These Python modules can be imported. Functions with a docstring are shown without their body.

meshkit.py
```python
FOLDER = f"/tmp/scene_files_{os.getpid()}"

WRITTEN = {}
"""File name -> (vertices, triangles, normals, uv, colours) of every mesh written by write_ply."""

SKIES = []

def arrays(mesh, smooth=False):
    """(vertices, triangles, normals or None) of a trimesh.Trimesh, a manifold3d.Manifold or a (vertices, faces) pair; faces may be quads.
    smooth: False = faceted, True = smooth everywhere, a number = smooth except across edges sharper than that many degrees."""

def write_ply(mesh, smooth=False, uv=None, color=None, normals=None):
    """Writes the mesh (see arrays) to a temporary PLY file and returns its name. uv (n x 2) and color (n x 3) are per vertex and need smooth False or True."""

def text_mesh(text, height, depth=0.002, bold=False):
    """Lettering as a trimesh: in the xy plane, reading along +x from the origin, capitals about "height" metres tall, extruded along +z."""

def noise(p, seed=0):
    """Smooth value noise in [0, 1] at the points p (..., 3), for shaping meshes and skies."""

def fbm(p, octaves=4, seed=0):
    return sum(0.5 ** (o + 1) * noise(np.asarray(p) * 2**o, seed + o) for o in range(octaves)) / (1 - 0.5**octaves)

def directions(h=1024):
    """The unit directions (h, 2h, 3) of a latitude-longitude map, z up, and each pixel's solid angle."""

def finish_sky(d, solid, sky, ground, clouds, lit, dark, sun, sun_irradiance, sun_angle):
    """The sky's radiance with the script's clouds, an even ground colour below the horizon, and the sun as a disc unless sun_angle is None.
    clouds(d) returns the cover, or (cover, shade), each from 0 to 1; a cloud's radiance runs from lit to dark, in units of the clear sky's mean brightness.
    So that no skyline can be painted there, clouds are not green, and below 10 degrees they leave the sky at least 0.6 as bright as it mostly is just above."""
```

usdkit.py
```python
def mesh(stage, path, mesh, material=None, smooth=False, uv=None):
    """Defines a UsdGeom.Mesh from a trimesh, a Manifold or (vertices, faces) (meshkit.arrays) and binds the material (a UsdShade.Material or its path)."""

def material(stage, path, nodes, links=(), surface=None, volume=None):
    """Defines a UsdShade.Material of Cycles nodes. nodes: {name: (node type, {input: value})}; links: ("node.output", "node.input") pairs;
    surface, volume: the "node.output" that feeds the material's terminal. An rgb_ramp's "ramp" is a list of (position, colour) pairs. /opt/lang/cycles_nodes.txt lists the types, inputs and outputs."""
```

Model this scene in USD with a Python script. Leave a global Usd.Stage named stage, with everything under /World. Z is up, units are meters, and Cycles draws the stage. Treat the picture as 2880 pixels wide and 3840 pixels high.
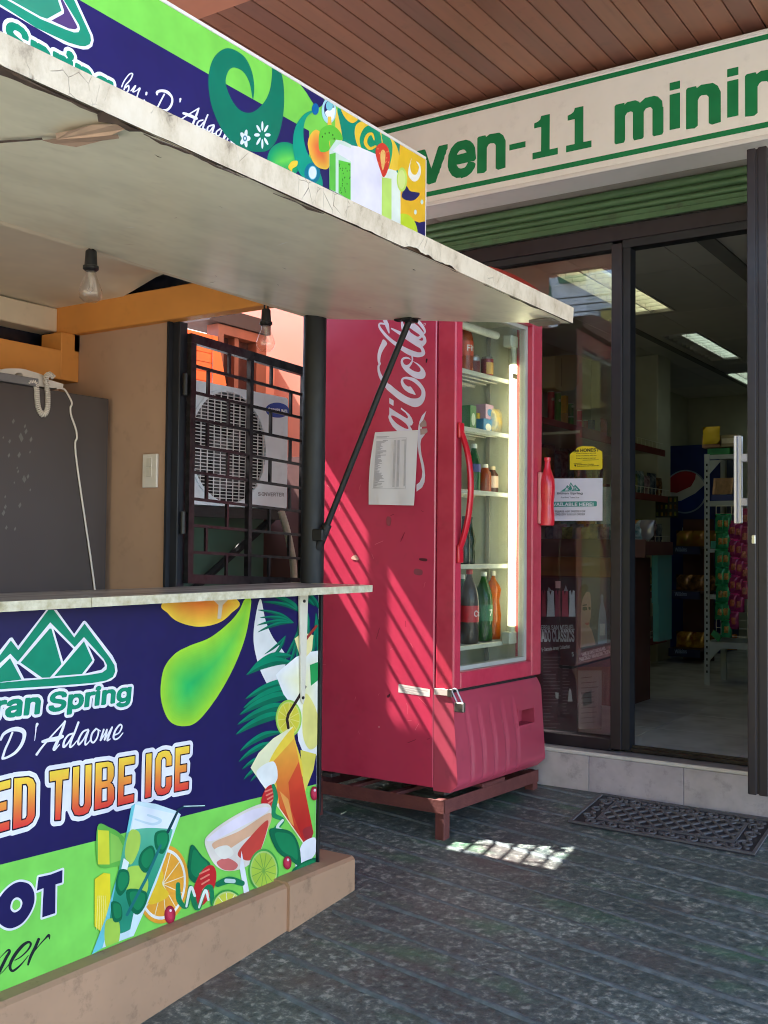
import math, random, numpy as np, trimesh, usdkit, meshkit
from pxr import Usd, UsdGeom, UsdLux, UsdShade, Gf, Sdf, Vt
from shapely.geometry import Polygon, LineString, Point, box as sbox, MultiPolygon
from shapely.ops import unary_union
from shapely import affinity
random.seed(7); RNG = np.random.default_rng(7)
stage = Usd.Stage.CreateInMemory()
UsdGeom.SetStageUpAxis(stage, 'Z'); UsdGeom.SetStageMetersPerUnit(stage, 1.0)
UsdGeom.Xform.Define(stage, '/World'); UsdGeom.Scope.Define(stage, '/World/Looks')

# ------------------------------------------------------------------ camera, sky, sun, exposure
CAM = np.array([0, 0, 1.2]); YAW, PITCH, ROLL = np.radians([33.501, 1.877, .555]); FPX = 3957.2; SPX = 2880 / 1659
def _rot():
    cy, sy = math.cos(YAW), math.sin(YAW)
    f = np.array([-sy * math.cos(PITCH), cy * math.cos(PITCH), math.sin(PITCH)]); r = np.array([cy, sy, 0]); u = np.cross(r, f)
    return np.array([math.cos(ROLL) * r + math.sin(ROLL) * u, -math.sin(ROLL) * r + math.cos(ROLL) * u, f])
ROT = _rot()
cam = UsdGeom.Camera.Define(stage, '/World/camera')
cam.CreateHorizontalApertureAttr(24.0); cam.CreateVerticalApertureAttr(32.0); cam.CreateFocalLengthAttr(24.0 * FPX / 2880)
cam.CreateClippingRangeAttr((0.05, 2000.0))
m = np.eye(4); m[0, :3], m[1, :3], m[2, :3], m[3, :3] = ROT[0], ROT[1], -ROT[2], CAM
UsdGeom.Xformable(cam).AddTransformOp().Set(Gf.Matrix4d(m.tolist()))
EXPOSURE = 2.35
cam.CreateExposureAttr(EXPOSURE)
SUN = np.array([-1.0, -.25, 1.37]); SUN /= np.linalg.norm(SUN)          # direction towards the sun
usdkit.material(stage, '/World/Looks/sky', {
    'sky': ('sky_texture', {'sky_type': 'single_scattering', 'sun_disc': False, 'sun_elevation': math.asin(SUN[2]), 'sun_rotation': math.atan2(SUN[0], SUN[1])}),
    'bg': ('background_shader', {'strength': 0.15})}, [('sky.color', 'bg.color')], surface='bg.background')
dome = UsdLux.DomeLight.Define(stage, '/World/sky'); dome.CreateIntensityAttr(1.0)
UsdShade.MaterialBindingAPI.Apply(dome.GetPrim()).Bind(UsdShade.Material.Get(stage, '/World/Looks/sky'))
sun = UsdLux.DistantLight.Define(stage, '/World/sun'); sun.CreateIntensityAttr(1.25); sun.CreateAngleAttr(0.5); sun.CreateNormalizeAttr(True)
sun.CreateColorAttr(Gf.Vec3f(1.0, .95, .87))
zx = SUN; xx = np.cross([0, 0, 1], zx); xx /= np.linalg.norm(xx); yx = np.cross(zx, xx)
m = np.eye(4); m[0, :3], m[1, :3], m[2, :3] = xx, yx, zx
UsdGeom.Xformable(sun).AddTransformOp().Set(Gf.Matrix4d(m.tolist()))

# ------------------------------------------------------------------ helpers
def ray(px, py):
    x, y = px * SPX, py * SPX
    return ROT.T @ np.array([(x - 1440) / FPX, -(y - 1920) / FPX, 1.0])
def on(ax, val, px, py):
    d = ray(px, py); return CAM + (val - CAM[ax]) / d[ax] * d
ox = lambda v, px, py: on(0, v, px, py)
oy = lambda v, px, py: on(1, v, px, py)
oz = lambda v, px, py: on(2, v, px, py)
def opl(n, d, px, py):
    n = np.array(n, float); r = ray(px, py); return CAM + (d - n @ CAM) / (n @ r) * r
GS = .10
ground_z = lambda y: GS * (y - 4.95)
og = lambda px, py: opl((0, -GS, 1), -GS * 4.95, px, py)
def lin(c):
    c = np.asarray(c, float) / 255.0
    return np.where(c <= .04045, c / 12.92, ((c + .055) / 1.055) ** 2.4)
BASE, NAMES = {'/World': np.zeros(3)}, {}
def numbered(parent, name):
    k = NAMES.get((parent, name), -1) + 1; NAMES[(parent, name)] = k
    return f'{parent}/{name}' + (f'_{k:03d}' if k else '')
def tag(prim, label=None, cat=None, group=None, kind=None):
    for k, v in (('label', label), ('category', cat), ('group', group), ('kind', kind)):
        if v: prim.SetCustomDataByKey(k, v)
    return prim
def thing(name, label, cat, base=(0, 0, 0), group=None, kind=None):
    p = numbered('/World', name); x = UsdGeom.Xform.Define(stage, p)
    x.AddTranslateOp().Set(Gf.Vec3d(*map(float, base))); BASE[p] = np.array(base, float)
    tag(x.GetPrim(), label, cat, group, kind); return p
def dup(src, name, label, loc, rotz=0, group=None, scale=None):
    p = numbered('/World', name); x = UsdGeom.Xform.Define(stage, p)
    x.GetPrim().GetReferences().AddInternalReference(src)
    x.ClearXformOpOrder()
    x.AddTranslateOp().Set(Gf.Vec3d(*map(float, loc)))
    if rotz: x.AddRotateZOp().Set(rotz)
    tag(x.GetPrim(), label, None, group); x.GetPrim().SetInstanceable(True); return p
def arr(mesh):
    if hasattr(mesh, 'to_mesh'):
        mm = mesh.to_mesh(); return np.array(mm.vert_properties[:, :3], float), np.array(mm.tri_verts)
    if isinstance(mesh, (tuple, list)):
        v, f = np.asarray(mesh[0], float), np.asarray(mesh[1], int)
        if f.shape[1] == 4: f = np.vstack([f[:, [0, 1, 2]], f[:, [0, 2, 3]]])
        return v, f
    return np.array(mesh.vertices, float), np.array(mesh.faces)
def put(name, mesh, material, parent='/World', smooth=False, ink=None, label=None, cat=None, group=None, kind=None):
    p = numbered(parent, name)
    base = BASE[parent]; BASE[p] = base
    v, f = arr(mesh)
    g = usdkit.mesh(stage, p, trimesh.Trimesh(v - base, f, process=False), material, smooth=smooth)
    if ink is not None:
        UsdGeom.PrimvarsAPI(g).CreatePrimvar('ink', Sdf.ValueTypeNames.Color3fArray, 'vertex').Set(Vt.Vec3fArray.FromNumpy(np.asarray(ink, np.float32)))
    tag(g.GetPrim(), label, cat, group, kind); return p
def top(name, mesh, material, label, cat, group=None, smooth=False):     # a thing that is one mesh
    return put(name, mesh, material, '/World', smooth, label=label, cat=cat, group=group)
def cat(*ms):
    V, F, n = [], [], 0
    for q in ms:
        v, f = arr(q); V.append(v); F.append(f + n); n += len(v)
    return np.vstack(V), np.vstack(F)
def bx(x0, x1, y0, y1, z0, z1, b=0.0):
    x0, x1 = min(x0, x1), max(x0, x1); y0, y1 = min(y0, y1), max(y0, y1); z0, z1 = min(z0, z1), max(z0, z1)
    if not b:
        t = trimesh.creation.box((x1 - x0, y1 - y0, z1 - z0)); t.apply_translation(((x0 + x1) / 2, (y0 + y1) / 2, (z0 + z1) / 2)); return t
    b = min(b, (x1 - x0) * .45, (y1 - y0) * .45, (z1 - z0) * .45); pts = []
    for i in (0, 1):
        for j in (0, 1):
            for k in (0, 1):
                c = np.array([(x0, x1)[i], (y0, y1)[j], (z0, z1)[k]]); s = np.array([1 - 2 * i, 1 - 2 * j, 1 - 2 * k]) * b
                for a in range(3):
                    q = c + s; q[a] = c[a]; pts.append(q)
                if b > .004: pts.append(c + s * .42)
    return trimesh.convex.convex_hull(np.array(pts))
def hull(pts): return trimesh.convex.convex_hull(np.asarray(pts, float))
def quad(a, b, c, d): return np.array([a, b, c, d], float), np.array([[0, 1, 2], [0, 2, 3]])
def tube(pts, r, n=8, caps=True):
    pts = np.asarray(pts, float); k = len(pts); r = np.broadcast_to(r, k)
    t = np.gradient(pts, axis=0); t /= np.linalg.norm(t, axis=1, keepdims=True) + 1e-12
    ref = np.array([0, 0, 1.0]) if abs(t[0][2]) < .9 else np.array([1.0, 0, 0])
    u = np.cross(t[0], ref); u /= np.linalg.norm(u); V = []
    for i in range(k):
        u = u - (u @ t[i]) * t[i]; u /= np.linalg.norm(u) + 1e-12; w = np.cross(t[i], u)
        a = np.arange(n) / n * 2 * math.pi
        V.append(pts[i] + r[i] * (np.cos(a)[:, None] * u + np.sin(a)[:, None] * w))
    V = np.vstack(V); F = []
    for i in range(k - 1):
        for j in range(n):
            a, b = i * n + j, i * n + (j + 1) % n; F += [[a, b, b + n], [a, b + n, a + n]]
    if caps:
        for i, s in ((0, -1), (k - 1, 1)):
            c = len(V); V = np.vstack([V, pts[i]])
            for j in range(n):
                a, b = i * n + j, i * n + (j + 1) % n; F.append([c, a, b] if s > 0 else [c, b, a])
    return V, np.array(F)
def lathe(prof, c, n=20):
    prof = np.asarray(prof, float); a = np.arange(n) / n * 2 * math.pi
    V = np.vstack([np.stack([c[0] + r * np.cos(a), c[1] + r * np.sin(a), np.full(n, c[2] + z)], 1) for r, z in prof]); F = []
    for i in range(len(prof) - 1):
        for j in range(n):
            p, q = i * n + j, i * n + (j + 1) % n; F += [[p, q, q + n], [p, q + n, p + n]]
    return V, np.array(F)
def cyl(a, b, r, n=12): return tube([a, b], r, n)
def spline(pts, closed=False, k=8):
    p = np.asarray(pts, float); n = len(p); out = []
    for i in range(n if closed else n - 1):
        g = (lambda q: p[q % n]) if closed else (lambda q: p[min(max(q, 0), n - 1)])
        a, b, c, d = g(i - 1), g(i), g(i + 1), g(i + 2)
        for t in np.arange(k) / k:
            out.append(.5 * (2 * b + (c - a) * t + (2 * a - 5 * b + 4 * c - d) * t * t + (3 * b - a - 3 * c + d) * t ** 3))
    if not closed: out.append(p[-1])
    return np.array(out)
def polys(g):
    if g.is_empty: return []
    return [q for q in getattr(g, 'geoms', [g]) if isinstance(q, Polygon) and q.area > 1e-10]
def tri2(g):
    V, F, n = [], [], 0
    for q in polys(g):
        v, f = trimesh.creation.triangulate_polygon(q, engine='earcut')
        if len(f): V.append(v); F.append(f + n); n += len(v)
    return (np.vstack(V), np.vstack(F)) if V else (np.zeros((0, 2)), np.zeros((0, 3), int))
def prism(g, o, U, V, N, d):
    """a flat outline given in the plane's own metres, thickened by d along N"""
    o, U, V, N = (np.asarray(q, float) for q in (o, U, V, N)); ms = []
    for q in polys(g):
        t = trimesh.creation.extrude_polygon(q, abs(d), engine='earcut'); p = np.array(t.vertices)
        ms.append((o + p[:, :1] * U + p[:, 1:2] * V + p[:, 2:] * N * np.sign(d), np.array(t.faces)))
    return cat(*ms)
def pillow(w, h, d, c, yaw=0, lean=0, n=6, seed=0):
    """a filled foil bag: two puffed faces sealed at the rim, crimped ends"""
    u, v = np.meshgrid(np.linspace(-1, 1, n), np.linspace(-1, 1, n)); r = np.random.default_rng(seed)
    puff = np.maximum(0, (1 - u ** 4) * (1 - v ** 4)) ** .6 * (1 + .13 * r.standard_normal(u.shape) * (abs(u) < .95) * (abs(v) < .95))
    wv = u * w / 2 * (1 - .06 * (1 - v ** 2)); P = []
    for s in (-1, 1): P.append(np.stack([wv.ravel(), (s * puff * d / 2).ravel(), ((v + 1) * h / 2).ravel()], 1))
    V = np.vstack(P); F = []
    for s in (0, 1):
        for i in range(n - 1):
            for j in range(n - 1):
                a = s * n * n + i * n + j; q = [[a, a + 1, a + n + 1], [a, a + n + 1, a + n]]; F += q if s else [x[::-1] for x in q]
    cl, sl = math.cos(lean), math.sin(lean); V = V @ np.array([[1, 0, 0], [0, cl, -sl], [0, sl, cl]]).T
    cy, sy = math.cos(yaw), math.sin(yaw); V = V @ np.array([[cy, -sy, 0], [sy, cy, 0], [0, 0, 1]]).T
    return V + np.asarray(c), np.array(F)

# ------------------------------------------------------------------ materials
MATS = {}
def mat(key, c, rough=.5, metal=0.0, var=.12, scale=6.0, bump=0.0, bscale=60.0, spec=.5, c2=None, stretch=(1, 1, 1), coat=0.0, dirt=0.0, crough=.05):
    if key in MATS: return MATS[key]
    a = lin(c); lo, hi = a * (1 - var), np.minimum(a * (1 + var), .92)
    if c2 is not None: hi = lin(c2)
    nd = {'t': ('texture_coordinate', {}), 'mp': ('mapping', {'scale': tuple(scale * q for q in stretch)}),
          'n': ('noise_texture', {'scale': 1.0, 'detail': 5, 'roughness': .6}), 'r': ('rgb_ramp', {'ramp': [(.3, lo), (.7, hi)]}),
          'p': ('principled_bsdf', {'roughness': rough, 'metallic': metal, 'specular_ior_level': spec, 'coat_weight': coat, 'coat_roughness': crough})}
    ln = [('t.object', 'mp.vector'), ('mp.vector', 'n.vector'), ('n.fac', 'r.fac')]
    src = 'r.color'
    if dirt:
        nd['n3'] = ('noise_texture', {'scale': 11.0, 'detail': 8, 'roughness': .72}); nd['r3'] = ('rgb_ramp', {'ramp': [(.55, (0, 0, 0)), (.74, (dirt,) * 3)]})
        nd['bw'] = ('rgb_to_bw', {}); nd['mx'] = ('mix', {'color2': tuple(lin((62, 54, 46)))})
        ln += [('t.object', 'n3.vector'), ('n3.fac', 'r3.fac'), ('r3.color', 'bw.color'), ('bw.val', 'mx.fac'), (src, 'mx.color1')]; src = 'mx.color'
    ln.append((src, 'p.base_color'))
    nd['mr'] = ('map_range', {'from_min': .3, 'from_max': .7, 'to_min': max(rough - .08, .02), 'to_max': min(rough + .1, 1)}); ln += [('n.fac', 'mr.value'), ('mr.result', 'p.roughness')]
    if bump:
        nd['n2'] = ('noise_texture', {'scale': bscale, 'detail': 6, 'roughness': .65}); nd['b'] = ('bump', {'strength': min(bump, 1), 'distance': .004 * max(1, bump)})
        ln += [('t.object', 'n2.vector'), ('n2.fac', 'b.height'), ('b.normal', 'p.normal')]
    MATS[key] = usdkit.material(stage, '/World/Looks/' + key, nd, ln, surface='p.BSDF'); return MATS[key]
def emit(key, c, s):
    if key not in MATS:
        MATS[key] = usdkit.material(stage, '/World/Looks/' + key, {'e': ('emission', {'color': tuple(lin(c)), 'strength': s})}, [], surface='e.emission')
    return MATS[key]
def _gloss(lo=.04):
    """share reflected by a clear face, the same from both of its sides"""
    return ({'lw': ('layer_weight', {'blend': .5}), 'pw': ('math', {'math_type': 'power', 'value2': 5.0}), 'f': ('math', {'math_type': 'multiply_add', 'value2': .9, 'value3': lo})},
            [('lw.facing', 'pw.value1'), ('pw.value', 'f.value1')])
def pane(key, tint=(1, 1, 1), ior=1.5, smear=0.0):
    if key not in MATS:
        nd, ln = _gloss(((ior - 1) / (ior + 1)) ** 2)
        nd.update({'t': ('transparent_bsdf', {'color': tint}), 'g': ('glossy_bsdf', {'color': (1, 1, 1), 'roughness': .012}), 'm': ('mix_closure', {})})
        ln += [('f.value', 'm.fac'), ('t.BSDF', 'm.closure1'), ('g.BSDF', 'm.closure2')]; out = 'm.closure'
        if smear:
            nd.update({'tc': ('texture_coordinate', {}), 'n': ('noise_texture', {'scale': 5.0, 'detail': 9, 'roughness': .75}), 'mr': ('map_range', {'from_min': .45, 'from_max': .8, 'to_min': 0.0, 'to_max': smear, 'clamp': True}),
                       'd': ('diffuse_bsdf', {'color': (.6, .6, .58)}), 'm2': ('mix_closure', {})})
            ln += [('tc.object', 'n.vector'), ('n.fac', 'mr.value'), ('mr.result', 'm2.fac'), ('m.closure', 'm2.closure1'), ('d.BSDF', 'm2.closure2')]; out = 'm2.closure'
        MATS[key] = usdkit.material(stage, '/World/Looks/' + key, nd, ln, surface=out)
    return MATS[key]
def liquid(key, c, dens=.5):
    """clear coloured plastic or drink: mostly tinted see-through with a glossy skin"""
    if key not in MATS:
        nd, ln = _gloss(.03); q = tuple(lin(c))
        nd.update({'t': ('transparent_bsdf', {'color': q}), 'd': ('translucent_bsdf', {'color': q}), 'df': ('diffuse_bsdf', {'color': q}), 'm0': ('mix_closure', {'fac': .5}), 'm1': ('mix_closure', {'fac': dens}), 'g': ('glossy_bsdf', {'color': (1, 1, 1), 'roughness': .05}), 'm': ('mix_closure', {})})
        ln += [('d.BSDF', 'm0.closure1'), ('df.BSDF', 'm0.closure2'), ('t.BSDF', 'm1.closure1'), ('m0.closure', 'm1.closure2'), ('f.value', 'm.fac'), ('m1.closure', 'm.closure1'), ('g.BSDF', 'm.closure2')]
        MATS[key] = usdkit.material(stage, '/World/Looks/' + key, nd, ln, surface='m.closure')
    return MATS[key]
def ink_mat(key, rough):
    if key not in MATS:
        MATS[key] = usdkit.material(stage, '/World/Looks/' + key, {'a': ('attribute', {'attribute': 'ink'}), 't': ('texture_coordinate', {}), 'n': ('noise_texture', {'scale': 9.0, 'detail': 6}),
            'r': ('map_range', {'from_min': .3, 'from_max': .7, 'to_min': .86, 'to_max': 1.06}), 'c': ('combine_color', {}), 'x': ('mix', {'mix_type': 'multiply', 'fac': 1.0}),
            'n2': ('noise_texture', {'scale': 6.0, 'detail': 3}), 'b': ('bump', {'strength': .35, 'distance': .006}), 'p': ('principled_bsdf', {'roughness': rough, 'specular_ior_level': .3})},
            [('t.object', 'n.vector'), ('n.fac', 'r.value'), ('r.result', 'c.r'), ('r.result', 'c.g'), ('r.result', 'c.b'), ('a.color', 'x.color1'), ('c.color', 'x.color2'), ('x.color', 'p.base_color'), ('t.object', 'n2.vector'), ('n2.fac', 'b.height'), ('b.normal', 'p.normal')], surface='p.BSDF')
    return MATS[key]
INK = ink_mat('printed_ink', .38); INKM = ink_mat('matt_ink', .7)

# ------------------------------------------------------------------ flat print on a plane
class Sheet:
    """print laid on a plane with axes U, V and outward normal N; pixel outlines are cast on to the plane, so shapes live in metres on the object"""
    def __init__(s, parent, o, U, V, N, cast, step=.00003, mat=None):
        s.parent, s.o, s.U, s.V, s.N, s.cast, s.off, s.step, s.mat = parent, np.asarray(o, float), np.asarray(U, float), np.asarray(V, float), np.asarray(N, float), cast, step, step, mat or INK
        s.clip = None
    def uv(s, p):
        d = s.cast(*p) - s.o; return np.array([d @ s.U, d @ s.V])
    def poly(s, pts, smooth=False, f=None, k=8):
        pts = [tuple(p) for p in pts]
        if smooth: pts = spline(pts, True, k)
        g = Polygon([s.uv(f(*p) if f else p) for p in pts])
        return g if g.is_valid else g.buffer(0)
    def stroke(s, pts, w, f=None, smooth=True, k=6):
        """brush stroke in pixel space: w one width or one per point"""
        pts = np.asarray(pts, float); w = np.broadcast_to(np.asarray(w, float), len(pts))
        q = spline(np.column_stack([pts, w]), False, k) if smooth and len(pts) > 2 else np.column_stack([pts, w])
        parts = []
        for a, b in zip(q[:-1], q[1:]):
            parts.append(unary_union([Point(a[:2]).buffer(max(a[2], .1) / 2, 6), Point(b[:2]).buffer(max(b[2], .1) / 2, 6)]).convex_hull)
        g = unary_union(parts)
        conv = lambda ring: [s.uv(f(*p) if f else p) for p in ring.coords]
        return unary_union([Polygon(conv(q.exterior), [conv(i) for i in q.interiors]).buffer(0) for q in polys(g)])
    def text(s, string, bl, br, cap, f=None, bold=0.0, shear=0.0, wscale=None):
        """lettering whose base line runs from pixel bl to pixel br; cap: pixel at the cap height above bl"""
        g = glyphs(string); x0, _, x1, _ = g.bounds
        a, b, c = (s.uv(f(*p) if f else p) for p in (bl, br, cap))
        h = np.linalg.norm(c - a); e = (b - a) / (x1 - x0); n = np.array([-e[1], e[0]]); n /= np.linalg.norm(n)
        if bold: g = g.buffer(bold)
        return affinity.affine_transform(g, [e[0], n[0] * h + e[0] * shear, e[1], n[1] * h + e[1] * shear, a[0] - x0 * e[0], a[1] - x0 * e[1]])
    def fit(s, g, quadpx, f=None):
        """a unit-box outline stretched on to four pixels: bottom left, bottom right, top right, top left"""
        A = [s.uv(f(*p) if f else p) for p in quadpx]
        mp = lambda x, y: (1 - x) * (1 - y) * A[0] + x * (1 - y) * A[1] + x * y * A[2] + (1 - x) * y * A[3]
        return unary_union([Polygon([mp(*p) for p in q.exterior.coords], [[mp(*p) for p in i.coords] for i in q.interiors]).buffer(0) for q in polys(g)])
    def add(s, name, items, label=None):
        """items: (outline, colour) or (outline, function of uv) laid one over the other as one print"""
        V, F, C, n = [], [], [], 0
        for g, c in items:
            if s.clip is not None: g = g.intersection(s.clip)
            if callable(c):
                x0, y0, x1, y1 = g.bounds if not g.is_empty else (0, 0, 0, 0); bands = [g.intersection(sbox(x0 - 1, y0 + (y1 - y0) * i / 7, x1 + 1, y0 + (y1 - y0) * (i + 1) / 7)) for i in range(7)]
            else: bands = [g]
            for q in bands:
                v, f = tri2(q)
                if not len(f): continue
                V.append(s.o + v[:, :1] * s.U + v[:, 1:] * s.V + s.N * s.off); F.append(f + n); n += len(v)
                C.append(np.array([lin(c(*p)) for p in v]) if callable(c) else np.tile(lin(c), (len(v), 1)))
            s.off += s.step
        if not V: return
        V, F = np.vstack(V), np.vstack(F)
        t = np.cross(V[F[:, 1]] - V[F[:, 0]], V[F[:, 2]] - V[F[:, 0]]) @ s.N; F[t < 0] = F[t < 0][:, ::-1]
        C = np.vstack(C); used = np.unique(F); back = np.zeros(len(V), int); back[used] = np.arange(len(used))
        return put(name, (V[used], back[F]), s.mat, s.parent, ink=C[used], label=label)
    def rings(s, g, c0, c1, n=16):
        """an outline shaded in n steps from rim c0 to heart c1"""
        n = max(n, 16) if g.area > .004 else n; w = math.sqrt(g.area) * .42; out = []
        for k in range(n):
            q = g.buffer(-w * k / n)
            if q.is_empty: break
            t = k / (n - 1); out.append((q, tuple(np.asarray(c0) * (1 - t) + np.asarray(c1) * t)))
        return out
_G = {}
def glyphs(string):
    """outline of a string, capitals one unit tall, from the renderer's lettering"""
    if string not in _G:
        t = meshkit.text_mesh(string, 1.0, depth=.1, bold=True); v = np.array(t.vertices); f = np.array(t.faces)
        f = f[(v[f][:, :, 2] > .05).all(1)]
        _G[string] = unary_union([Polygon(v[q][:, :2]).buffer(1e-5) for q in f]).simplify(.012)
    return _G[string]
def bar(*segs, w=.26):
    return unary_union([LineString(q).buffer(w / 2, cap_style=2, join_style=2) for q in segs])
def frame(x, y, s): return lambda a, b: (x + a * s, y + b * s)
FA, FB, FC = frame(0, 1209.7, .4531), frame(460.8, 86.4, .3125), frame(0, 0, .5)
F1, F2, F3, F4, F5, F6, F7, F8 = frame(794.9, 679.7, .09116), frame(794.9, 864.1, .09899), frame(0, 1463.1, .17361), frame(0, 1301.8, .17361), frame(0, 1589.9, .26042), frame(0, 1843.3, .13543), frame(241.9, 144.0, .17361), frame(0, 0, .15625)
Z3 = frame(1140.6, 748.8, .18055); Z4 = frame(1140.6, 1094.5, .18055)

# ------------------------------------------------------------------ the setting: street, deck, house across the road
def floor_mat():
    nd = {'t': ('geometry', {}), 'm1': ('mapping', {'scale': (33, 36, 33)}), 'n1': ('noise_texture', {'scale': 1.0, 'detail': 7, 'roughness': .7, 'distortion': .15}),
          'r1': ('rgb_ramp', {'ramp': [(.0, lin((52, 62, 63))), (.41, lin((73, 85, 84))), (.50, lin((95, 106, 103))), (.56, lin((126, 134, 128))), (.62, lin((178, 180, 170)))]}),
          'm2': ('mapping', {'scale': (1.1, 1.8, 1.0)}), 'n2': ('noise_texture', {'scale': 1.3, 'detail': 4}), 'r2': ('rgb_ramp', {'ramp': [(.40, (0, 0, 0)), (.6, (1, 1, 1))]}), 'b2': ('rgb_to_bw', {}),
          'x1': ('mix', {'color2': tuple(lin((56, 67, 69)))}),
          'm3': ('mapping', {'location': (4.3, 1.2, 0), 'scale': (1.6, 2.6, 1.0)}), 'n3': ('noise_texture', {'scale': 1.0, 'detail': 3}), 'r3': ('rgb_ramp', {'ramp': [(.54, (0, 0, 0)), (.7, (.6, .6, .6))]}), 'b3': ('rgb_to_bw', {}),
          'x2': ('mix', {'color2': tuple(lin((96, 78, 76)))}),
          'm4': ('mapping', {'location': (9.3, 3.2, 0), 'scale': (2.0, 5.0, 1.0)}), 'n4': ('noise_texture', {'scale': 1.0, 'detail': 5}), 'r4': ('rgb_ramp', {'ramp': [(.56, (0, 0, 0)), (.72, (.7, .7, .7))]}), 'b4': ('rgb_to_bw', {}),
          'x3': ('mix', {'color2': tuple(lin((64, 118, 82)))}),
          'mr': ('map_range', {'from_min': .35, 'from_max': .65, 'to_min': .30, 'to_max': .58}), 'bp': ('bump', {'strength': .8, 'distance': .006}), 'p': ('principled_bsdf', {'specular_ior_level': .5})}
    ln = [('t.position', 'm1.vector'), ('m1.vector', 'n1.vector'), ('n1.fac', 'r1.fac'), ('t.position', 'm2.vector'), ('m2.vector', 'n2.vector'), ('n2.fac', 'r2.fac'), ('r2.color', 'b2.color'), ('b2.val', 'x1.fac'), ('r1.color', 'x1.color1'),
          ('t.position', 'm3.vector'), ('m3.vector', 'n3.vector'), ('n3.fac', 'r3.fac'), ('r3.color', 'b3.color'), ('b3.val', 'x2.fac'), ('x1.color', 'x2.color1'),
          ('t.position', 'm4.vector'), ('m4.vector', 'n4.vector'), ('n4.fac', 'r4.fac'), ('r4.color', 'b4.color'), ('b4.val', 'x3.fac'), ('x2.color', 'x3.color1'), ('x3.color', 'p.base_color'),
          ('n1.fac', 'mr.value'), ('mr.result', 'p.roughness'), ('n1.fac', 'bp.height'), ('bp.normal', 'p.normal')]
    # the second noise only dims part of the flecks
    nd['r2'][1]['ramp'] = [(.35, (0, 0, 0)), (.62, (.55, .55, .55))]
    return usdkit.material(stage, '/World/Looks/painted_deck', nd, ln, surface='p.BSDF')
DECK = floor_mat()
def S(name, mesh, m, parent='/World', **k):
    p = put(name, mesh, m, parent, **k)
    if parent == '/World': tag(stage.GetPrimAtPath(p), kind='structure')
    return p
S('street', (np.array([[-150, -150, -.66], [150, -150, -.66], [150, 150, -.66], [-150, 150, -.66]], float), np.array([[0, 1, 2], [0, 2, 3]])), mat('street_concrete', (150, 146, 138), .85, var=.15, scale=.8))
nx, ny = 40, 60
gx, gy = np.meshgrid(np.linspace(-4.3, 3.2, nx), np.linspace(-1.3, 4.95, ny)); gz = ground_z(gy) + .004 * (meshkit.noise(np.stack([gx * 2.1, gy * 3.1, gx * 0], -1), 3) - .5)
V = np.stack([gx.ravel(), gy.ravel(), gz.ravel()], 1); F = np.array([[j * nx + i, j * nx + i + 1, (j + 1) * nx + i + 1, (j + 1) * nx + i] for j in range(ny - 1) for i in range(nx - 1)])
skirt = [hull([(x, y, z) for x in (a, b) for y in (c, d) for z in (-.9, ground_z(c) - .004)]) for a, b, c, d in ((-4.3, 3.2, -1.3, -1.28), (3.18, 3.2, -1.28, 4.9))]
deck = S('floor', cat((V, F), *skirt), DECK, smooth=False)
ys = [4.86, 4.72, 4.57, 4.42, 4.27, 4.11, 3.95, 3.80, 3.65, 3.50, 3.345, 3.185, 3.01, 2.83, 2.645, 2.46, 2.27, 2.08, 1.89, 1.70, 1.51, 1.32]
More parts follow.
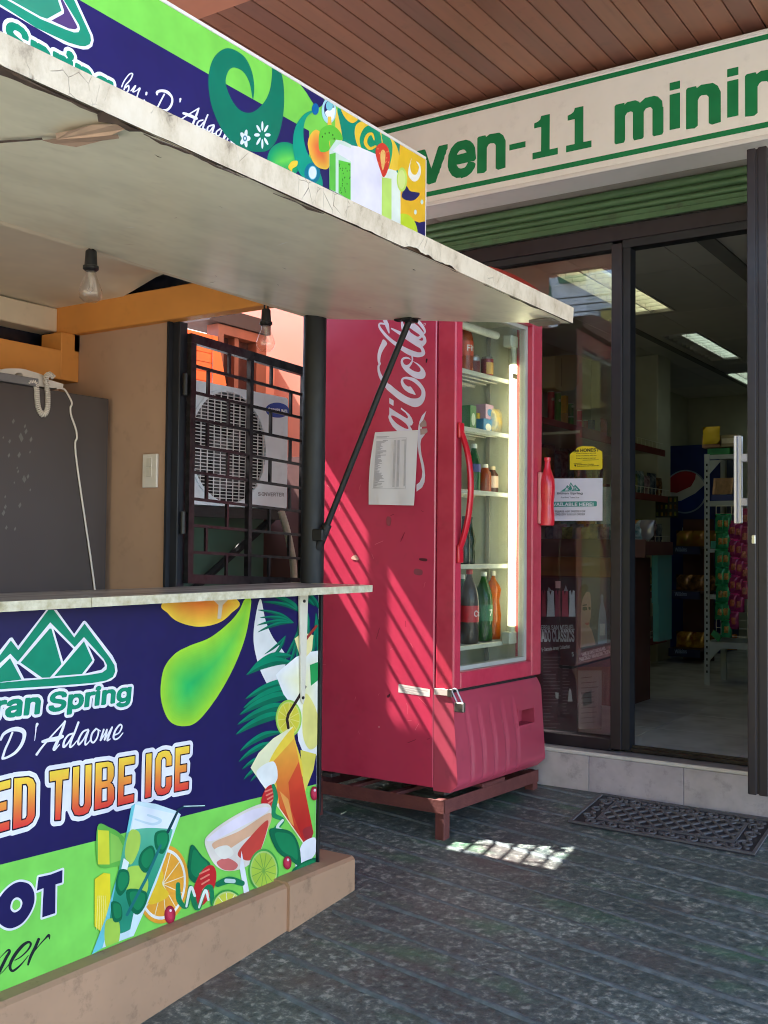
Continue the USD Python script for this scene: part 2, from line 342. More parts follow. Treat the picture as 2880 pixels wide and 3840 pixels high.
for k, y0 in enumerate(ys):     # anti-slip mortar ribs, laid a little askew
    xs = np.arange(-3.3 if y0 > 3.47 else -2.36, 1.6, .05); n = len(xs); yy = y0 - .175 * (xs + 2.0) + .006 * (meshkit.noise(np.stack([xs * 4, xs * 0 + k * 7.1, xs * 0], -1)) - .5)
    ok = (yy < 4.93); xs, yy = xs[ok], yy[ok]
    if len(xs) < 3: continue
    hh = np.clip(1.6 * meshkit.noise(np.stack([xs * 1.3, xs * 0 + k * 5.1, xs * 0], -1), 2) - .1, .12, 1) * .0065 + .002 * meshkit.noise(np.stack([xs * 9, xs * 0 + k * 3.3, xs * 0], -1), 5); ww = .008 + .006 * meshkit.noise(np.stack([xs * 13, xs * 0 + k, xs * 0], -1), 9)
    P = []
    for a, b in ((-1.5, -.004), (-.8, .75), (0, 1), (.8, .75), (1.5, -.004)): P.append(np.stack([xs, yy + a * ww, ground_z(yy + a * ww) + (b * hh if b > 0 else -.004)], 1))
    P = np.stack(P, 1); m_ = len(xs); V = P.reshape(-1, 3); F = [[i * 5 + j, (i + 1) * 5 + j, (i + 1) * 5 + j + 1, i * 5 + j + 1] for i in range(m_ - 1) for j in range(4)]
    put('mortar_rib', (V, np.array(F)), mat('mortar_rib', (98, 107, 110), .55, var=.45, scale=22, bump=.8, bscale=160), deck, smooth=True)

# the shop: one building with its wall, step, frame, soffit and floor
ALU = mat('dark_aluminium', (38, 31, 35), .36, .2, var=.12, scale=5)
ALUD = mat('black_gasket', (20, 20, 25), .5)
CREAMW = mat('shop_cream_wall', (196, 190, 170), .8, var=.08)
INW = mat('shop_inner_wall', (186, 186, 166), .75, var=.08)
shop = thing('shop', 'shop building with brown aluminium glass front, tiled step and plank soffit', 'shop', (-2, 5.1, 0))
put('front_wall', cat(bx(-3.8, 3.2, 5.12, 5.25, 2.84, 3.75), bx(-3.8, -3.0, 5.12, 5.25, -.6, 2.84), bx(-1.02, 3.2, 5.12, 5.25, .19, 2.84), bx(-3.0, 3.2, 5.0, 5.12, 3.034, 3.55)), mat('soffit_grey', (168, 160, 152), .8, var=.1, dirt=.35), shop)
put('side_wall', cat(bx(-3.92, -3.8, 5.12, 12.2, -.6, 3.75), bx(.9, 1.0, 5.25, 12.2, -.6, 3.75), bx(-3.8, .9, 12.1, 12.2, -.6, 3.75)), INW, shop)
pxr = oy(9.2, 1421, 900)[0]; put('pillar', bx(-3.8, pxr, 9.2, ox(pxr, 1449, 900)[1], .19, 2.95, .01), INW, shop)
# ceiling of panels, floor of tiles
CP = [mat(f'ceiling_panel_{i}', c, .8, var=.05) for i, c in enumerate(((206, 203, 190), (200, 198, 186), (211, 207, 194)))]
lights_at = [(-2.79, -2.47, 6.14, 7.55), (-2.86, -2.57, 8.42, 9.75), (-2.99, -2.70, 10.55, 12.0)]
k = 0
for i in range(8):
    for j in range(6):
        x0, y0 = -3.8 + i * .6, 5.25 + j * 1.2
        g = sbox(x0 + .003, y0 + .003, min(x0 + .6, .9) - .003, min(y0 + 1.2, 12.1) - .003)
        for a, b, c, d in lights_at: g = g.difference(sbox(a - .01, c - .01, b + .01, d + .01))
        if not g.is_empty: put('ceiling_panel', prism(g, (0, 0, 2.95), (1, 0, 0), (0, 1, 0), (0, 0, 1), .012), CP[k % 3], shop); k += 1
put('ceiling_joint', bx(-3.8, .9, 5.25, 12.1, 3.08, 3.1), mat('ceiling_void', (60, 58, 54), .9), shop)
put('ceiling_strip', cat(bx(-1.80, -1.70, 5.25, 12.1, 2.938, 2.949), bx(-2.99, -2.93, 7.6, 12.1, 2.938, 2.949)), mat('ceiling_strip_grey', (132, 130, 122), .8), shop)
FT = [mat(f'floor_tile_{i}', c, .3, var=.08, scale=3) for i, c in enumerate(((196, 198, 196), (189, 192, 191)))]
for i in range(8):
    for j in range(12):
        x0, y0 = -3.8 + i * .6, 5.2 + j * .6
        if y0 < 12.1: put('floor_tile', bx(x0 + .002, min(x0 + .6, .9) - .002, y0 + .002, min(y0 + .6, 12.1) - .002, .17, .2), FT[(i * 3 + j * 5) % 2], shop)
put('floor_bed', bx(-3.8, .9, 5.2, 12.1, -.3, .196), mat('floor_grout', (90, 90, 88), .9), shop)
# tiled step
put('step_core', bx(-2.95, 3.2, 4.958, 5.2, -.6, .176), mat('step_grout', (110, 104, 102), .9), shop)
ST = [mat(f'step_tile_{i}', c, .38, var=.16, scale=7, dirt=.45) for i, c in enumerate(((176, 166, 168), (182, 172, 172), (172, 162, 166)))]
xj = [-2.95] + [-2.522 + .474 * i for i in range(12)]
for i, (a, b) in enumerate(zip(xj[:-1], xj[1:])): put('step_tile', bx(a + .002, b - .002, 4.95, 4.96, -.1, .174, .0015), ST[i % 3], shop)
put('step_top', bx(-2.95, 3.2, 4.962, 5.2, .1764, .186), mat('threshold', (138, 134, 134), .45, var=.15, dirt=.3), shop)
put('step_nosing', bx(-2.95, 3.2, 4.944, 4.962, .176, .193, .003), mat('nosing_strip', (205, 200, 192), .4, var=.1, dirt=.25), shop)
put('door_track', cat(bx(-1.885, -1.02, 5.09, 5.15, .19, .212, .003), bx(-1.885, -1.02, 5.112, 5.124, .212, .222)), mat('track_dark', (60, 54, 50), .3, .6), shop)
# aluminium front
put('window_frame', cat(bx(-1.98, -1.925, 5.06, 5.16, .2, 2.745, .003), bx(-3.0, 3.0, 5.065, 5.16, 2.76, 2.84, .003), bx(-3.0, -2.95, 5.06, 5.16, .2, 2.76, .003), bx(-2.95, -1.98, 5.065, 5.16, .187, .25, .004), bx(-1.07, -1.02, 5.06, 5.16, .2, 2.745, .003)), ALU, shop)
put('window_gasket', cat(bx(-1.9245, -1.885, 5.075, 5.15, .2, 2.745), bx(-2.95, -1.98, 5.075, 5.15, 2.725, 2.7595), bx(-1.925, -1.07, 5.07, 5.15, 2.72, 2.7595)), ALUD, shop)
put('window_pane', bx(-2.95, -1.98, 5.112, 5.118, .25, 2.725), pane('shop_glass', (.84, .86, .85), 1.68, .02), shop)
# rolled shutter above the door
GRN = mat('shutter_green', (80, 108, 74), .42, .2, var=.16, scale=4, stretch=(.3, 1, 6), dirt=.4)
for k, (z0, z1) in enumerate(((2.985, 3.03), (2.945, 2.983), (2.908, 2.943))):
    a = np.linspace(0, math.pi, 8); P = np.stack([5.085 - .02 * np.sin(a), z0 + (z1 - z0) * (1 - np.cos(a)) / 2], 1)
    V = np.vstack([np.column_stack([np.full(8, x), P]) for x in (-3.1, 3.0)]); F = [[i, i + 1, i + 9, i + 8] for i in range(7)]
    put('shutter_slat', (V, np.array(F)), GRN, shop, smooth=True)
put('shutter_bottom_bar', cat(bx(-3.1, 3.0, 5.05, 5.1, 2.872, 2.9, .004), bx(-3.1, 3.0, 5.04, 5.06, 2.842, 2.872, .003)), mat('shutter_bar', (74, 104, 70), .5, .2, var=.2, dirt=.7), shop)
# plank soffit and the plain salmon part
PL = [mat(f'soffit_plank_{i}', c, .42, var=.16, scale=3, stretch=(6, .4, 1), dirt=.3) for i, c in enumerate(((150, 100, 80), (141, 94, 76), (156, 106, 84), (136, 92, 78)))]
for i in range(44):
    x0 = -3.779 + .1004 * i
    put('soffit_plank', bx(x0 + .004, x0 + .0985, 3.41, 5.12, 3.556, 3.572, .002), PL[(i * 7 + i // 3) % 4], shop)
put('soffit_backing', bx(-3.8, 3.2, 3.41, 5.12, 3.575, 3.59), mat('soffit_gap', (70, 46, 38), .9), shop)
put('plain_soffit', cat(bx(-3.8, 3.2, 1.95, 3.408, 3.552, 3.59), bx(.64, 3.2, 3.41, 5.0, 3.556, 3.574)), mat('salmon_paint', (204, 138, 112), .7, var=.06), shop)
put('roof', bx(-3.95, 3.3, 1.86, 12.3, 3.75, 3.85), mat('roof_slab', (120, 118, 114), .9), shop)
put('eave_wall', cat(bx(-3.82, -3.8, 1.95, 5.12, 2.735, 3.75), bx(-3.82, 3.2, 1.87, 1.949, 3.54, 3.75)), mat('salmon_paint', (0, 0, 0)), shop)
put('roof_post', cat(bx(2.95, 3.15, 2.0, 2.2, -.66, 3.552)), CREAMW, shop)

# shop sign board
sg = thing('shop_sign', 'long off-white sign board with green letters ven-11 minin above the door', 'sign', (-2, 4.8, 3.02))
put('sign_box', bx(-3.3, .6, 4.782, 4.99, 3.025, 3.515, .006), mat('sign_cream', (242, 237, 234), .45, var=.03, dirt=.10), sg)
put('sign_trim', cat(bx(-3.305, .605, 4.776, 4.796, 3.021, 3.043, .003), bx(-3.305, .605, 4.776, 4.796, 3.502, 3.519, .003)), mat('sign_trim_white', (226, 220, 218), .4, var=.04), sg)
sh = Sheet(sg, (0, 4.782, 0), (1, 0, 0), (0, 0, 1), (0, -1, 0), lambda x, y: oy(4.782, x, y), .0006)
GR = (30, 132, 82)
sh.add('green_line', [(unary_union([sbox(-3.2, 3.470, .5, 3.495), sbox(-3.2, 3.074, .5, 3.100)]), GR)])
def slot(ch, x0, x1, z0, h):
    g = glyphs(ch); a, b, c, d = g.bounds; g = g.buffer(.03, join_style=2)
    return affinity.affine_transform(g, [(x1 - x0) / (c - a), 0, 0, h, x0 - a * (x1 - x0) / (c - a), z0])
one = unary_union([sbox(.34, 0, .68, 1), sbox(.0, 0, 1, .155), Polygon([(.5, 1), (.5, .74), (.06, .74), (.06, .86), (.2, .88), (.3, .92), (.34, 1)])])
put_one = lambda x0, x1: affinity.affine_transform(one, [(x1 - x0), 0, 0, .212, x0, 3.154])
mm = slot('m', -1.85, -1.623, 3.155, .224); L_ = []
nn = lambda a, b: slot('n', a, b, 3.155, .224)
idot = lambda a, b: unary_union([sbox(a, 3.155, b, 3.322), sbox(a, 3.341, b, 3.378)])
for name, g in (('v', slot('v', -2.972, -2.79, 3.155, .224)), ('e', slot('e', -2.775, -2.618, 3.155, .224)), ('n', nn(-2.598, -2.447)), ('hyphen', sbox(-2.419, 3.226, -2.328, 3.256)),
                ('one', put_one(-2.289, -2.151)), ('one', put_one(-2.107, -1.974)), ('m', mm), ('i', idot(-1.587, -1.538)), ('n', nn(-1.503, -1.357)), ('i', idot(-1.322, -1.272)), ('n', nn(-1.236, -1.09))):
    sh.add('letter_' + name if len(name) == 1 else ('numeral_one' if name == 'one' else name), [(g, GR)]); sh.off -= sh.step

# open glass door leaf
dl = thing('open_door', 'open glass door leaf in dark brown aluminium standing out towards the mat', 'door', (-1.1, 5.1, .2))
put('stile', cat(bx(-1.137, -1.103, 4.398, 4.46, .215, 2.85, .003), bx(-1.094, -1.058, 4.398, 4.46, .215, 2.85, .003), bx(-1.104, -1.093, 4.404, 4.455, .22, 2.845)), ALU, dl)
put('hinge_stile', bx(-1.137, -1.058, 5.0, 5.06, .215, 2.85, .003), ALU, dl)
put('top_rail', bx(-1.13, -1.066, 4.46, 5.0, 2.77, 2.85, .003), ALU, dl); put('bottom_rail', bx(-1.13, -1.066, 4.46, 5.0, .215, .33, .003), ALU, dl)
put('door_pane', bx(-1.1, -1.095, 4.46, 5.0, .33, 2.77), pane('shop_glass'), dl)
put('lock_plate', bx(-1.118, -1.104, 4.391, 4.4, 1.225, 1.262, .002), mat('bright_metal', (190, 190, 190), .25, .9), dl)
BR = mat('brushed_metal', (196, 194, 204), .32, .85, var=.1, scale=3, stretch=(8, 8, .1))
for s, xh in ((0, -1.2), (1, -.99)):
    a = np.arange(24) / 24 * 2 * math.pi; rr = .017 + .0012 * np.cos(a * 12)
    V = np.vstack([np.column_stack([xh + rr * np.cos(a), 4.50 + rr * np.sin(a), np.full(24, z)]) for z in (1.315, 1.675)]); F = [[i, (i + 1) % 24, 24 + (i + 1) % 24, 24 + i] for i in range(24)]
    hd = put('handle', cat((V, np.array(F)), bx(xh - .014, xh + .014, 4.486, 4.514, 1.312, 1.678)), BR, dl)
    for zz in (1.40, 1.585): put('handle_bracket', bx(xh + (.012 if not s else -.05), xh + (.068 if not s else -.012), 4.488, 4.512, zz - .016, zz + .016, .003), mat('white_bracket', (205, 200, 198), .4), hd)
# rubber mat
MAT = mat('rubber_mat', (92, 89, 92), .6, var=.2, scale=14, bump=.5)
mt = thing('door_mat', 'dark rubber doormat with scroll border and lattice centre below the shop step', 'mat', (-1.5, 4.7, -.03))
mo, mU = np.array([-1.955, 4.49, 0.0]), np.array([.83, -.03, 0.0]); mV = np.array([-.013, .425, 0.0])
mo[2] = ground_z(mo[1]) + .002; mU[2] = GS * mU[1]; mV[2] = GS * mV[1]; LU, LV = np.linalg.norm(mU), np.linalg.norm(mV); mU, mV = mU / LU, mV / LV; mN = np.cross(mU, mV)
full = sbox(0, 0, LU, LV)
put('mat_base', prism(full, mo, mU, mV, mN, .006), mat('mat_base', (46, 44, 50), .8, var=.2), mt)
rim = full.difference(full.buffer(-.014, join_style=2)); inner = sbox(.115, .1, LU - .115, LV - .1)
lat = []
for i in range(-5, 12):
    lat.append(LineString([(.115 + i * .074, .1), (.115 + i * .074 + (LV - .2) * .82, LV - .1)]).buffer(.0065)); lat.append(LineString([(.115 + i * .074 + (LV - .2) * .82, .1), (.115 + i * .074, LV - .1)]).buffer(.0065))
lat = unary_union(lat).intersection(inner); ring = inner.buffer(.012, join_style=2).difference(inner)
put('mat_lattice', prism(unary_union([lat, ring]), mo + mN * .006, mU, mV, mN, .007), MAT, mt)
put('mat_rim', prism(rim, mo + mN * .006, mU, mV, mN, .007), MAT, mt)
def scroll(cx, cy, r, a0, d):
    t = np.linspace(0, 1, 26); a = a0 + d * t * 2.35 * math.pi; rr = r * (1 - .8 * t)
    return LineString(np.column_stack([cx + rr * np.cos(a), cy + rr * np.sin(a)])).buffer(.0052)
for side in range(4):
    n = 8 if side < 2 else 3
    for i in range(n):
        t = (i + .5) / n
        cx, cy = [(LU * (.06 + .88 * t), .053), (LU * (.06 + .88 * t), LV - .053), (.06, LV * (.12 + .76 * t)), (LU - .06, LV * (.12 + .76 * t))][side]
        g = unary_union([scroll(cx, cy, .037, side * 1.3 + (i % 2) * 3.14, 1 if i % 2 else -1), Point(cx + (.05 if side < 2 else 0), cy + (0 if side < 2 else .06)).buffer(.012)]).intersection(full)
        put('mat_scroll', prism(g, mo + mN * .006, mU, mV, mN, .0066), MAT, mt)
# ------------------------------------------------------------------ kiosk
TAN = mat('ledge_paint', (178, 138, 108), .75, var=.09, scale=3, dirt=.5, bump=.3, bscale=30)
OR = mat('orange_paint', (226, 150, 72), .6, var=.05, dirt=.12); BRN = mat('brown_wall_paint', (186, 150, 126), .7, var=.05, dirt=.18)
BLK = mat('black_paint', (16, 16, 18), .55, var=.3, scale=20, bump=.25)
ks = thing('kiosk', 'drinks kiosk with tan ledge, marble counter, black post and orange beams', 'kiosk', (-3, 2, -.3))
def ledge(x1, y0, y1, zt, x0=-2.62):
    n = 14; yy = np.linspace(y0, y1, n); b = .012; V, F = [], []
    for i, y in enumerate(yy):
        w = .005 * (meshkit.noise([[y * 5, 1, 2]])[0] - .5)
        V += [[x0, y, -.75], [x1 + w, y, -.75], [x1 + w, y, zt - b], [x1 + w - b, y, zt], [x0, y, zt]]
    for i in range(n - 1):
        for j in range(4): F.append([i * 5 + j, (i + 1) * 5 + j, (i + 1) * 5 + j + 1, i * 5 + j + 1])
    v, f = np.array(V), np.array(F); f3 = np.vstack([f[:, [0, 1, 2]], f[:, [0, 2, 3]]]); c = [(n - 1) * 5 + j for j in range(5)]
    return v, np.vstack([f3, [[c[0], c[4], c[3]], [c[0], c[3], c[2]], [c[0], c[2], c[1]], [0, 1, 2], [0, 2, 3], [0, 3, 4]]])
put('ledge', ledge(-2.413, -.5, 3.035, -.026), TAN, ks); put('ledge_pier', ledge(-2.40, 3.035, 3.44, -.018), TAN, ks)
LAM = mat('counter_laminate', (148, 140, 136), .28, var=.18, scale=5, stretch=(3, .25, 1), dirt=.15)
put('counter_top', bx(-2.76, -2.352, -.5, 3.468, 1.024, 1.046, .002), LAM, ks)
for a, b in ((-.5, 2.046), (2.048, 3.47)): put('counter_edge', bx(-2.3515, -2.348, a, b, 1.02, 1.047), mat('marble_edge', (186, 172, 134), .4, var=.2, scale=26, c2=(214, 206, 184), dirt=.4), ks)
put('counter_end_edge', bx(-2.76, -2.352, 3.4685, 3.471, 1.02, 1.047), mat('marble_edge', (0, 0, 0)), ks)
put('corner_angle', cat(bx(-2.50, -2.466, 3.292, 3.299, -.022, 1.02, .001), bx(-2.50, -2.494, 3.299, 3.33, -.022, 1.02)), BLK, ks)
put('front_backing', bx(-2.53, -2.49, -.5, 3.29, -.1, 1.02), mat('ply_dark', (70, 52, 40), .8), ks)
CRM = mat('cream_metal', (222, 214, 196), .4, var=.06, dirt=.2)
g = Polygon([(3.155, 1.018), (3.21, 1.018), (3.198, .62), (3.188, .60), (3.176, .62)])
put('counter_bracket', prism(g, (-2.474, 0, 0), (0, 1, 0), (0, 0, 1), (1, 0, 0), .006), CRM, ks)
for zz in (.99, .625): put('bracket_screw', cyl((-2.468, 3.184, zz), (-2.464, 3.184, zz), .006), BLK, ks)
put('post', tube([(-2.68, 3.51, .1), (-2.68, 3.51, 2.235)], .049, 24), BLK, ks, smooth=True)
put('post_bracket', bx(-2.70, -2.60, 3.47, 3.50, 1.22, 1.27, .004), BLK, ks)
put('side_wall', bx(-4.25, -3.49, 3.47, 3.53, -.6, 2.222), BRN, ks)
put('beam', bx(-4.25, -2.62, 3.43, 3.50, 2.222, 2.372, .004), OR, ks)
put('left_wall', bx(-4.40, -4.25, -.5, 3.6, -.6, 2.14), BRN, ks)
put('white_beam', bx(-4.40, -4.22, -.5, 3.43, 2.245, 2.36, .004), mat('off_white_paint', (226, 208, 180), .7, var=.05, dirt=.1), ks)
put('orange_panel', cat(bx(-4.25, -4.1, -.5, 3.36, 1.99, 2.132, .003), bx(-4.25, -4.1, 3.36, 3.468, 1.99, 2.221, .003)), OR, ks)
put('slot_back', cat(bx(-4.39, -4.34, -.5, 3.47, 2.1, 2.5), bx(-4.34, -2.66, 3.502, 3.515, 2.26, 2.465), bx(-4.34, -2.73, -.5, 3.50, 2.452, 2.466), bx(-4.34, -4.1, 3.44, 3.469, 2.14, 2.26)), mat('slot_dark', (30, 32, 44), .3), ks)
xx_, yy_ = np.meshgrid(np.linspace(-4.25, -2.62, 24), np.linspace(-.5, 3.43, 24))
sag = np.clip((yy_ - 2.75) / .68, 0, 1) ** 2 * np.clip((xx_ + 3.75) / .25, 0, 1) * np.clip((-2.6 - xx_) / .6, .3, 1)
V = np.stack([xx_.ravel(), yy_.ravel(), (2.368 + .075 * sag + .004 * np.sin(yy_ * 3)).ravel()], 1); F = np.array([[j * 24 + i, j * 24 + i + 1, (j + 1) * 24 + i + 1, (j + 1) * 24 + i] for j in range(23) for i in range(23)])
put('ceiling_sheet', (V, F), mat('kiosk_ceiling', (232, 222, 200), .5, var=.06), ks, smooth=True)
put('kiosk_roof', bx(-4.4, -2.17, -.5, 3.50, 2.47, 2.5), mat('roof_slab', (0, 0, 0)), ks)
put('hinge_beam', bx(-2.72, -2.675, -.5, 3.55, 2.162, 2.366), mat('off_white_paint', (0, 0, 0)), ks)
put('gate_jamb', cat(bx(-3.489, -3.43, 3.48, 3.53, .3, 2.221, .003), bx(-3.489, -3.475, 3.455, 3.48, .3, 2.221)), mat('jamb_blue_black', (30, 31, 38), .5, var=.25, scale=12, stretch=(4, 4, .4)), ks)

# raised hatch flap
fl = thing('hatch_flap', 'raised plywood hatch flap with cracked cream edge propped over the kiosk counter', 'flap', (-2.68, 2, 2.16))
def flap_under():
    nx_, ny_ = 10, 60; yv = np.linspace(-.5, 3.55, ny_); V = []
    for y in yv:
        for i in range(nx_):
            t = i / (nx_ - 1); V.append([-2.68 + t * 1.136, y, 2.158 - .138 * t + .0025 * math.sin(y * 4 + t * 3)])
    F = [[j * nx_ + i, j * nx_ + i + 1, (j + 1) * nx_ + i + 1, (j + 1) * nx_ + i] for j in range(ny_ - 1) for i in range(nx_ - 1)]
    return np.array(V), np.array(F)
put('flap_board', flap_under(), mat('flap_underside', (238, 232, 206), .3, var=.07, scale=3, stretch=(1, .6, 1), dirt=.14, bump=.12, bscale=22), fl, smooth=True)
sec = [(-2.68, 2.164), (-1.552, 2.028), (-1.548, 2.072), (-2.68, 2.213)]
V = np.array([[x, y, z] for y in (-.5, 3.552) for x, z in sec]); F = np.array([[0, 1, 5, 4], [1, 2, 6, 5], [2, 3, 7, 6], [3, 0, 4, 7], [4, 5, 6, 7], [0, 3, 2, 1]])
put('flap_core', (V, F), mat('raw_plywood', (120, 96, 78), .8, var=.3, scale=20), fl)
CR = usdkit.material(stage, '/World/Looks/cracked_cream_paint', {
    't': ('texture_coordinate', {}), 'm': ('mapping', {'scale': (30, 44, 34)}), 'nd': ('noise_texture', {'scale': 9.0, 'detail': 4}), 'ad': ('mix', {'mix_type': 'add', 'fac': .35}),
    'v': ('voronoi_texture', {'feature': 'distance_to_edge', 'scale': .55}), 'vr': ('map_range', {'from_min': 0, 'from_max': .012, 'to_min': 0, 'to_max': 1, 'clamp': True}),
    'pm': ('noise_texture', {'scale': 4.5, 'detail': 5, 'roughness': .7}), 'pr': ('map_range', {'from_min': .56, 'from_max': .66, 'to_min': 1, 'to_max': 0, 'clamp': True}), 'mx0': ('math', {'math_type': 'maximum'}),
    'ms': ('mapping', {'scale': (9, 11, 8)}), 'n2': ('noise_texture', {'scale': 1.0, 'detail': 7, 'roughness': .7}), 'r2': ('rgb_ramp', {'ramp': [(.28, lin((128, 112, 94))), (.40, lin((184, 166, 142))), (.55, lin((204, 187, 164))), (.75, lin((212, 197, 178)))]}),
    'x': ('mix', {'color1': tuple(lin((88, 76, 68)))}), 'b': ('bump', {'strength': .9, 'distance': .003}), 'p': ('principled_bsdf', {'roughness': .7})},
    [('t.object', 'nd.vector'), ('t.object', 'm.vector'), ('m.vector', 'ad.color1'), ('nd.color', 'ad.color2'), ('ad.color', 'v.vector'), ('v.distance', 'vr.value'), ('t.object', 'pm.vector'), ('pm.fac', 'pr.value'), ('vr.result', 'mx0.value1'), ('pr.result', 'mx0.value2'),
     ('t.object', 'ms.vector'), ('ms.vector', 'n2.vector'), ('n2.fac', 'r2.fac'), ('mx0.value', 'x.fac'), ('r2.color', 'x.color2'), ('x.color', 'p.base_color'), ('mx0.value', 'b.height'), ('b.normal', 'p.normal')], surface='p.BSDF')
def flap_edge():
    yv = np.linspace(-.5, 3.553, 300); lo = []
    nz = meshkit.fbm(np.stack([yv * 11, yv * 0, yv * 0], -1), 5, 4); nz2 = meshkit.noise(np.stack([yv * 2, yv * 0 + 5, yv * 0], -1))
    chip = np.maximum(0, nz - .58) * .035 * np.clip(nz2 * 2 - .4, 0, 1.4) * np.clip((3.3 - yv) / .6, .25, 1)
    V = []
    for y, c in zip(yv, chip): V += [[-1.537, y, 2.018 + c], [-1.533, y, 2.074], [-1.545, y, 2.076]]
    F = [[i * 3 + j, (i + 1) * 3 + j, (i + 1) * 3 + j + 1, i * 3 + j + 1] for i in range(299) for j in range(2)]
    return np.array(V), np.array(F)
put('front_edge', flap_edge(), CR, fl)
PEEL = mat('peeled_paint', (196, 164, 138), .75, var=.14, scale=25); PEELD = mat('peeled_dark', (86, 70, 60), .9, var=.3, scale=30)
uz = lambda x: 2.158 - .138 * (x + 2.68) / 1.136
def flake(pts, dz0, m, nm):
    g = Polygon(pts).buffer(0)
    v, f = tri2(g); V = np.column_stack([v[:, 0], v[:, 1], uz(v[:, 0]) - dz0 - .012 * meshkit.noise(np.column_stack([v * 30, v[:, 0] * 0]))]); put(nm, (V, f), m, fl)
def on_under(px, py): return opl((.138 / 1.136, 0, 1), 2.158 - 2.68 * .138 / 1.136, px, py)[:2]
flake([on_under(*FC(x, y)) for x, y in ((240, 555), (300, 535), (400, 520), (505, 513), (540, 540), (480, 552), (380, 562), (300, 570), (245, 575))], .004, PEEL, 'paint_flake')
flake([on_under(*FC(x, y)) for x, y in ((180, 588), (250, 575), (380, 565), (510, 555), (515, 570), (440, 600), (330, 610), (230, 600))], .002, mat('peeled_paint_dark', (170, 140, 118), .8, var=.1), 'paint_flake')
flake([on_under(*FC(x, y)) for x, y in ((0, 600), (120, 590), (180, 582), (185, 588), (110, 598), (0, 608))], .001, PEELD, 'paint_crack')
flake([on_under(*FC(x, y)) for x, y in ((420, 480), (440, 470), (560, 520), (620, 555), (560, 555), (470, 515), (425, 505))], .0015, PEELD, 'paint_crack')
xs_ = lambda px0, dx: px0 + dx
for (a, b, w) in (((80, 318), (420, 478), 12), ((620, 562), (850, 662), 13), ((850, 662), (1100, 770), 12), ((1180, 820), (1400, 915), 9), ((0, 275), (110, 330), 12)):
    n = 9; u_, l_ = [], []
    for i in range(n + 1):
        t = i / n; x = a[0] + (b[0] - a[0]) * t; y = a[1] + (b[1] - a[1]) * t; j = w * (.35 + .65 * random.random()) * math.sin(math.pi * min(1, max(.08, t))) ** .4
        u_.append((x, y - 1)); l_.append((x, y + j))
    flake([on_under(*FC(*q)) for q in u_ + l_[::-1]], .0012, PEELD, 'paint_crack')
yv = np.linspace(-.4, 3.54, 420); wv = np.clip(meshkit.fbm(np.stack([yv * 5, yv * 0 + 2, yv * 0], -1), 5, 21) - .36, .01, .4) * .12 * np.clip((3.75 - yv) / 1.2, .25, 1)
V = np.array([[[-1.5445, y, uz(-1.5445) - .0012], [-1.5445 - w, y, uz(-1.5445 - w) - .0012]] for y, w in zip(yv, wv)]).reshape(-1, 3)
put('edge_crack', (V, np.array([[2 * i, 2 * i + 2, 2 * i + 3, 2 * i + 1] for i in range(len(yv) - 1)])), PEELD, fl)
for k in range(18):
    x, y, l, a = -2.6 + 1.0 * random.random(), 1.3 + 2.2 * random.random(), .015 + .07 * random.random() ** 2, random.choice([1.57, 1.4, 1.75, .3, 2.6]) + .3 * random.random(); w = .0008 + .0014 * random.random()
    p, q, n_ = np.array([x, y]), np.array([x + l * math.cos(a), y + l * math.sin(a)]), np.array([-math.sin(a), math.cos(a)]) * w
    if q[0] < -1.56 and q[1] < 3.53: flake([p - n_ * .3, p + n_ * .3, (p + q) / 2 + n_, q + n_ * .2, q - n_ * .2, (p + q) / 2 - n_], .0012, (PEELD, mat('scratch_tan', (176, 160, 132), .6), mat('scratch_pale', (246, 244, 232), .5))[k % 3], 'scratch_mark')
st = [np.array(q) for q in ((-2.605, 3.5, 1.27), (-2.205, 3.5, 2.094))]
d_ = (st[1] - st[0]) / np.linalg.norm(st[1] - st[0])
put('prop_rod', tube([st[0] - d_ * .05, st[0] + (st[1] - st[0]) * .66 + np.array([-.003, 0, .002]), st[1]], .0125, 12), BLK, fl, smooth=True)
put('rod_sleeve', tube([st[0] - d_ * .09, st[0] + d_ * .02], .019, 12), BLK, fl, smooth=True)
put('rod_clip', cat(bx(-2.27, -2.13, 3.485, 3.515, 2.095, 2.103, .002), bx(-2.225, -2.18, 3.47, 3.53, 2.085, 2.1, .004)), BLK, fl)
put('latch_plate', bx(-1.66, -1.57, 3.44, 3.52, 2.012, 2.024, .003), mat('rusty_steel', (120, 112, 104), .5, .5, var=.3, scale=30), fl)

# banners
bn = thing('front_banner', 'printed tarpaulin banner with mountain logo, TUBE ICE lettering and cocktails under the counter', 'banner', (-2.48, 2, 0))
put('banner_sheet', bx(-2.489, -2.4805, -.5, 3.292, -.026, 1.0195), mat('banner_white', (220, 218, 226), .45, var=.03), bn)
A1 = Sheet(bn, (-2.48, 0, 0), (0, 1, 0), (0, 0, 1), (1, 0, 0), lambda x, y: ox(-2.48, x, y)); A1.clip = sbox(-.5, -.026, 3.29, 1.0195)
ksn = thing('roof_banner', 'long printed sign board above the flap with green swirl, fruit drinks and white edge', 'sign', (-2.13, 2, 2.4))
put('sign_board', bx(-2.165, -2.1305, -.5, 3.488, 2.19, 2.715), mat('banner_white', (0, 0, 0)), ksn)
put('sign_edge', cat(bx(-2.17, -2.127, -.5, 3.490, 2.715, 2.727, .002), bx(-2.17, -2.127, 3.4882, 3.4925, 2.19, 2.715, .001)), mat('sign_trim_white', (0, 0, 0)), ksn)
put('sign_leg', cat(*[bx(-2.2, -2.166, y - .02, y + .02, 2.16, 2.6) for y in (1.0, 2.2, 3.3)]), BLK, ksn)
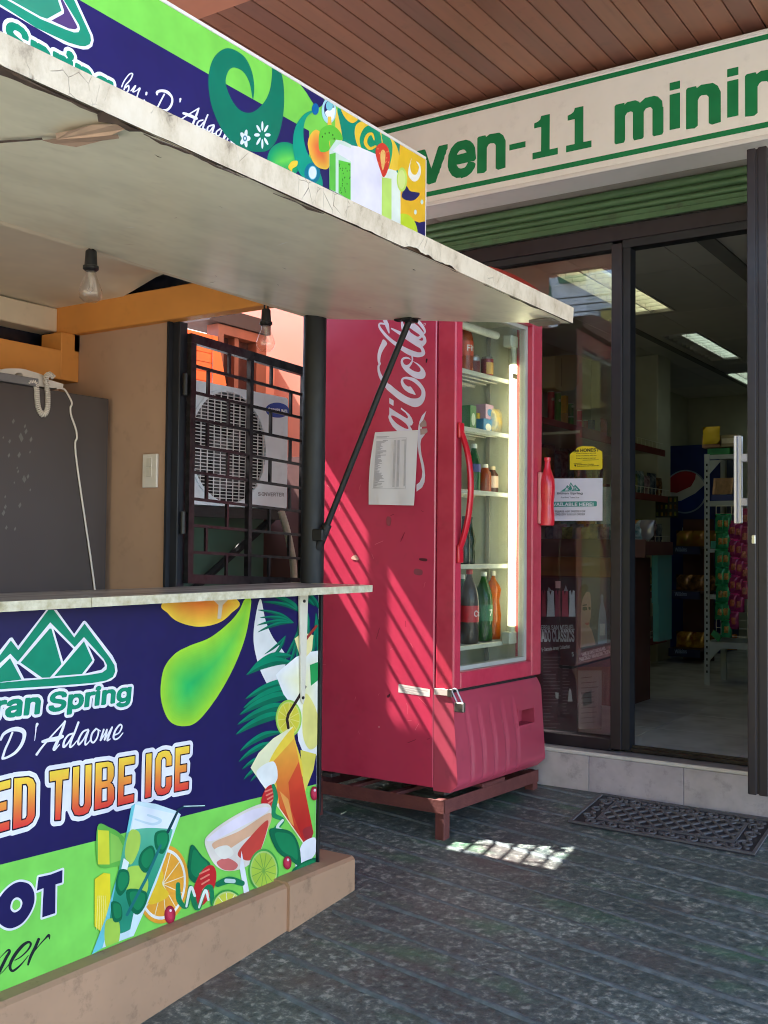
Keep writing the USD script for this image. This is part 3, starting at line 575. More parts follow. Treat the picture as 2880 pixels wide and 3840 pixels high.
A2 = Sheet(ksn, (-2.13, 0, 0), (0, 1, 0), (0, 0, 1), (1, 0, 0), lambda x, y: ox(-2.13, x, y)); A2.clip = sbox(-.5, 2.19, 3.487, 2.715)

# grille gate behind the kiosk
gt = thing('grille_gate', 'black steel grille gate in a brick-bond pattern in front of the outdoor unit', 'gate', (-3.4, 3.93, 1.0))
GX = -3.40; gp = lambda x, y: ox(GX, *frame(316.8, 662.4, .26042)(x, y)); gp2 = lambda x, y: ox(GX, *frame(316.8, 979.3, .26042)(x, y))
BLK2 = mat('gate_paint', (22, 20, 22), .3, var=.3, scale=14)
yL, yR, yC = gp(372, 600)[1], gp(1300, 600)[1] + .02, gp(858, 700)[1]
sagz = lambda y: -.032 * (y - yL) / .8
ztop, zbot = gp(372, 265)[2], gp2(360, 1040)[2]; rows = 9; zr = np.linspace(ztop, zbot, rows + 1)
def flat_bar(name, y0, y1, z, w, t=.014):
    put(name, (lambda b: hull([(x, y, z + sagz(y) + s) for x in (GX - t / 2, GX + t / 2) for y in (y0, y1) for s in (-w / 2, w / 2)]))(0), BLK2, gt)
flat_bar('top_rail', yL - .018, yR, zr[0], .042, .03); flat_bar('bottom_rail', yL - .018, yR, zr[-1], .042, .03)
for y, w in ((yL, .034), (yC, .024), (yR - .015, .03)): put('upright', hull([(x, y + q, z + sagz(y)) for x in (GX - .013, GX + .013) for q in (-w / 2, w / 2) for z in (zr[0], zr[-1])]), BLK2, gt)
ya = [yL + (yC - yL) * f for f in (.62, .27)]; yb = [yC + (yR - yC) * f for f in (.36, .72)]
for i in range(rows):
    if i: flat_bar('cross_bar', yL, yR - .02, zr[i], .013)
    for y in (ya[i % 2], yb[i % 2]):
        put('short_bar', bx(GX - .0066, GX + .0066, y - .0066, y + .0066, zr[i + 1] + sagz(y) + .004, zr[i] + sagz(y) - .004), BLK2, gt)
for zz in (1.93, 1.3): put('gate_hinge', cyl((GX - .005, yL - .035, zz - .05), (GX - .005, yL - .035, zz + .05), .012), BLK2, gt)

# alley: outdoor unit, bracket, walls, window
ac = thing('outdoor_unit', 'white air conditioner outdoor unit with round fan grille behind the black gate', 'air conditioner', (-3.8, 4.2, 1.4))
AX = -3.75; ap = lambda x, y: ox(AX, x, y)
ay0, ay1, az0, az1 = ap(395, 900)[1], ap(622, 900)[1], ap(500, 1094)[2], ap(510, 838)[2]
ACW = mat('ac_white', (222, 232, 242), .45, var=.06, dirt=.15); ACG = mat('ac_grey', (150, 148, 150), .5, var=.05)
fc = ap(492, 966); fr = (ap(492, 845)[2] - ap(492, 1088)[2]) / 2; fcy = fc[1] + .01
face = sbox(ay0, az0, ay1, az1).buffer(-.02).buffer(.02)
hole = Point(fcy, fc[2]).buffer(fr, 24).intersection(sbox(ay0 + .02, az0 + .02, ay1, az1))
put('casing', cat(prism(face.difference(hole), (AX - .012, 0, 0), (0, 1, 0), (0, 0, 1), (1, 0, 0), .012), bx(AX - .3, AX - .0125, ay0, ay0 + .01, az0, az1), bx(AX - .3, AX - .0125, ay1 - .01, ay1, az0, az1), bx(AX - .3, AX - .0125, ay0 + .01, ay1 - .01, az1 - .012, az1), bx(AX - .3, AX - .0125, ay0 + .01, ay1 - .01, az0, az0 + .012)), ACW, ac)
put('fan_well', bx(AX - .2, AX - .18, ay0 + .01, ay1 - .01, az0 + .012, az1 - .012), mat('ac_dark', (44, 42, 46), .7), ac)
bl = []
for q in range(4):
    a = q * math.pi / 2 + .5; t = np.linspace(0, 1, 5); P = []
    for u in t:
        for w in (-.38, .38): P.append((AX - .1 + w * .1, fcy + u * fr * .85 * math.cos(a + w * (.5 + .5 * u)), fc[2] + u * fr * .85 * math.sin(a + w * (.5 + .5 * u))))
    bl.append((np.array(P), np.array([[2 * i, 2 * i + 1, 2 * i + 3, 2 * i + 2] for i in range(4)])))
put('fan', cat(*bl, cyl((AX - .13, fcy, fc[2]), (AX - .06, fcy, fc[2]), fr * .22, 16)), mat('fan_grey', (92, 90, 92), .6), ac)
gr = []
for k in range(34):
    z = fc[2] - fr + (k + .5) * 2 * fr / 34; w = math.sqrt(max(fr * fr - (z - fc[2]) ** 2, 0)); a_, b_ = max(fcy - w, ay0 + .02), fcy + w
    gr.append(bx(AX + .002, AX + .006, a_, b_, z - .0021, z + .0021))
for k in range(12):
    y = fcy - fr + (k + .5) * 2 * fr / 12; w = math.sqrt(max(fr * fr - (y - fcy) ** 2, 0))
    if y > ay0 + .02: gr.append(bx(AX + .0065, AX + .009, y - .003, y + .003, fc[2] - w, fc[2] + w))
put('fan_grille', cat(*gr), mat('ac_grille', (222, 222, 224), .4), ac)
ringg = Point(fcy, fc[2]).buffer(fr + .012, 24).difference(Point(fcy, fc[2]).buffer(fr - .004, 24)).intersection(face)
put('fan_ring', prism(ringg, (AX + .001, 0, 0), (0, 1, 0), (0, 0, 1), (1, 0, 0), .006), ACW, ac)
sa = Sheet(ac, (AX, 0, 0), (0, 1, 0), (0, 0, 1), (1, 0, 0), lambda x, y: ox(AX, x, y), .0005)
fz7, fz8 = frame(316.8, 662.4, .26042), frame(316.8, 979.3, .26042)
lo = Point(0, 0).buffer(1, 24); lo = affinity.scale(lo, 1, 1); c0, c1 = sa.uv(fz7(985, 868)), sa.uv(fz7(1183, 850)); lo = affinity.rotate(affinity.scale(lo, (c1[0] - c0[0]) / 2, .042), 6); lo = affinity.translate(lo, (c0[0] + c1[0]) / 2, (c0[1] + c1[1]) / 2)
sa.add('maker_badge', [(lo, (34, 62, 160)), (sa.text('SAMSUNG', fz7(1008, 868), fz7(1165, 886), fz7(1008, 838), bold=.02), (235, 236, 240))])
sa.add('model_lettering', [(sa.text('S·INVERTER', fz8(922, 352), fz8(1138, 358), fz8(922, 322)), (128, 128, 132))])
br = thing('unit_bracket', 'black angle iron bracket under the outdoor unit on the green wall', 'bracket', (-3.9, 4.2, 1.2))
yl, yr = ay0 + .02, ay1 - .02
put('bracket_rail', cat(bx(AX - .3, AX - .02, yl - .02, yl + .0, az0 - .045, az0 - .004), bx(AX - .06, AX - .02, yl + .001, yr, az0 - .06, az0 - .004), bx(AX - .3, AX - .02, yr + .001, yr + .02, az0 - .045, az0 - .004)), BLK, br)
put('bracket_strut', tube([(AX - .06, yr - .03, az0 - .05), (AX - .3, yl + .3, az0 - .5)], .022, 6), BLK, br)
put('bracket_leg', cat(bx(AX - .32, AX - .28, yl + .17, yl + .22, .5, az0 - .004)), BLK, br)
hs = np.array([ap(592, 1105), ap(603, 1140), ap(612, 1180), ap(619, 1225), ap(620, 1300)]) + np.array([.05, 0, 0])
top('drain_hose', tube(spline(hs, False, 5), .02, 8), mat('pipe_wrap', (190, 182, 168), .8, var=.15, scale=30, bump=.6), 'lagged cream drain hose hanging below the outdoor unit', 'hose', smooth=True)
GRW = mat('green_wall', (74, 100, 84), .7, var=.15, scale=5, bump=.4, bscale=25); SAL = mat('salmon_house', (190, 116, 98), .75, var=.05)
top('green_side_wall', bx(-4.25, -4.06, 3.7, 4.84, -.6, 1.395), GRW, 'low dark green wall below the outdoor unit', 'wall')
top('stub_wall', cat(bx(-4.2, -3.72, 3.75, ay0 - .04, -.6, 2.08), bx(-4.2, -3.72, 3.56, 3.749, -.6, 1.85)), GRW, 'dark green wall stub between the kiosk and the outdoor unit', 'wall')
top('brown_side_wall', bx(-4.2, -3.72, 4.86, 5.05, -.6, 1.72), mat('brown_side', (96, 60, 54), .6, var=.1), 'red-brown wall end right of the outdoor unit', 'wall')
nh = thing('salmon_house', 'salmon painted house across the alley with brown framed window', 'house', (-6, 5.6, 0))
wz0_ = ox(-4.62, *fz7(700, 720))[2]
put('plaster_wall', bx(-12, -5.0, 5.61, 5.8, -.6, 3.0), mat('pale_plaster', (196, 196, 192), .8), nh)
put('house_wall', cat(bx(-4.999, -3.95, 5.6, 5.8, -.6, 3.1), bx(-4.87, -4.68, 3.9, 5.599, -.6, wz0_ - .31)), SAL, nh)
WB = mat('window_brown', (120, 62, 44), .5, var=.2, scale=6)
wp = lambda x, y: ox(-4.62, *fz7(x, y))
wa, wb = wp(545, 400), wp(945, 400); wz1, wz0 = wp(700, 185)[2], wp(700, 720)[2]
wd = put('window', cat(bx(-4.67, -4.57, wa[1], wa[1] + .05, wz0 - .3, wz1), bx(-4.67, -4.57, wb[1] - .1, wb[1], wz0 - .3, wz1), bx(-4.67, -4.57, wa[1] + .05, wb[1] - .1, wz1 - .06, wz1), bx(-4.67, -4.57, wa[1] + .05, wb[1] - .1, wz0 - .3, wz0 - .2), bx(-4.67, -4.59, (wa[1] + wb[1]) / 2 - .06, (wa[1] + wb[1]) / 2 - .02, wz0 - .2, wz1 - .06)), WB, nh)
put('window_glass', bx(-4.65, -4.645, wa[1] + .05, wb[1] - .1, wz0 - .2, wz1 - .06), mat('window_dark', (64, 34, 30), .12), wd)
put('window_pier', bx(-4.87, -4.62, wb[1], 5.6, -.6, 2.45), SAL, nh)
put('window_lintel', bx(-4.87, -4.55, wa[1] - .1, wb[1] + .02, wz1 + .005, wz1 + .1), mat('window_lintel_dark', (50, 34, 32), .7), nh)
z0_ = wp(450, 230)[2]; y0_ = wp(390, 400)[1]
for k in range(8): put('shutter_board', bx(-4.62, -4.58, y0_ - .25, wa[1] - .045, z0_ - (k + 1) * .06 + .004, z0_ - k * .06), mat('orange_shutter', (236, 104, 40), .55, var=.12, scale=8), nh)
put('shutter_curtain', hull([(-4.575, wa[1] - .05, z0_), (-4.56, wa[1] - .05, z0_ - .5), (-4.575, wa[1] - .001, z0_), (-4.56, wa[1] + .07, z0_ - .3), (-4.575, wa[1] + .0, z0_ - .5)]), mat('orange_shutter', (0, 0, 0)), nh)

# kiosk fittings
def bulb(name, px, py, y, label):
    p = oy(y, px, py); b = thing(name, label, 'light bulb', p, group='bare bulbs under the kiosk ceiling')
    K = lambda q: [(a * 1.24, b * 1.24) for a, b in q]
    put('socket', lathe([(0, 0), (.015, 0), (.018, -.004), (.0205, -.05), (.0255, -.052), (.0255, -.062), (.018, -.068), (0, -.068)], p, 20), mat('bakelite', (28, 26, 28), .3), b, smooth=35)
    for q in (-.009, .009): put('wire', tube([p + [q, 0, -.004], p + [q, 0, .03], p + [q * .6, 0, .07]], .0035, 6), BLK, b)
    put('bulb_glass', lathe([(.016, -.066), (.0175, -.08), (.026, -.10), (.035, -.124), (.038, -.14), (.034, -.156), (.022, -.168), (0, -.172)], p, 24), pane('bulb_clear', (.96, .94, .92), 1.75), b, smooth=True)
    put('bulb_stem', lathe([(0, -.068), (.011, -.069), (.008, -.09), (.004, -.118), (0, -.119)], p, 12), pane('bulb_clear'), b, smooth=True)
    put('filament', tube([p + [-.004, 0, -.118], p + [-.014, 0, -.132], p + [0, 0, -.137], p + [.014, 0, -.132], p + [.004, 0, -.118]], .0009, 5), mat('wire_grey', (160, 150, 140), .4, .8), b)
bulb('light_bulb', 197, 541, 2.31, 'clear bare bulb in black socket hanging at the left above the telephone')
bulb('light_bulb', 575, 668, 3.26, 'clear bare bulb in black socket hanging in front of the grille gate')
GCY = mat('grey_cabinet', (78, 68, 66), .55, var=.08, scale=2, dirt=.0, bump=.15, bscale=200)
cb = thing('grey_cabinet', 'tall plain grey metal cabinet under the telephone in the kiosk', 'cabinet', (-3.95, 2.6, -.3))
put('cabinet_front', bx(-3.875, -3.85, 1.2, 3.44, -.3, 1.888, .003), GCY, cb); put('cabinet_side', bx(-4.09, -3.876, 1.2, 3.438, -.3, 1.886), GCY, cb)
for k in range(26):
    y, z = 2.83 + .12 * random.random() + .05 * random.random(), 1.25 + random.random() * .5; s = .004 + .008 * random.random()
    put('scuff', prism(Polygon([(y, z), (y + s, z + s * 1.5), (y + s * 1.6, z + s * .4), (y + s * .7, z - s)]), (-3.8499, 0, 0), (0, 1, 0), (0, 0, 1), (1, 0, 0), .0003), mat('scuff_pale', (112, 107, 102), .8), cb)
top('cabinet_shelf_box', bx(-4.05, -3.83, 2.5, 3.02, 1.89, 1.925, .003), mat('grey_strip', (126, 122, 124), .5), 'low grey tray under the telephone on the cabinet', 'tray')
TW = mat('phone_white', (226, 214, 204), .4, var=.04)
tp = thing('telephone', 'cream desk telephone with curly cord lying on the grey cabinet', 'telephone', (-3.92, 3.05, 1.89))
hp = lambda x, y: ox(-3.86, *frame(0, 576, .21097)(x, y))     # 700 px crop of the kiosk corner
frp = frame(0, 576.0, .24304)
hp = lambda x, y: ox(-3.87, *frp(x, y))
g = Polygon([hp(*q)[1:] for q in ((135, 985), (300, 960), (420, 1005), (552, 1045), (545, 1085), (400, 1075), (140, 1035))])
put('phone_base', prism(g.buffer(-.004).buffer(.004), (-3.99, 0, 0), (0, 1, 0), (0, 0, 1), (1, 0, 0), .13), TW, tp)
g = Polygon([hp(*q)[1:] for q in spline([(-60, 960), (0, 925), (60, 905), (200, 905), (300, 930), (400, 965), (425, 1005), (350, 1005), (290, 995), (225, 1000), (210, 950), (170, 940), (140, 960), (100, 975), (0, 975), (-60, 985)], True, 5)])
put('handset', prism(g.buffer(0), (-3.94, 0, 0), (0, 1, 0), (0, 0, 1), (1, 0, 0), .06), TW, tp)
path = spline([hp(*q) for q in ((205, 1032), (262, 1030), (285, 1080), (290, 1180), (305, 1270), (345, 1322), (380, 1270), (385, 1150), (375, 1040), (372, 985), (400, 962), (438, 992))], False, 24) + [.03, 0, 0]
dl_ = np.r_[0, np.cumsum(np.linalg.norm(np.diff(path, axis=0), axis=1))]; s_ = np.linspace(0, dl_[-1], 1500); pc = np.stack([np.interp(s_, dl_, path[:, i]) for i in range(3)], 1)
tt = np.gradient(pc, axis=0); tt /= np.linalg.norm(tt, axis=1, keepdims=True); e1 = np.array([1.0, 0, 0]); n1 = np.cross(tt, e1); n1 /= np.linalg.norm(n1, axis=1, keepdims=True); ph = s_ / .0085 * 2 * math.pi
put('curly_cord', tube(pc + .0095 * (np.cos(ph)[:, None] * e1 + np.sin(ph)[:, None] * n1), .0034, 6), TW, tp, smooth=True)
put('line_cord', tube(spline([hp(*q) + [.026, 0, 0] for q in ((470, 1085), (530, 1090), (570, 1140), (605, 1215), (592, 1260), (600, 1330), (635, 1430), (650, 1520), (640, 1680))] + [np.array(ox(-3.84, x, y)) for x, y in ((195, 1200), (207, 1290))], False, 6), .0045, 6), TW, tp, smooth=True)
sw = thing('light_switch', 'white double rocker light switch on the brown kiosk wall', 'switch', (-3.6, 3.468, 1.3))
q0, q1 = oy(3.468, 311, 1054), oy(3.468, 343, 980)
put('plate', bx(q0[0], q1[0], 3.455, 3.4695, q0[2], q1[2], .003), mat('switch_white', (228, 218, 208), .4), sw)
for k in (0, 1): put('rocker', bx(q0[0] + .03, q1[0] - .03, 3.451, 3.456, q0[2] + .05 + k * .045, q0[2] + .092 + k * .045, .001), mat('switch_rocker', (214, 204, 192), .35), sw)
# ------------------------------------------------------------------ drinks cooler on its stand
SK = .067
def shear(mesh):
    v, f = arr(mesh); v = v.copy(); v[:, 0] += SK * (v[:, 1] - 4.10); return v, f
cx = lambda X, x, y: (lambda p: np.array([X, p[1], p[2]]))(opl((1, -SK, 0), X - SK * 4.10, x, y))
RED = mat('cooler_red', (190, 50, 80), .34, var=.05, scale=3, dirt=.17, coat=.8, crough=.12); REDD = mat('door_red', (184, 52, 74), .3, var=.08, scale=5, dirt=.2, coat=.2)
REDL = mat('panel_red', (172, 62, 82), .42, var=.08, scale=4, dirt=.18)
LIN = mat('cooler_liner', (184, 188, 172), .4, var=.04, dirt=.15); SHW = mat('wire_white', (206, 206, 192), .4)
co = thing('drinks_cooler', 'tall red glass door drinks cooler with white script lettering on its side', 'cooler', (-2.75, 4.5, .1))
cput = lambda nm, ms, m_, par=co, **k: put(nm, shear(ms), m_, par, **k)
yR = cx(-2.335, 1171, 1000)[1]; zb, zt = .122, 2.42
cput('side_panel', bx(-3.12, -2.437, 4.10, 4.145, zb, zt, .004), RED)
cput('cabinet', cat(bx(-3.12, -2.437, yR - .045, yR, zb, zt, .004), bx(-3.08, -2.44, 4.146, yR - .046, 2.345, zt - .002), bx(-3.08, -2.44, 4.146, yR - .046, zb + .002, .575)), RED)
cput('back_panel', bx(-3.12, -3.08, 4.146, yR - .046, zb, zt), mat('back_grey', (92, 94, 96), .5, .3))
cput('liner', cat(bx(-3.079, -3.075, 4.15, yR - .05, .58, 2.34), bx(-3.075, -2.45, 4.147, 4.15, .58, 2.34), bx(-3.075, -2.45, yR - .05, yR - .047, .58, 2.34), bx(-3.075, -2.45, 4.15, yR - .05, .577, .582), bx(-3.075, -2.45, 4.15, yR - .05, 2.338, 2.343)), LIN)
gz0, gz1 = .640, 2.315; gy0, gy1 = 4.158, cx(-2.335, 1151, 1000)[1]
fr_ = lambda x0, x1, b: cat(bx(x0, x1, 4.10, gy0, .565, 2.40, b), bx(x0, x1, gy1, yR, .565, 2.40, b), bx(x0, x1, gy0, gy1, .565, gz0, b), bx(x0, x1, gy0, gy1, gz1, 2.40, b))
cput('door_frame', fr_(-2.43, -2.335, .006), REDD)
gf = lambda x0, x1, w: cat(bx(x0, x1, gy0 + .001, gy0 + w, gz0 + .001, gz1 - .001), bx(x0, x1, gy1 - w, gy1 - .001, gz0 + .001, gz1 - .001), bx(x0, x1, gy0 + w, gy1 - w, gz0 + .001, gz0 + .02), bx(x0, x1, gy0 + w, gy1 - w, gz1 - .02, gz1 - .001))
cput('glass_seal', gf(-2.40, -2.365, .022), mat('seal_grey', (168, 170, 164), .45))
cput('door_glass', bx(-2.376, -2.372, gy0 + .02, gy1 - .02, gz0 + .018, gz1 - .018), pane('cooler_glass', (.93, .95, .92), 1.5, .06))
hy = 4.13
hpth = spline([(-2.335, hy, 1.735), (-2.315, hy, 1.70), (-2.285, hy, 1.60), (-2.272, hy, 1.47), (-2.285, hy, 1.33), (-2.315, hy, 1.22), (-2.335, hy, 1.18)], False, 6)
V, F = [], []
for i, p in enumerate(hpth):
    for dy, dx in ((-.014, -.008), (.014, -.008), (.016, .003), (.008, .010), (-.008, .010), (-.016, .003)): V.append(p + [dx, dy, 0])
n_ = len(hpth)
for i in range(n_ - 1):
    for j in range(6): F.append([i * 6 + j, i * 6 + (j + 1) % 6, (i + 1) * 6 + (j + 1) % 6, (i + 1) * 6 + j])
RH = mat('handle_red', (190, 24, 42), .3, coat=.4)
cput('handle', cat((np.array(V), np.array(F)), bx(-2.334, -2.318, hy - .02, hy + .02, 1.69, 1.76, .005), bx(-2.334, -2.318, hy - .02, hy + .02, 1.13, 1.21, .005)), RH, smooth=40)
pb = cx(-2.30, 1184, 1136); hb = cx(-2.30, 1184, 988)[2] - pb[2]
prof = [(0, 0), (.034, .002), (.037, .03), (.036, .06), (.032, .10), (.0325, .115), (.037, .16), (.038, .20), (.035, .235), (.024, .27), (.016, .295), (.0135, .325), (.0135, .33), (.0165, .332), (.0165, .348), (0, .35)]
v, f = lathe([(r, z * hb / .35) for r, z in prof], (-2.30, pb[1] - .01, pb[2]), 18)
ang = np.arctan2(v[:, 1] - pb[1] + .01, v[:, 0] + 2.30); rr_ = np.hypot(v[:, 0] + 2.30, v[:, 1] - pb[1] + .01); flute = 1 + .03 * np.cos(ang * 10) * ((v[:, 2] - pb[2]) < .09)
v[:, 0], v[:, 1] = -2.30 + rr_ * flute * np.cos(ang), pb[1] - .01 + rr_ * flute * np.sin(ang)
cput('bottle_grip', cat((v, f)), mat('grip_red', (206, 32, 50), .25, coat=.5), smooth=40)
cput('grip_plate', bx(-2.334, -2.318, pb[1] - .05, pb[1] - .012, pb[2] + .01, pb[2] + hb * .78, .004), mat('grip_plate_pink', (206, 130, 124), .5))
# crown
yc, hw = (4.10 + yR) / 2, (yR - 4.10) / 2; n_ = 24; V = []
for x in (-2.45, -2.30):
    for i in range(n_ + 1):
        y = 4.10 + (yR - 4.10) * i / n_; u = (y - yc) / hw; V.append([x, y, 2.43 + .085 * math.sqrt(max(0, 1 - u * u * .98))])
for x in (-2.45, -2.30):
    for i in range(n_ + 1): V.append([x, 4.10 + (yR - 4.10) * i / n_, 2.403])
k = n_ + 1; F = []
for i in range(n_): F += [[i, i + 1, k + i + 1, k + i], [k + i, k + i + 1, 3 * k + i + 1, 3 * k + i], [i, 2 * k + i, 2 * k + i + 1, i + 1]]
F += [[2 * k, 3 * k, k, 0], [n_, k + n_, 3 * k + n_, 2 * k + n_]]
for i in range(n_): F.append([2 * k + i, 3 * k + i, 3 * k + i + 1, 2 * k + i + 1])
cput('crown', (np.array(V), np.array(F)), mat('crown_red', (150, 48, 38), .4, dirt=.15))
# louvred lower panel
ny_, nz_ = 74, 26; yy = np.linspace(4.10, yR, ny_); zz = np.linspace(zb - .012, .548, nz_)
rp = [cx(-2.33, x, 1600)[1] for x in (1011, 1037, 1062, 1087, 1111)]; sl = [cx(-2.33, x, y) for x, y in ((1119, 1568), (1152, 1528))]
def xf(y, z):
    t = (z - zb) / (.548 - zb); x = -2.338 + .03 * (1 - t) - .02 * max(0, t - .9) / .1 - .03 * max(0, .06 - t) / .06
    if .02 < t < .80: x -= .016 * max(0, sum(max(0, 1 - abs((y - q - .02 * math.sin(t * 5)) / .014)) for q in rp)) * math.sin(math.pi * min(1, max(0, (t - .02) / .78))) ** .35
    return x
V = np.array([[xf(y, z), y, z] for z in zz for y in yy]); F = []
for j in range(nz_ - 1):
    for i in range(ny_ - 1):
        ym, zm = (yy[i] + yy[i + 1]) / 2, (zz[j] + zz[j + 1]) / 2
        if sl[0][1] < ym < sl[1][1] and sl[0][2] < zm < sl[1][2]: continue
        F.append([j * ny_ + i, j * ny_ + i + 1, (j + 1) * ny_ + i + 1, (j + 1) * ny_ + i])
side_ = []
for y in (4.10, yR):
    pts = [[xf(y, z), y, z] for z in zz]; n0 = len(V) + sum(len(q[0]) for q in side_)
    side_.append((np.array(pts + [[-2.436, y, z] for z in zz]), np.array([[i, i + 1, nz_ + i + 1, nz_ + i] for i in range(nz_ - 1)])))
topc = (np.array([[xf(y, .548), y, .548] for y in yy] + [[-2.436, y, .548] for y in yy]), np.array([[i, i + 1, ny_ + i + 1, ny_ + i] for i in range(ny_ - 1)]))
botc = (np.array([[xf(y, zz[0]), y, zz[0]] for y in yy] + [[-2.436, y, zz[0]] for y in yy]), np.array([[i, i + 1, ny_ + i + 1, ny_ + i] for i in range(ny_ - 1)]))
cput('lower_panel', cat((V, np.array(F)), *side_, topc, botc), REDL, smooth=35)
s0, s1 = sl[0], sl[1]
cput('panel_slot', cat(bx(-2.40, -2.395, s0[1] - .01, s1[1] + .01, s0[2] - .01, s1[2] + .01), bx(-2.395, -2.325, s0[1] - .01, s0[1] - .001, s0[2] - .01, s1[2] + .01), bx(-2.395, -2.325, s1[1] + .001, s1[1] + .01, s0[2] - .01, s1[2] + .01), bx(-2.395, -2.322, s0[1], s1[1], s0[2] - .01, s0[2] - .001)), REDL)
cput('switch_box', bx(-2.394, -2.38, s0[1] + .0, s0[1] + (s1[1] - s0[1]) * .5, s0[2] + .01, s1[2] - .0), BLK)
cput('hinge_gap', bx(-2.44, -2.36, 4.12, yR - .01, .5485, .5645), mat('gap_dark', (24, 16, 18), .8))
for y, z in ((4.16, 0), (yR - .06, 0)):
    for x in (-3.05, -2.42): cput('foot', cat(bx(x - .03, x + .03, y - .035, y + .035, .088, .11, .004), cyl((x, y - .03, .098), (x, y + .03, .098), .012)), mat('foot_grey', (74, 66, 66), .5, .3, var=.3, scale=20))
# cooler innards
shz = [cx(-2.47, x, y)[2] for x, y in ((1000, 797), (1000, 922), (997, 1058), (996, 1221), (992, 1398))]
for z in shz:
    bars = [cyl((x, 4.155, z - .004), (x, yR - .055, z - .004), .004, 6) for x in np.linspace(-3.0, -2.5, 9)]
    w = [cyl((-3.05, y, z - .0005), (-2.475, y, z - .0005), .0026, 5) for y in np.linspace(4.17, yR - .075, 20)]
    cput('shelf', cat(bx(-2.478, -2.466, 4.155, yR - .055, z - .018, z + .004, .003), bx(-2.70, -2.69, 4.155, yR - .055, z - .016, z - .008), *bars, *w), SHW)
for y in (4.152, yR - .06):
    cput('shelf_post', bx(-2.62, -2.60, y, y + .008, .6, 2.33), mat('shelf_post_grey', (134, 134, 122), .5))
tl0, tl1 = cx(-2.43, 1103, 1352), cx(-2.43, 1112, 790); ty = cx(-2.43, 1107, 1080)[1]
cput('lamp_tube', tube([(-2.43, ty, tl0[2]), (-2.43, ty, tl1[2])], 0.019, 16), emit('cooler_tube_glow', (255, 250, 205), 1.7), smooth=True)
cput('lamp_holder', cat(bx(-2.47, -2.42, ty - .035, ty + .035, tl1[2] + .09, tl1[2] + .15, .006), cyl((-2.43, ty, tl1[2]), (-2.43, ty, tl1[2] + .09), .013, 12), bx(-2.47, -2.42, ty - .035, ty + .035, tl0[2] - .09, tl0[2] - .03, .006), cyl((-2.43, ty, tl0[2] - .03), (-2.43, ty, tl0[2]), .013, 12)), LIN)
cput('lamp_cover', tube([(-2.43, ty, tl0[2] - .03), (-2.43, ty, tl1[2] + .09)], .027, 16, caps=False), pane('lamp_cover_clear', (.97, .97, .94), 1.3), smooth=True)
cput('top_lamp', tube([(-2.50, 4.2, 2.27), (-2.50, yR - .17, 2.27)], .02, 12), mat('dead_tube', (214, 212, 200), .25), smooth=True)
cput('price_tag', bx(-2.404, -2.402, ty - .05, ty - .01, tl1[2] - .075, tl1[2] - .05), mat('tag_tan', (180, 150, 110), .6))
# lettering on the side panel
sc = Sheet(co, (0, 4.0999, 0), (1, 0, 0), (0, 0, 1), (0, -1, 0), lambda x, y: oy(4.0999, x, y), .0003); sc.clip = sbox(-3.1, .3, -2.44, 2.40)
WH = (226, 220, 236)
T = []
T += [sc.poly(q, True, F1, 5) for q in (
    [(1130, 1890), (1020, 1712), (960, 1705), (890, 1660), (845, 1600), (835, 1550), (870, 1528), (960, 1540), (1080, 1595), (1190, 1690), (1255, 1780), (1268, 1860), (1245, 1930), (1190, 1975), (1100, 1988), (1000, 1975), (880, 1920), (700, 1800), (480, 1632), (425, 1740), (560, 1870), (760, 2030), (960, 2140), (1100, 2190), (1220, 2165), (1310, 2080), (1355, 1960), (1360, 1840), (1330, 1740), (1240, 1610), (1110, 1510), (960, 1475), (860, 1478), (800, 1515), (778, 1590), (800, 1680), (860, 1770), (960, 1845), (1060, 1882)],
    [(505, 1970), (610, 2035), (605, 2165), (503, 2100)][:0] or [(225, 1230), (240, 1190), (262, 1160), (290, 1190), (275, 1250), (300, 1370), (360, 1480), (470, 1630), (425, 1740), (340, 1620), (265, 1480), (228, 1340)],
    [(365, 585), (455, 680), (390, 790), (330, 900), (300, 1010), (290, 1110), (310, 1160), (275, 1210), (245, 1160), (225, 1050), (228, 940), (262, 800), (310, 690)])]
T.append(sc.poly([(505, 1970), (610, 2035), (605, 2165), (503, 2100)], f=F1))
def ring_(outer, inner): return sc.poly(outer, True, F1, 5).difference(sc.poly(inner, True, F1, 5))
T.append(ring_([(1050, 1090), (960, 1010), (860, 1005), (795, 1050), (778, 1130), (800, 1220), (880, 1330), (1000, 1430), (1130, 1505), (1250, 1528), (1330, 1500), (1365, 1430), (1350, 1340), (1280, 1240), (1170, 1150)], [(1055, 1118), (975, 1240), (1080, 1330), (1190, 1360), (1240, 1335), (1240, 1280), (1190, 1210), (1120, 1150)]).difference(sc.poly([(1040, 1085), (960, 1052), (880, 1052), (835, 1080), (840, 1140), (890, 1190), (960, 1180), (1015, 1120)], True, F1, 5)))
T.append(sc.stroke([(1040, 960), (1055, 1060), (1030, 1150), (975, 1230)], [36, 34, 34, 40], F1))
T.append(sc.stroke([(400, 225), (300, 208), (262, 250), (300, 340), (420, 490), (560, 620), (740, 750), (900, 850), (1040, 915), (1180, 950), (1290, 935), (1310, 880), (1265, 780), (1150, 690), (900, 520), (560, 330)], [40, 44, 46, 58, 70, 80, 96, 120, 130, 120, 100, 84, 70, 100, 110, 34], F1))
T.append(sc.stroke([(395, 120), (450, 240), (500, 430)], [90, 96, 30], F1, smooth=False))
T.append(sc.stroke([(1265, 760), (1360, 640), (1290, 500), (1180, 560), (1000, 470), (950, 400)], [40, 50, 60, 70, 90, 80], F1))
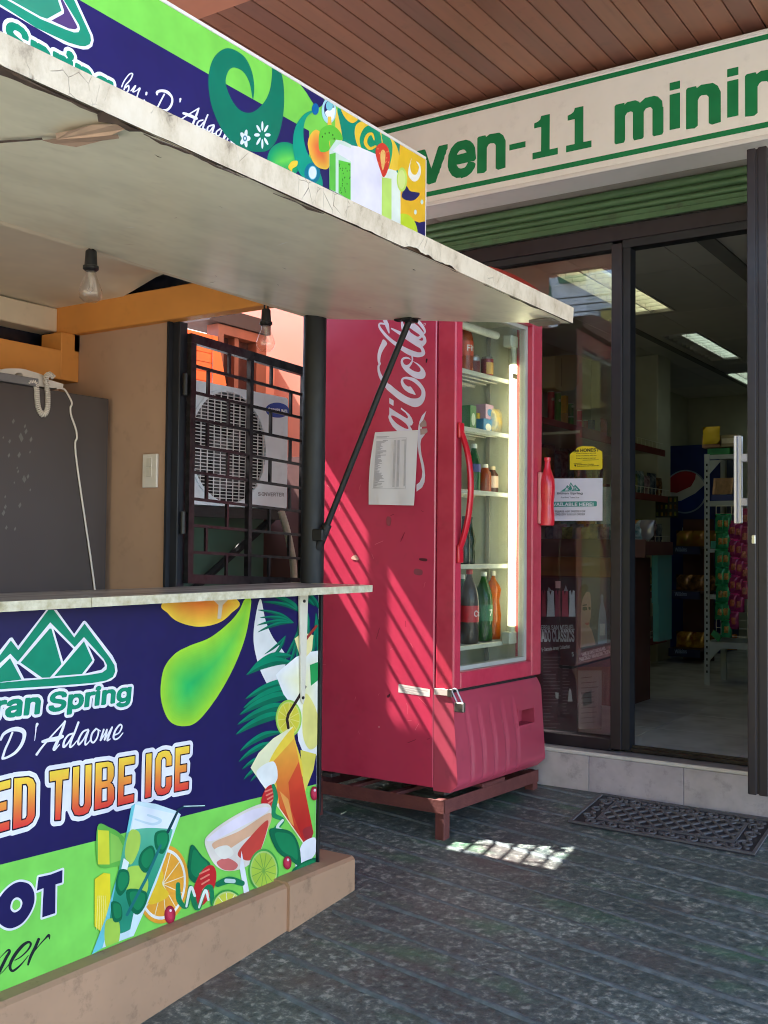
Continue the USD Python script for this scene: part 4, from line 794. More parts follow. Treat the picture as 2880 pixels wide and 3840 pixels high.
T.append(sc.stroke([(800, 130), (830, 300), (900, 430), (1060, 560), (1230, 660), (1320, 650), (1340, 560), (1250, 450), (1100, 330), (960, 230)], [30, 84, 80, 90, 100, 90, 70, 80, 100, 100], F1))
T.append(sc.stroke([(1290, 480), (1350, 400), (1290, 280), (1180, 150)], [40, 50, 70, 80], F1))
T.append(sc.stroke([(1060, 230), (1160, 310), (1260, 420), (1300, 480)], [90, 90, 80, 50], F1))
T.append(sc.poly([(465, 160), (600, 250), (760, 350), (860, 405), (878, 370), (820, 280), (715, 200), (725, 165), (820, 240), (900, 310), (960, 400), (988, 490), (960, 550), (915, 560), (970, 660), (1000, 740), (900, 740), (760, 720), (640, 680), (540, 580), (470, 460), (445, 370), (465, 300)], f=F2).difference(sc.poly([(505, 345), (560, 345), (700, 420), (830, 520), (880, 600), (870, 632), (790, 610), (640, 520), (540, 420)], True, F2, 5)))
T.append(sc.poly([(1275, 235), (1220, 400), (1195, 460), (1175, 620), (1240, 755), (1165, 850), (1145, 960), (1165, 1180), (1225, 1420), (1248, 1640), (1235, 1790), (1180, 1910), (1060, 1998), (1058, 1850), (1130, 1790), (1175, 1690), (1185, 1560), (1160, 1400), (1110, 1180), (1088, 1020), (1085, 800), (1095, 620), (1120, 480), (1180, 340)], f=F2))
dots = [Point(*sc.uv(F1(1345, 225))).buffer(.0055).difference(Point(*sc.uv(F1(1345, 225))).buffer(.004))]
sc.add('brand_lettering', [(unary_union(T + dots), WH)])
fe = frame(662.4, 1036.9, .3299)
def blot(pts, c, nm='scratch', f=fe): sc.add(nm, [(sc.poly(pts, True, f, 4), c)])
sc.add('notice_strip', [(sc.poly([(603, 1335), (808, 1370), (806, 1420), (600, 1390)], f=fe), (224, 214, 206))] + [(sc.stroke([(620 + 3 * q, 1352 + q * 12), (790 - 22 * q, 1382 + q * 12)], 3, fe, False), (190, 168, 160)) for q in range(3)])
blot([(295, 505), (320, 490), (340, 510), (335, 525), (298, 518)], (232, 176, 160)); blot([(528, 240), (555, 250), (548, 300), (526, 290)], (150, 70, 80), 'tape_mark'); blot([(710, 582), (758, 590), (755, 622), (708, 616)], (140, 70, 80), 'tape_mark')
blot([(742, 512), (788, 515), (786, 532), (744, 526)], (90, 40, 46)); blot([(528, 1412), (548, 1400), (545, 1420), (532, 1425)], (70, 24, 36)); blot([(470, 1615), (480, 1612), (478, 1622)], (220, 170, 170))
blot([(1385, 1050), (1420, 1050), (1415, 1090), (1400, 1140), (1380, 1135)], (40, 14, 22), f=F1)
for q in ((-.02, 0), (.0, -.06), (.05, -.15), (-.1, .1)):
    pass
for i in range(26):
    x, z = -3.05 + .6 * random.random(), .2 + 1.3 * random.random(); l, a = .01 + .05 * random.random() ** 2, random.random() * 6.28
    sc.add('scratch', [(LineString([(x, z), (x + l * math.cos(a), z + l * math.sin(a))]).buffer(.0006 + .0006 * random.random()), random.choice([(226, 130, 140), (110, 24, 44), (216, 110, 120)]))]); sc.off -= sc.step
# price list sheet
pl_ = thing('price_list', 'creased white paper price list taped to the side of the red cooler', 'paper', (-2.6, 4.09, 1.3))
pq = [oy(4.094, *F2(*q)) for q in ((30, 2330), (1050, 2260), (1100, 655), (160, 705))]; pq[0] = oy(4.094, 798, 1090); pq[1] = oy(4.094, 897, 1092)
n_ = 14; V = []
for j in range(n_):
    for i in range(n_):
        u, w = i / (n_ - 1), j / (n_ - 1); p = (1 - u) * (1 - w) * pq[0] + u * (1 - w) * pq[1] + u * w * pq[2] + (1 - u) * w * pq[3]
        p = p + [0, -.002 - .010 * (1 - w) * (.4 + .6 * math.sin(u * 5 + w * 2) ** 2) - .006 * math.sin(math.pi * w) * (1 - u) , 0]; p[0] += -.012 * math.sin(math.pi * w) * (1 - u) * .6; V.append(p)
F = np.array([[j * n_ + i, j * n_ + i + 1, (j + 1) * n_ + i + 1, (j + 1) * n_ + i] for j in range(n_ - 1) for i in range(n_ - 1)])
put('paper_sheet', (np.array(V), F), mat('paper_white', (224, 220, 222), .7, var=.03), pl_, smooth=True)
sp = Sheet(pl_, (0, 4.074, 0), (1, 0, 0), (0, 0, 1), (0, -1, 0), lambda x, y: oy(4.074, x, y), .0002, INKM)
GT = (164, 160, 164); rowsg = []
for i in range(44):
    t = i / 43; y = 905 + 1000 * t; xo = -70 * t
    ln = 60 + 170 * random.random()
    rowsg += [sp.stroke([(185 + xo, y), (185 + xo + ln, y - 8)], 11, F2, False), sp.stroke([(570 + xo * .5, y - 22), (612 + xo * .5, y - 23)], 10, F2, False), sp.stroke([(648 + xo * .35, y - 26), (692 + xo * .35, y - 28)], 11, F2, False), sp.stroke([(800 + xo * .3, y - 32), (824 + xo * .3, y - 33)], 11, F2, False)]
rowsg += [sp.stroke([(190, 800), (460, 790)], 10, F2, False), sp.stroke([(190, 815), (410, 808)], 9, F2, False), sp.stroke([(185, 845), (835, 822)], 5, F2, False), sp.stroke([(100, 1930), (800, 1935)], 5, F2, False), sp.stroke([(330, 888), (430, 884)], 12, F2, False), sp.stroke([(740, 876), (825, 872)], 12, F2, False), sp.stroke([(835, 822), (812, 1935)], 5, F2, False)]
sp.add('table_print', [(unary_union(rowsg), GT)])
tpm = mat('old_tape', (168, 140, 136), .3, var=.15, scale=30)
for q in ([(1200, 450), (1240, 425), (1275, 480), (1285, 575), (1150, 595), (1128, 530)], [(1140, 630), (1290, 620), (1305, 700), (1240, 745), (1150, 760)]):
    g = Polygon([sc.uv(F2(*p)) for p in q]); put('tape_piece', prism(g, (0, 4.0985, 0), (1, 0, 0), (0, 0, 1), (0, -1, 0), .0006), tpm, pl_)
# padlock and hasp
pk = thing('padlock', 'steel padlock hanging from a hasp on the cooler corner', 'padlock', (-2.3, 4.1, .5))
STL = mat('padlock_steel', (120, 112, 104), .3, .8, var=.3, scale=20)
k0 = oy(4.085, 997, 1528); c_ = k0 + np.array([-.004, 0, 0])
put('lock_body', bx(c_[0] - .026, c_[0] + .022, 4.07, 4.092, c_[2] - .022, c_[2] + .022, .005), STL, pk)
a = np.linspace(0, math.pi, 10); sh0 = c_ + [-.002, -.004, .02]
put('shackle', tube([sh0 + [.014, 0, 0]] + [sh0 + [-.026 + .014 * math.cos(t) - .0, 0, .045 + .014 * math.sin(t)] for t in a] + [sh0 + [-.014 , 0, 0]], .0042, 8), BR, pk, smooth=True)
h0, h1 = oy(4.096, 938, 1486), oy(4.096, 966, 1503)
put('hasp_strap', bx(h0[0], h1[0] + .012, 4.094, 4.0985, h1[2], h0[2], .001), mat('hasp_white', (214, 196, 186), .4, dirt=.4), pk)
put('hasp_staple', bx(h1[0] + .006, h1[0] + .03, 4.082, 4.098, h1[2] - .004, h0[2] + .004, .003), STL, pk)
# stand
stn = thing('cooler_stand', 'rusty red angle iron stand under the drinks cooler', 'stand', (-2.7, 4.5, -.05))
RST = mat('rust_red', (116, 58, 52), .7, var=.25, scale=14, c2=(88, 42, 40), bump=.6, bscale=80)
yq = (4.075, yR - .03); xq = (-3.07, -2.372)
sp_ = lambda nm, ms: put(nm, shear(ms), RST, stn)
for y in yq:
    for x in xq: sp_('leg', bx(x - .024, x + .024, y - .02, y + .025, ground_z(y) - .01, .086, .003))
    sp_('rail', bx(xq[0] - .024, xq[1] + .0245, y - .0245, y - .0205, .026, .086, .001))
for x in xq: sp_('rail', bx(x + .0245 if x > -2.5 else x - .0285, x + .0285 if x > -2.5 else x - .0245, yq[0] - .02, yq[1] + .025, .028, .088, .001))
for x in (-2.62, -2.86): sp_('rail', bx(x - .02, x + .02, yq[0] - .018, yq[1] + .02, .07, .085))
sp_('spacer', bx(-2.44, -2.34, 4.36, 4.56, .0885, .108, .003))

# things on the cooler shelves
PETP = [(0, 0), (.040, .0), (.045, .012), (.045, .06), (.043, .075), (.045, .09), (.045, .19), (.042, .225), (.032, .262), (.018, .295), (.0125, .312), (.0125, .322)]
def bottle(px, zs, X, s, label, body, capc, lab=None, labz=(.09, .19), fill=.86, prof=PETP, dens=.55, fillc=None, letter=None):
    y = cx(X, px, 1100)[1]; c = shear(np.array([[X, y, zs + .001]]), ) if False else np.array([X + SK * (y - 4.10), y, zs + .002])
    t = thing('bottle', label, 'bottle', c); P_ = np.array(prof) * s; zt_ = P_[-1][1]
    put('bottle_body', lathe(P_, c, 22), liquid('liq_%d_%d_%d' % body, body, dens), t, smooth=True)
    if fillc is not None:
        q = [(r * .93, z) for r, z in P_ if z < zt_ * fill]; q[0] = (0, .003); q.append((0, q[-1][1] + .0001)); put('drink', lathe(q, c, 20), liquid('drink_%d_%d_%d' % fillc, fillc, .75), t, smooth=40)
    if capc: put('bottle_cap', lathe([(0, zt_ + .018 * s), (.0145 * s, zt_ + .018 * s), (.0155 * s, zt_ + .014 * s), (.0155 * s, zt_ - .004), (0, zt_ - .004)], c, 16), mat('cap_%d_%d_%d' % capc, capc, .4), t, smooth=35)
    if lab:
        z0, z1 = labz; put('bottle_label', lathe([(np.interp(z, P_[:, 1], P_[:, 0]) + .0008, z) for z in np.linspace(z0 * s, z1 * s, 5)], c, 22), mat('label_%d_%d_%d' % lab, lab, .4), t, smooth=True)
        if letter:
            g = glyphs(letter[0]); x0, y0, x1, y1 = g.bounds; hh = letter[1] * s; rr_ = np.interp((z0 + z1) / 2 * s, P_[:, 1], P_[:, 0]) + .0016
            g = affinity.scale(affinity.translate(g, -x0, -y0), hh, hh, origin=(0, 0)); v, f = tri2(g); a = letter[2] + v[:, 0] / rr_; vv = np.column_stack([c[0] + rr_ * np.cos(a), c[1] + rr_ * np.sin(a), c[2] + (z0 + z1) / 2 * s - hh / 2 + v[:, 1]])
            put('label_lettering', (vv, f), mat('label_white', (230, 226, 226), .4), t)
    return t
zB = shz[4]
bottle(999, zB, -2.60, .98, 'green soda bottle with white cap half hidden behind the cooler door edge', (60, 140, 80), (226, 226, 220), None, fillc=(90, 130, 50))
bottle(1015, zB, -2.53, 1.06, 'large dark cola bottle with red cap and red label on the bottom shelf', (120, 104, 96), (190, 36, 46), (196, 34, 50), (.10, .175), .78, fillc=(26, 12, 10), letter=('Coca', .026, -.55))
bottle(1046, zB, -2.55, 1.02, 'large green soda bottle with white cap beside the cola on the bottom shelf', (60, 130, 50), (222, 226, 220), (40, 110, 70), (.10, .18), .86, fillc=(110, 130, 40), letter=('7', .03, -.4))
bottle(1068, zB, -2.58, 1.02, 'large orange soda bottle with white cap nearest the lamp on the bottom shelf', (240, 150, 50), (230, 228, 220), None, fillc=(236, 130, 20), prof=[(0, 0), (.040, 0), (.045, .02), (.044, .08), (.047, .12), (.040, .17), (.036, .195), (.042, .225), (.046, .25), (.036, .272), (.018, .295), (.0125, .312), (.0125, .322)], letter=None)
GB = [(0, 0), (.026, 0), (.0275, .01), (.0275, .06), (.025, .075), (.0255, .085), (.0295, .105), (.0295, .125), (.024, .15), (.016, .18), (.0125, .205), (.0125, .222), (.0145, .223), (.0145, .235)]
bottle(1004, shz[3], -2.55, 1.0, 'left dark glass cola bottle behind the door handle', (40, 60, 46), None, None, fillc=(20, 10, 10), prof=GB, fill=.75, dens=.6)
bottle(1015, shz[3], -2.59, 1.0, 'right dark glass cola bottle behind the door handle', (40, 74, 50), None, None, fillc=(20, 10, 10), prof=GB, fill=.75, dens=.6)
SB = [(0, 0), (.031, 0), (.034, .01), (.034, .12), (.033, .145), (.024, .18), (.0135, .205), (.0125, .215), (.0125, .222)]
bottle(1023, shz[2], -2.58, 1.02, 'green soda bottle with white cap on the middle shelf', (50, 140, 84), (220, 224, 216), (60, 60, 130), (.10, .14), .85, fillc=(50, 120, 60), prof=SB)
JB = [(0, 0), (.028, 0), (.031, .008), (.031, .08), (.029, .1), (.02, .112), (.0165, .118), (.0165, .122)]
bottle(1047, shz[2], -2.56, 1.05, 'short orange juice bottle with white cap on the middle shelf', (214, 110, 50), (222, 216, 200), None, fillc=(206, 96, 40), prof=JB, fill=.9)
for i, (px, X) in enumerate(((1063, -2.56), (1072, -2.62), (1081, -2.58))):
    bottle(px, shz[2], X, 1.0, ('first', 'second', 'third')[i] + ' brown flavoured milk bottle with cream cap next to the juice', (130, 76, 56), (214, 196, 160), (206, 180, 166), (.03, .09), .9, fillc=(96, 50, 36), prof=JB)
bottle(1004, shz[0], -2.56, .82, 'orange juice bottle with purple cap on the top cooler shelf', (226, 120, 40), (70, 66, 120), (206, 80, 50), (.11, .2), .9, fillc=(226, 120, 30), letter=('Fit', .034, -.9))
def can(px, zs, X, label, c, c2):
    y = cx(X, px, 1000)[1]; p = np.array([X + SK * (y - 4.10), y, zs + .002]); t = thing('drink_can', label, 'can', p)
    put('can_body', lathe([(.024, .0), (.0325, .008), (.0325, .108)], p, 22), mat('can_%d_%d_%d' % c, c, .25, .4), t, smooth=35)
    put('can_lid', lathe([(.0325, .108), (.028, .118), (.0275, .12), (.026, .117), (0, .117)], p, 22), mat('can_silver', (190, 190, 190), .25, .9), t, smooth=35)
    pts = [(.033 * math.cos(a) , .033 * math.sin(a)) for a in np.linspace(-1.2, .2, 8)]
    put('can_print', (np.array([[p[0] + q[0], p[1] + q[1], p[2] + z] for z in (.03, .09) for q in pts]), np.array([[i, i + 1, 9 + i, 8 + i] for i in range(7)])), mat('print_%d_%d_%d' % c2, c2, .4), t)
can(1022, shz[0], -2.60, 'silver drink can behind the red can on the top cooler shelf', (150, 152, 160), (96, 30, 40)); can(1051, shz[0], -2.57, 'dark red drink can with gold print on the top cooler shelf', (120, 22, 36), (190, 150, 70))
def carton(px, zs, X, w, d, h, label, c, c2, nm='carton', dz=0):
    y = cx(X, px, 1000)[1]; p = np.array([X + SK * (y - 4.10), y, zs + .002 + dz]); t = thing(nm, label, nm.replace('_', ' '), p)
    put('carton_body', bx(p[0] - d / 2, p[0] + d / 2, y - w / 2, y + w / 2, p[2], p[2] + h, .002), mat('box_%d_%d_%d' % c, c, .5, var=.1, scale=30), t)
    gg = affinity.translate(affinity.scale(Point(0, 0).buffer(1, 12), w * .3, h * .25), y, p[2] + h * .45)
    put('carton_print', prism(gg, (p[0] + d / 2 + .0004, 0, 0), (0, 1, 0), (0, 0, 1), (1, 0, 0), .0004), mat('box_%d_%d_%d' % c2, c2, .5), t); return t
gt_ = carton(1010, shz[1], -2.56, .062, .062, .125, 'green drink carton nearest the door handle on the second shelf', (60, 120, 70), (200, 214, 190))
carton(1029, shz[1], -2.60, .05, .04, .105, 'yellow and brown drink carton on the second shelf', (214, 176, 60), (150, 80, 40))
carton(1045, shz[1], -2.57, .10, .05, .075, 'blue and white milk carton lying on the second shelf', (70, 130, 176), (226, 224, 214))
carton(1046, shz[1], -2.58, .085, .06, .075, 'pink and blue carton stacked on the blue milk carton', (186, 150, 176), (70, 130, 180), dz=.077)
y_ = cx(-2.55, 1070, 930)[1]; top('snack_pouch', pillow(.10, .135, .05, (-2.55 + SK * (y_ - 4.1), y_, shz[1] + .003), yaw=1.4, seed=5), mat('pouch_blue', (90, 150, 190), .3, .2, c2=(226, 190, 80), scale=14), 'blue and yellow snack pouch at the lamp end of the second shelf', 'snack bag', smooth=True)
# ------------------------------------------------------------------ inside the shop
WOOD = mat('counter_plywood', (150, 98, 54), .5, var=.2, scale=3, stretch=(.4, 1, 5)); DWD = mat('dark_wood', (84, 46, 40), .5, var=.2, scale=5)
dc = thing('display_counter', 'wooden display counter with slatted shelf and plywood front behind the shop window', 'counter', (-3, 6.4, .2))
a0 = oy(6.4, 1398, 1166); a1 = oy(6.4, 1398, 1203); w0, w1 = oy(6.4, 1300, 1246)[2], oy(6.4, 1300, 1204)[2]; xr = oy(6.4, 1366, 1300)[0]
put('plywood_front', bx(-3.75, xr - .05, 6.40, 6.42, w0, w1), WOOD, dc); put('counter_body', bx(-3.75, xr - .06, 6.43, 6.9, .2, w1), DWD, dc)
put('corner_post', bx(xr - .05, xr, 6.395, 6.45, .2, w1 - .0), DWD, dc)
for k in range(8): z = a1[2] + (a0[2] - a1[2]) * (k + .5) / 8; put('slat', bx(-3.75, a0[0], 6.36, 6.385, z - .011, z + .0085, .002), mat('slat_brown', (92, 62, 54), .5, var=.15), dc)
put('counter_shelf', bx(-3.75, a0[0], 6.386, 6.9, a1[2] + .01, a0[2] - .01), DWD, dc)
BAGN = ('red and gold', 'dark blue', 'green', 'tan yellow', 'purple', 'silver', 'brown', 'teal')
ORD = ('first', 'second', 'third', 'fourth', 'fifth', 'sixth', 'seventh', 'eighth', 'ninth', 'tenth', 'eleventh', 'twelfth')
BAGC = [mat(f'bag_foil_{i}', c, .22, .3, var=.3, scale=18, c2=c2) for i, (c, c2) in enumerate((((150, 40, 46), (200, 170, 60)), ((36, 70, 120), (150, 160, 170)), ((50, 110, 60), (190, 190, 90)), ((190, 160, 60), (150, 80, 40)), ((120, 50, 96), (190, 170, 180)), ((190, 186, 176), (110, 110, 116)), ((60, 50, 50), (170, 120, 60)), ((40, 130, 130), (190, 200, 200))))]
def bag(p, w, h, label, grp, i, yaw=0.0): top('snack_bag', pillow(w, h, w * .35, p, yaw=yaw, seed=i, n=5), BAGC[i % 8], label, 'snack bag', grp, smooth=True)
for i, px in enumerate(range(1186, 1330, 13)): p = oy(6.55, px, 1164); bag((p[0], 6.55 + .06 * (i % 3), a0[2] + .0), .10 + .02 * (i % 2), .085 + .02 * (i % 3), f'{BAGN[(i * 3 + 1) % 8]} snack bag, {ORD[i]} from the left in the heap on the slatted counter', 'snack bags heaped on the slatted counter', i * 3 + 1, yaw=.5 * (i % 3) - .5)
for i, px in enumerate((1362, 1378, 1394)): p = oy(6.6, px, 1164); bag((p[0], 6.6, a0[2]), .12, .13, ('white and red', 'teal clear', 'silver')[i] + ' bag at the right end of the slatted counter', None, (0, 7, 5)[i])
# wall shelf with crisp tubes
wsx = -3.42
ws = thing('wall_shelf', 'red-edged wall shelf carrying crisp tubes behind the shop window', 'shelf', (-3.6, 7, 2))
e0, e1 = ox(wsx, 1160, 902), ox(wsx, 1310, 936)
zsh = (ox(wsx, 1189, 907)[2] + ox(wsx, 1290, 930)[2]) / 2
put('shelf_board', bx(-3.8, wsx - .01, e0[1], e1[1], zsh - .02, zsh), mat('shelf_cream', (190, 184, 160), .6), ws); put('shelf_edge', bx(wsx - .01, wsx, e0[1], e1[1], zsh - .045, zsh + .004), mat('shelf_red_edge', (126, 50, 46), .5), ws)
def tub(px, base, topy, wpx, c, label, grp=None, dz=0, rnd=True, logo=None):
    p = ox(wsx - .12, px, base); zt_ = ox(wsx - .12, px, topy)[2]; h = max(.05, zt_ - p[2]); r = wpx * SPX * 7.3 / FPX / 2; p = np.array([p[0], p[1], zsh + .001 + dz])
    t = thing('snack_tube' if rnd else 'snack_box', label, 'tube' if rnd else 'box', p, grp)
    m_ = mat('pack_%d_%d_%d' % c, c, .35, var=.1, scale=12)
    if rnd: put('tube_body', lathe([(0, 0), (r, 0), (r, h), (0, h)], p, 18), m_, t, smooth=35); put('tube_lid', lathe([(r * 1.03, h - .006), (r * 1.03, h + .004), (0, h + .004)], p, 18), mat('lid_white', (214, 212, 204), .4), t, smooth=35)
    else: put('box_body', bx(p[0] - r, p[0] + r, p[1] - r, p[1] + r, p[2], p[2] + h, .002), m_, t)
    if logo: put('printed_emblem', hull([(p[0] + r * .75 + q, p[1] - r * .72 + r * .42 * math.cos(a), p[2] + h * .75 + r * .42 * math.sin(a)) for a in np.arange(12) * .52 for q in (0, .012)]), mat('emblem_pale', (214, 206, 196), .5), t)
    return h
tub(1190, 905, 836, 17, (170, 34, 46), 'tall red crisp tube at the cooler end of the wall shelf', logo=1); tub(1205, 908, 838, 16, (66, 140, 52), 'tall green crisp tube on the wall shelf', logo=1)
h = tub(1219, 912, 884, 15, (206, 160, 90), 'tan snack box under the yellow box on the wall shelf', rnd=False); tub(1219, 884, 846, 15, (226, 172, 40), 'yellow snack box on top of the tan box on the wall shelf', rnd=False, dz=h + .004)
h = tub(1233, 917, 892, 15, (60, 130, 60), 'lower short green tube on the wall shelf'); tub(1233, 891, 864, 14, (62, 130, 66), 'upper short green tube on the wall shelf', dz=h + .006, logo=1)
h = tub(1251, 922, 901, 13, (170, 44, 60), 'lower small red tub on the wall shelf'); tub(1252, 899, 878, 13, (160, 40, 60), 'upper small red tub on the wall shelf', dz=h + .006)
tub(1265, 928, 903, 12, (176, 50, 66), 'red and white striped tub on the wall shelf'); tub(1277, 931, 902, 15, (50, 60, 130), 'blue packet next to the striped tub', rnd=False)
p = ox(wsx - .12, 1304, 935); bag((p[0], p[1], zsh), .13, .16, 'yellow green bag at the far end of the wall shelf', None, 3, yaw=1.5)
zs2 = ox(wsx, 1240, 1036)[2]; w2 = thing('wall_shelf', 'lower red-edged wall shelf of snack bags behind the yellow sticker', 'shelf', (-3.6, 7, 1.5))
y20, y21 = ox(wsx, 1170, 1036)[1], ox(wsx, 1318, 1050)[1]
put('shelf_board', bx(-3.8, wsx - .01, y20, y21, zs2 - .02, zs2), mat('shelf_cream', (0, 0, 0)), w2); put('shelf_edge', bx(wsx - .01, wsx, y20, y21, zs2 - .045, zs2 + .004), mat('shelf_red_edge', (0, 0, 0)), w2)
for i in range(11): bag((wsx - .1, y20 + (y21 - y20) * (i + .5) / 11, zs2 + .002), .19, .2 + .03 * (i % 3), f'{BAGN[(i * 3) % 8]} snack bag, {ORD[i]} from the cooler on the lower wall shelf', 'bags on the lower wall shelf', i * 3, yaw=1.3)
# indoor unit on the wall
q = [ox(-3.45, *Z3(*c)) for c in ((325, 110), (605, 95), (605, 440), (540, 520), (420, 530), (325, 500))]
iu = thing('indoor_unit', 'beige indoor air conditioner box high on the shop wall', 'air conditioner', (-3.6, q[0][1], q[0][2]))
put('unit_body', prism(Polygon([c[1:] for c in q]).buffer(-.02).buffer(.02), (-3.8, 0, 0), (0, 1, 0), (0, 0, 1), (1, 0, 0), .35), mat('unit_beige', (190, 166, 124), .5), iu)
put('unit_seam', bx(-3.449, -3.447, q[0][1] + .12, q[0][1] + .126, q[3][2], q[0][2]), mat('unit_seam', (120, 100, 76), .6), iu)
# gondola along the wall, deeper in
gx = pxr + .16
gd = thing('wall_gondola', 'dark red wall shelving with wire fences full of snack bags deep in the shop', 'shelving', (gx, 9, .2))
lv = []
for k, (xa, ya, xb, yb) in enumerate(((1357, 955, 1437, 973), (1355, 1058, 1450, 1078), (1355, 1168, 1450, 1178), (1384, 1276, 1445, 1281), (1368, 1384, 1440, 1378))):
    pa, pb_ = ox(gx, xa, ya), ox(gx, xb, yb); z = (pa[2] + pb_[2]) / 2; ya_, yb_ = 7.1, min(pb_[1], 9.18); lv.append((z, pa[1], yb_))
    put('shelf_board', bx(-3.8, gx - .012, ya_, yb_, z - .02, z), mat('shelf_cream', (0, 0, 0)), gd); put('shelf_edge', bx(gx - .012, gx, ya_, yb_, z - .05, z + .004), mat('shelf_red_edge', (0, 0, 0)), gd)
    wires = [tube([(gx - .02, pa[1], z + .06), (gx - .02, yb_, z + .06)], .003, 5)] + [tube([(gx - .02, y, z), (gx - .02, y, z + .06)], .0025, 5) for y in np.arange(pa[1], yb_, .09)]
    put('wire_fence', cat(*wires), SHW, gd)
for k, (z, y0, y1) in enumerate(lv[1:]):
    y1 = min(y1, 9.15); n = max(4, int((y1 - y0) / .15))
    for i in range(n): bag((gx - .10, y0 + (y1 - y0) * (i + .5) / n, z + .002), .17, .17 + .03 * (i % 2), f'{BAGN[(i * 5 + k * 3) % 8]} snack bag, {ORD[min(i, 11)]} from the window on the {("upper", "second", "third", "lowest")[k]} gondola shelf', ('bags on the upper gondola shelf', 'bags on the second gondola shelf', 'bags on the third gondola shelf', 'bags on the lowest gondola shelf')[k], i * 5 + k * 3, yaw=1.45)
top('teal_frame_panel', cat(bx(-2.34, -2.30, 6.7, 6.72, .85, 1.17), bx(-2.338, -2.30, 6.72, 6.98, .6, 1.18)), mat('teal_panel', (70, 136, 128), .4), 'narrow teal framed panel standing behind the counter post', 'panel')
hc = thing('hanging_card', 'dark card of small hanging packs below the upper gondola shelf', 'snacks', oy(9.0, 1440, 1090))
h0_, h1_ = oy(9.0, 1416, 1118), oy(9.0, 1464, 1072); put('card', bx(h0_[0], h1_[0], 9.0, 9.01, h0_[2], h1_[2]), mat('card_dark', (40, 46, 40), .5), hc)
for i in range(5):
    for j in range(3): put('small_pack', bx(h0_[0] + .012 + i * (h1_[0] - h0_[0]) / 5, h0_[0] - .012 + (i + 1) * (h1_[0] - h0_[0]) / 5, 8.985, 8.999, h0_[2] + .012 + j * (h1_[2] - h0_[2]) / 3, h0_[2] - .012 + (j + 1) * (h1_[2] - h0_[2]) / 3, .003), (BAGC[2], BAGC[0], BAGC[6], BAGC[3])[(i + j * 2) % 4], hc)
# cola fridge deep in the shop
py_ = 10.3; f0, f1 = oy(py_, 1446, 1420), oy(py_, 1560, 958)
pf = thing('blue_fridge', 'dark blue drinks fridge with round red white and blue emblem at the back', 'fridge', (f0[0], py_, .2))
put('fridge_body', bx(f0[0] - .25, f1[0], py_, py_ + .6, .2, f1[2], .02), mat('fridge_blue', (26, 46, 120), .4, var=.1), pf)
spf = Sheet(pf, (0, py_, 0), (1, 0, 0), (0, 0, 1), (0, -1, 0), lambda x, y: oy(py_, x, y), .002)
c0 = spf.uv((1480, 1062)); R = abs(spf.uv((1480, 1018))[1] - c0[1]); ci = Point(*c0).buffer(R, 24)
up = Polygon([c0 + R * np.array(v) for v in ((-1.2, .05), (-.4, -.05), (.3, .25), (.5, .6), (.6, 1.2), (-1.2, 1.2))]).intersection(ci); dn = Polygon([c0 + R * np.array(v) for v in ((-1.2, -.5), (-.2, -.45), (.5, -.1), (1.2, .5), (1.2, -1.2), (-1.2, -1.2))]).intersection(ci)
spf.add('fridge_emblem', [(Point(*c0).buffer(R * 1.07, 24), (150, 170, 200)), (ci, (214, 216, 224)), (up, (170, 40, 56)), (dn, (30, 60, 150))])
spf.add('fridge_lettering', [(spf.text('psi', (1474, 1159), (1522, 1159), (1474, 1134)), (200, 206, 220))])
# perforated rack with hanging sachets
rk = thing('steel_rack', 'pale grey perforated steel rack standing inside the doorway', 'rack', (-2.2, 7.85, .2))
RKM = mat('rack_grey', (166, 176, 178), .5, .1, var=.08); FR = frame(1428.6, 864.1, .26035); ry = 7.85; rp_ = lambda x, y: oy(ry, *FR(x, y))
pl0, pl1 = rp_(356, 450), rp_(400, 450); ztop_ = pl0[2]
put('post', cat(bx(pl0[0], pl1[0], ry, ry + .003, .2, ztop_), bx(pl0[0], pl0[0] + .003, ry + .003, ry + .04, .2, ztop_)), RKM, rk)
put('post_holes', cat(*[bx((pl0[0] + pl1[0]) / 2 - .006, (pl0[0] + pl1[0]) / 2 + .006, ry - .001, ry + .0005, z - .009, z + .009) for z in np.arange(.3, ztop_ - .05, .045)]), mat('hole_dark', (30, 34, 36), .8), rk)
put('post', bx(-1.28, -1.24, ry, ry + .04, .2, ztop_), RKM, rk); 
for x in (pl0[0], -1.28): put('rear_post', bx(x, x + .04, ry + .42, ry + .46, .2, ztop_), RKM, rk)
rz = []
for ya, yb in ((455, 492), (838, 882), (1235, 1266), (1618, 1652), (2004, 2056)):
    za, zb_ = rp_(420, yb)[2], rp_(420, ya)[2]; rz.append(zb_); put('rack_shelf', cat(bx(pl1[0] + .001, -1.281, ry + .002, ry + .006, za, zb_), bx(pl0[0] + .004, -1.25, ry + .0065, ry + .44, zb_ - .004, zb_)), RKM, rk)
for z, s in ((rz[0], -1), (rz[-1], -1)): put('gusset', prism(Polygon([(pl1[0] + .001, z - .04), (pl1[0] + .09, z - .04), (pl1[0] + .001, z - .14)]), (0, ry, 0), (1, 0, 0), (0, 0, 1), (0, 1, 0), .003), RKM, rk)
wy = ry - .03; g0, g1, g2 = oy(wy, *FR(455, 880)), oy(wy, *FR(700, 880)), oy(wy, *FR(455, 1955))
wg = thing('wire_grid', 'white wire display grid hanging on the front of the rack', 'grid', (g0[0], wy, 1))
put('wires', cat(*[tube([(x, wy, g2[2]), (x, wy, g0[2])], .003, 5) for x in np.linspace(g0[0], -1.35, 9)], *[tube([(g0[0], wy + .004, z), (-1.35, wy + .004, z)], .003, 5) for z in np.linspace(g2[2], g0[2], 17)]), SHW, wg)
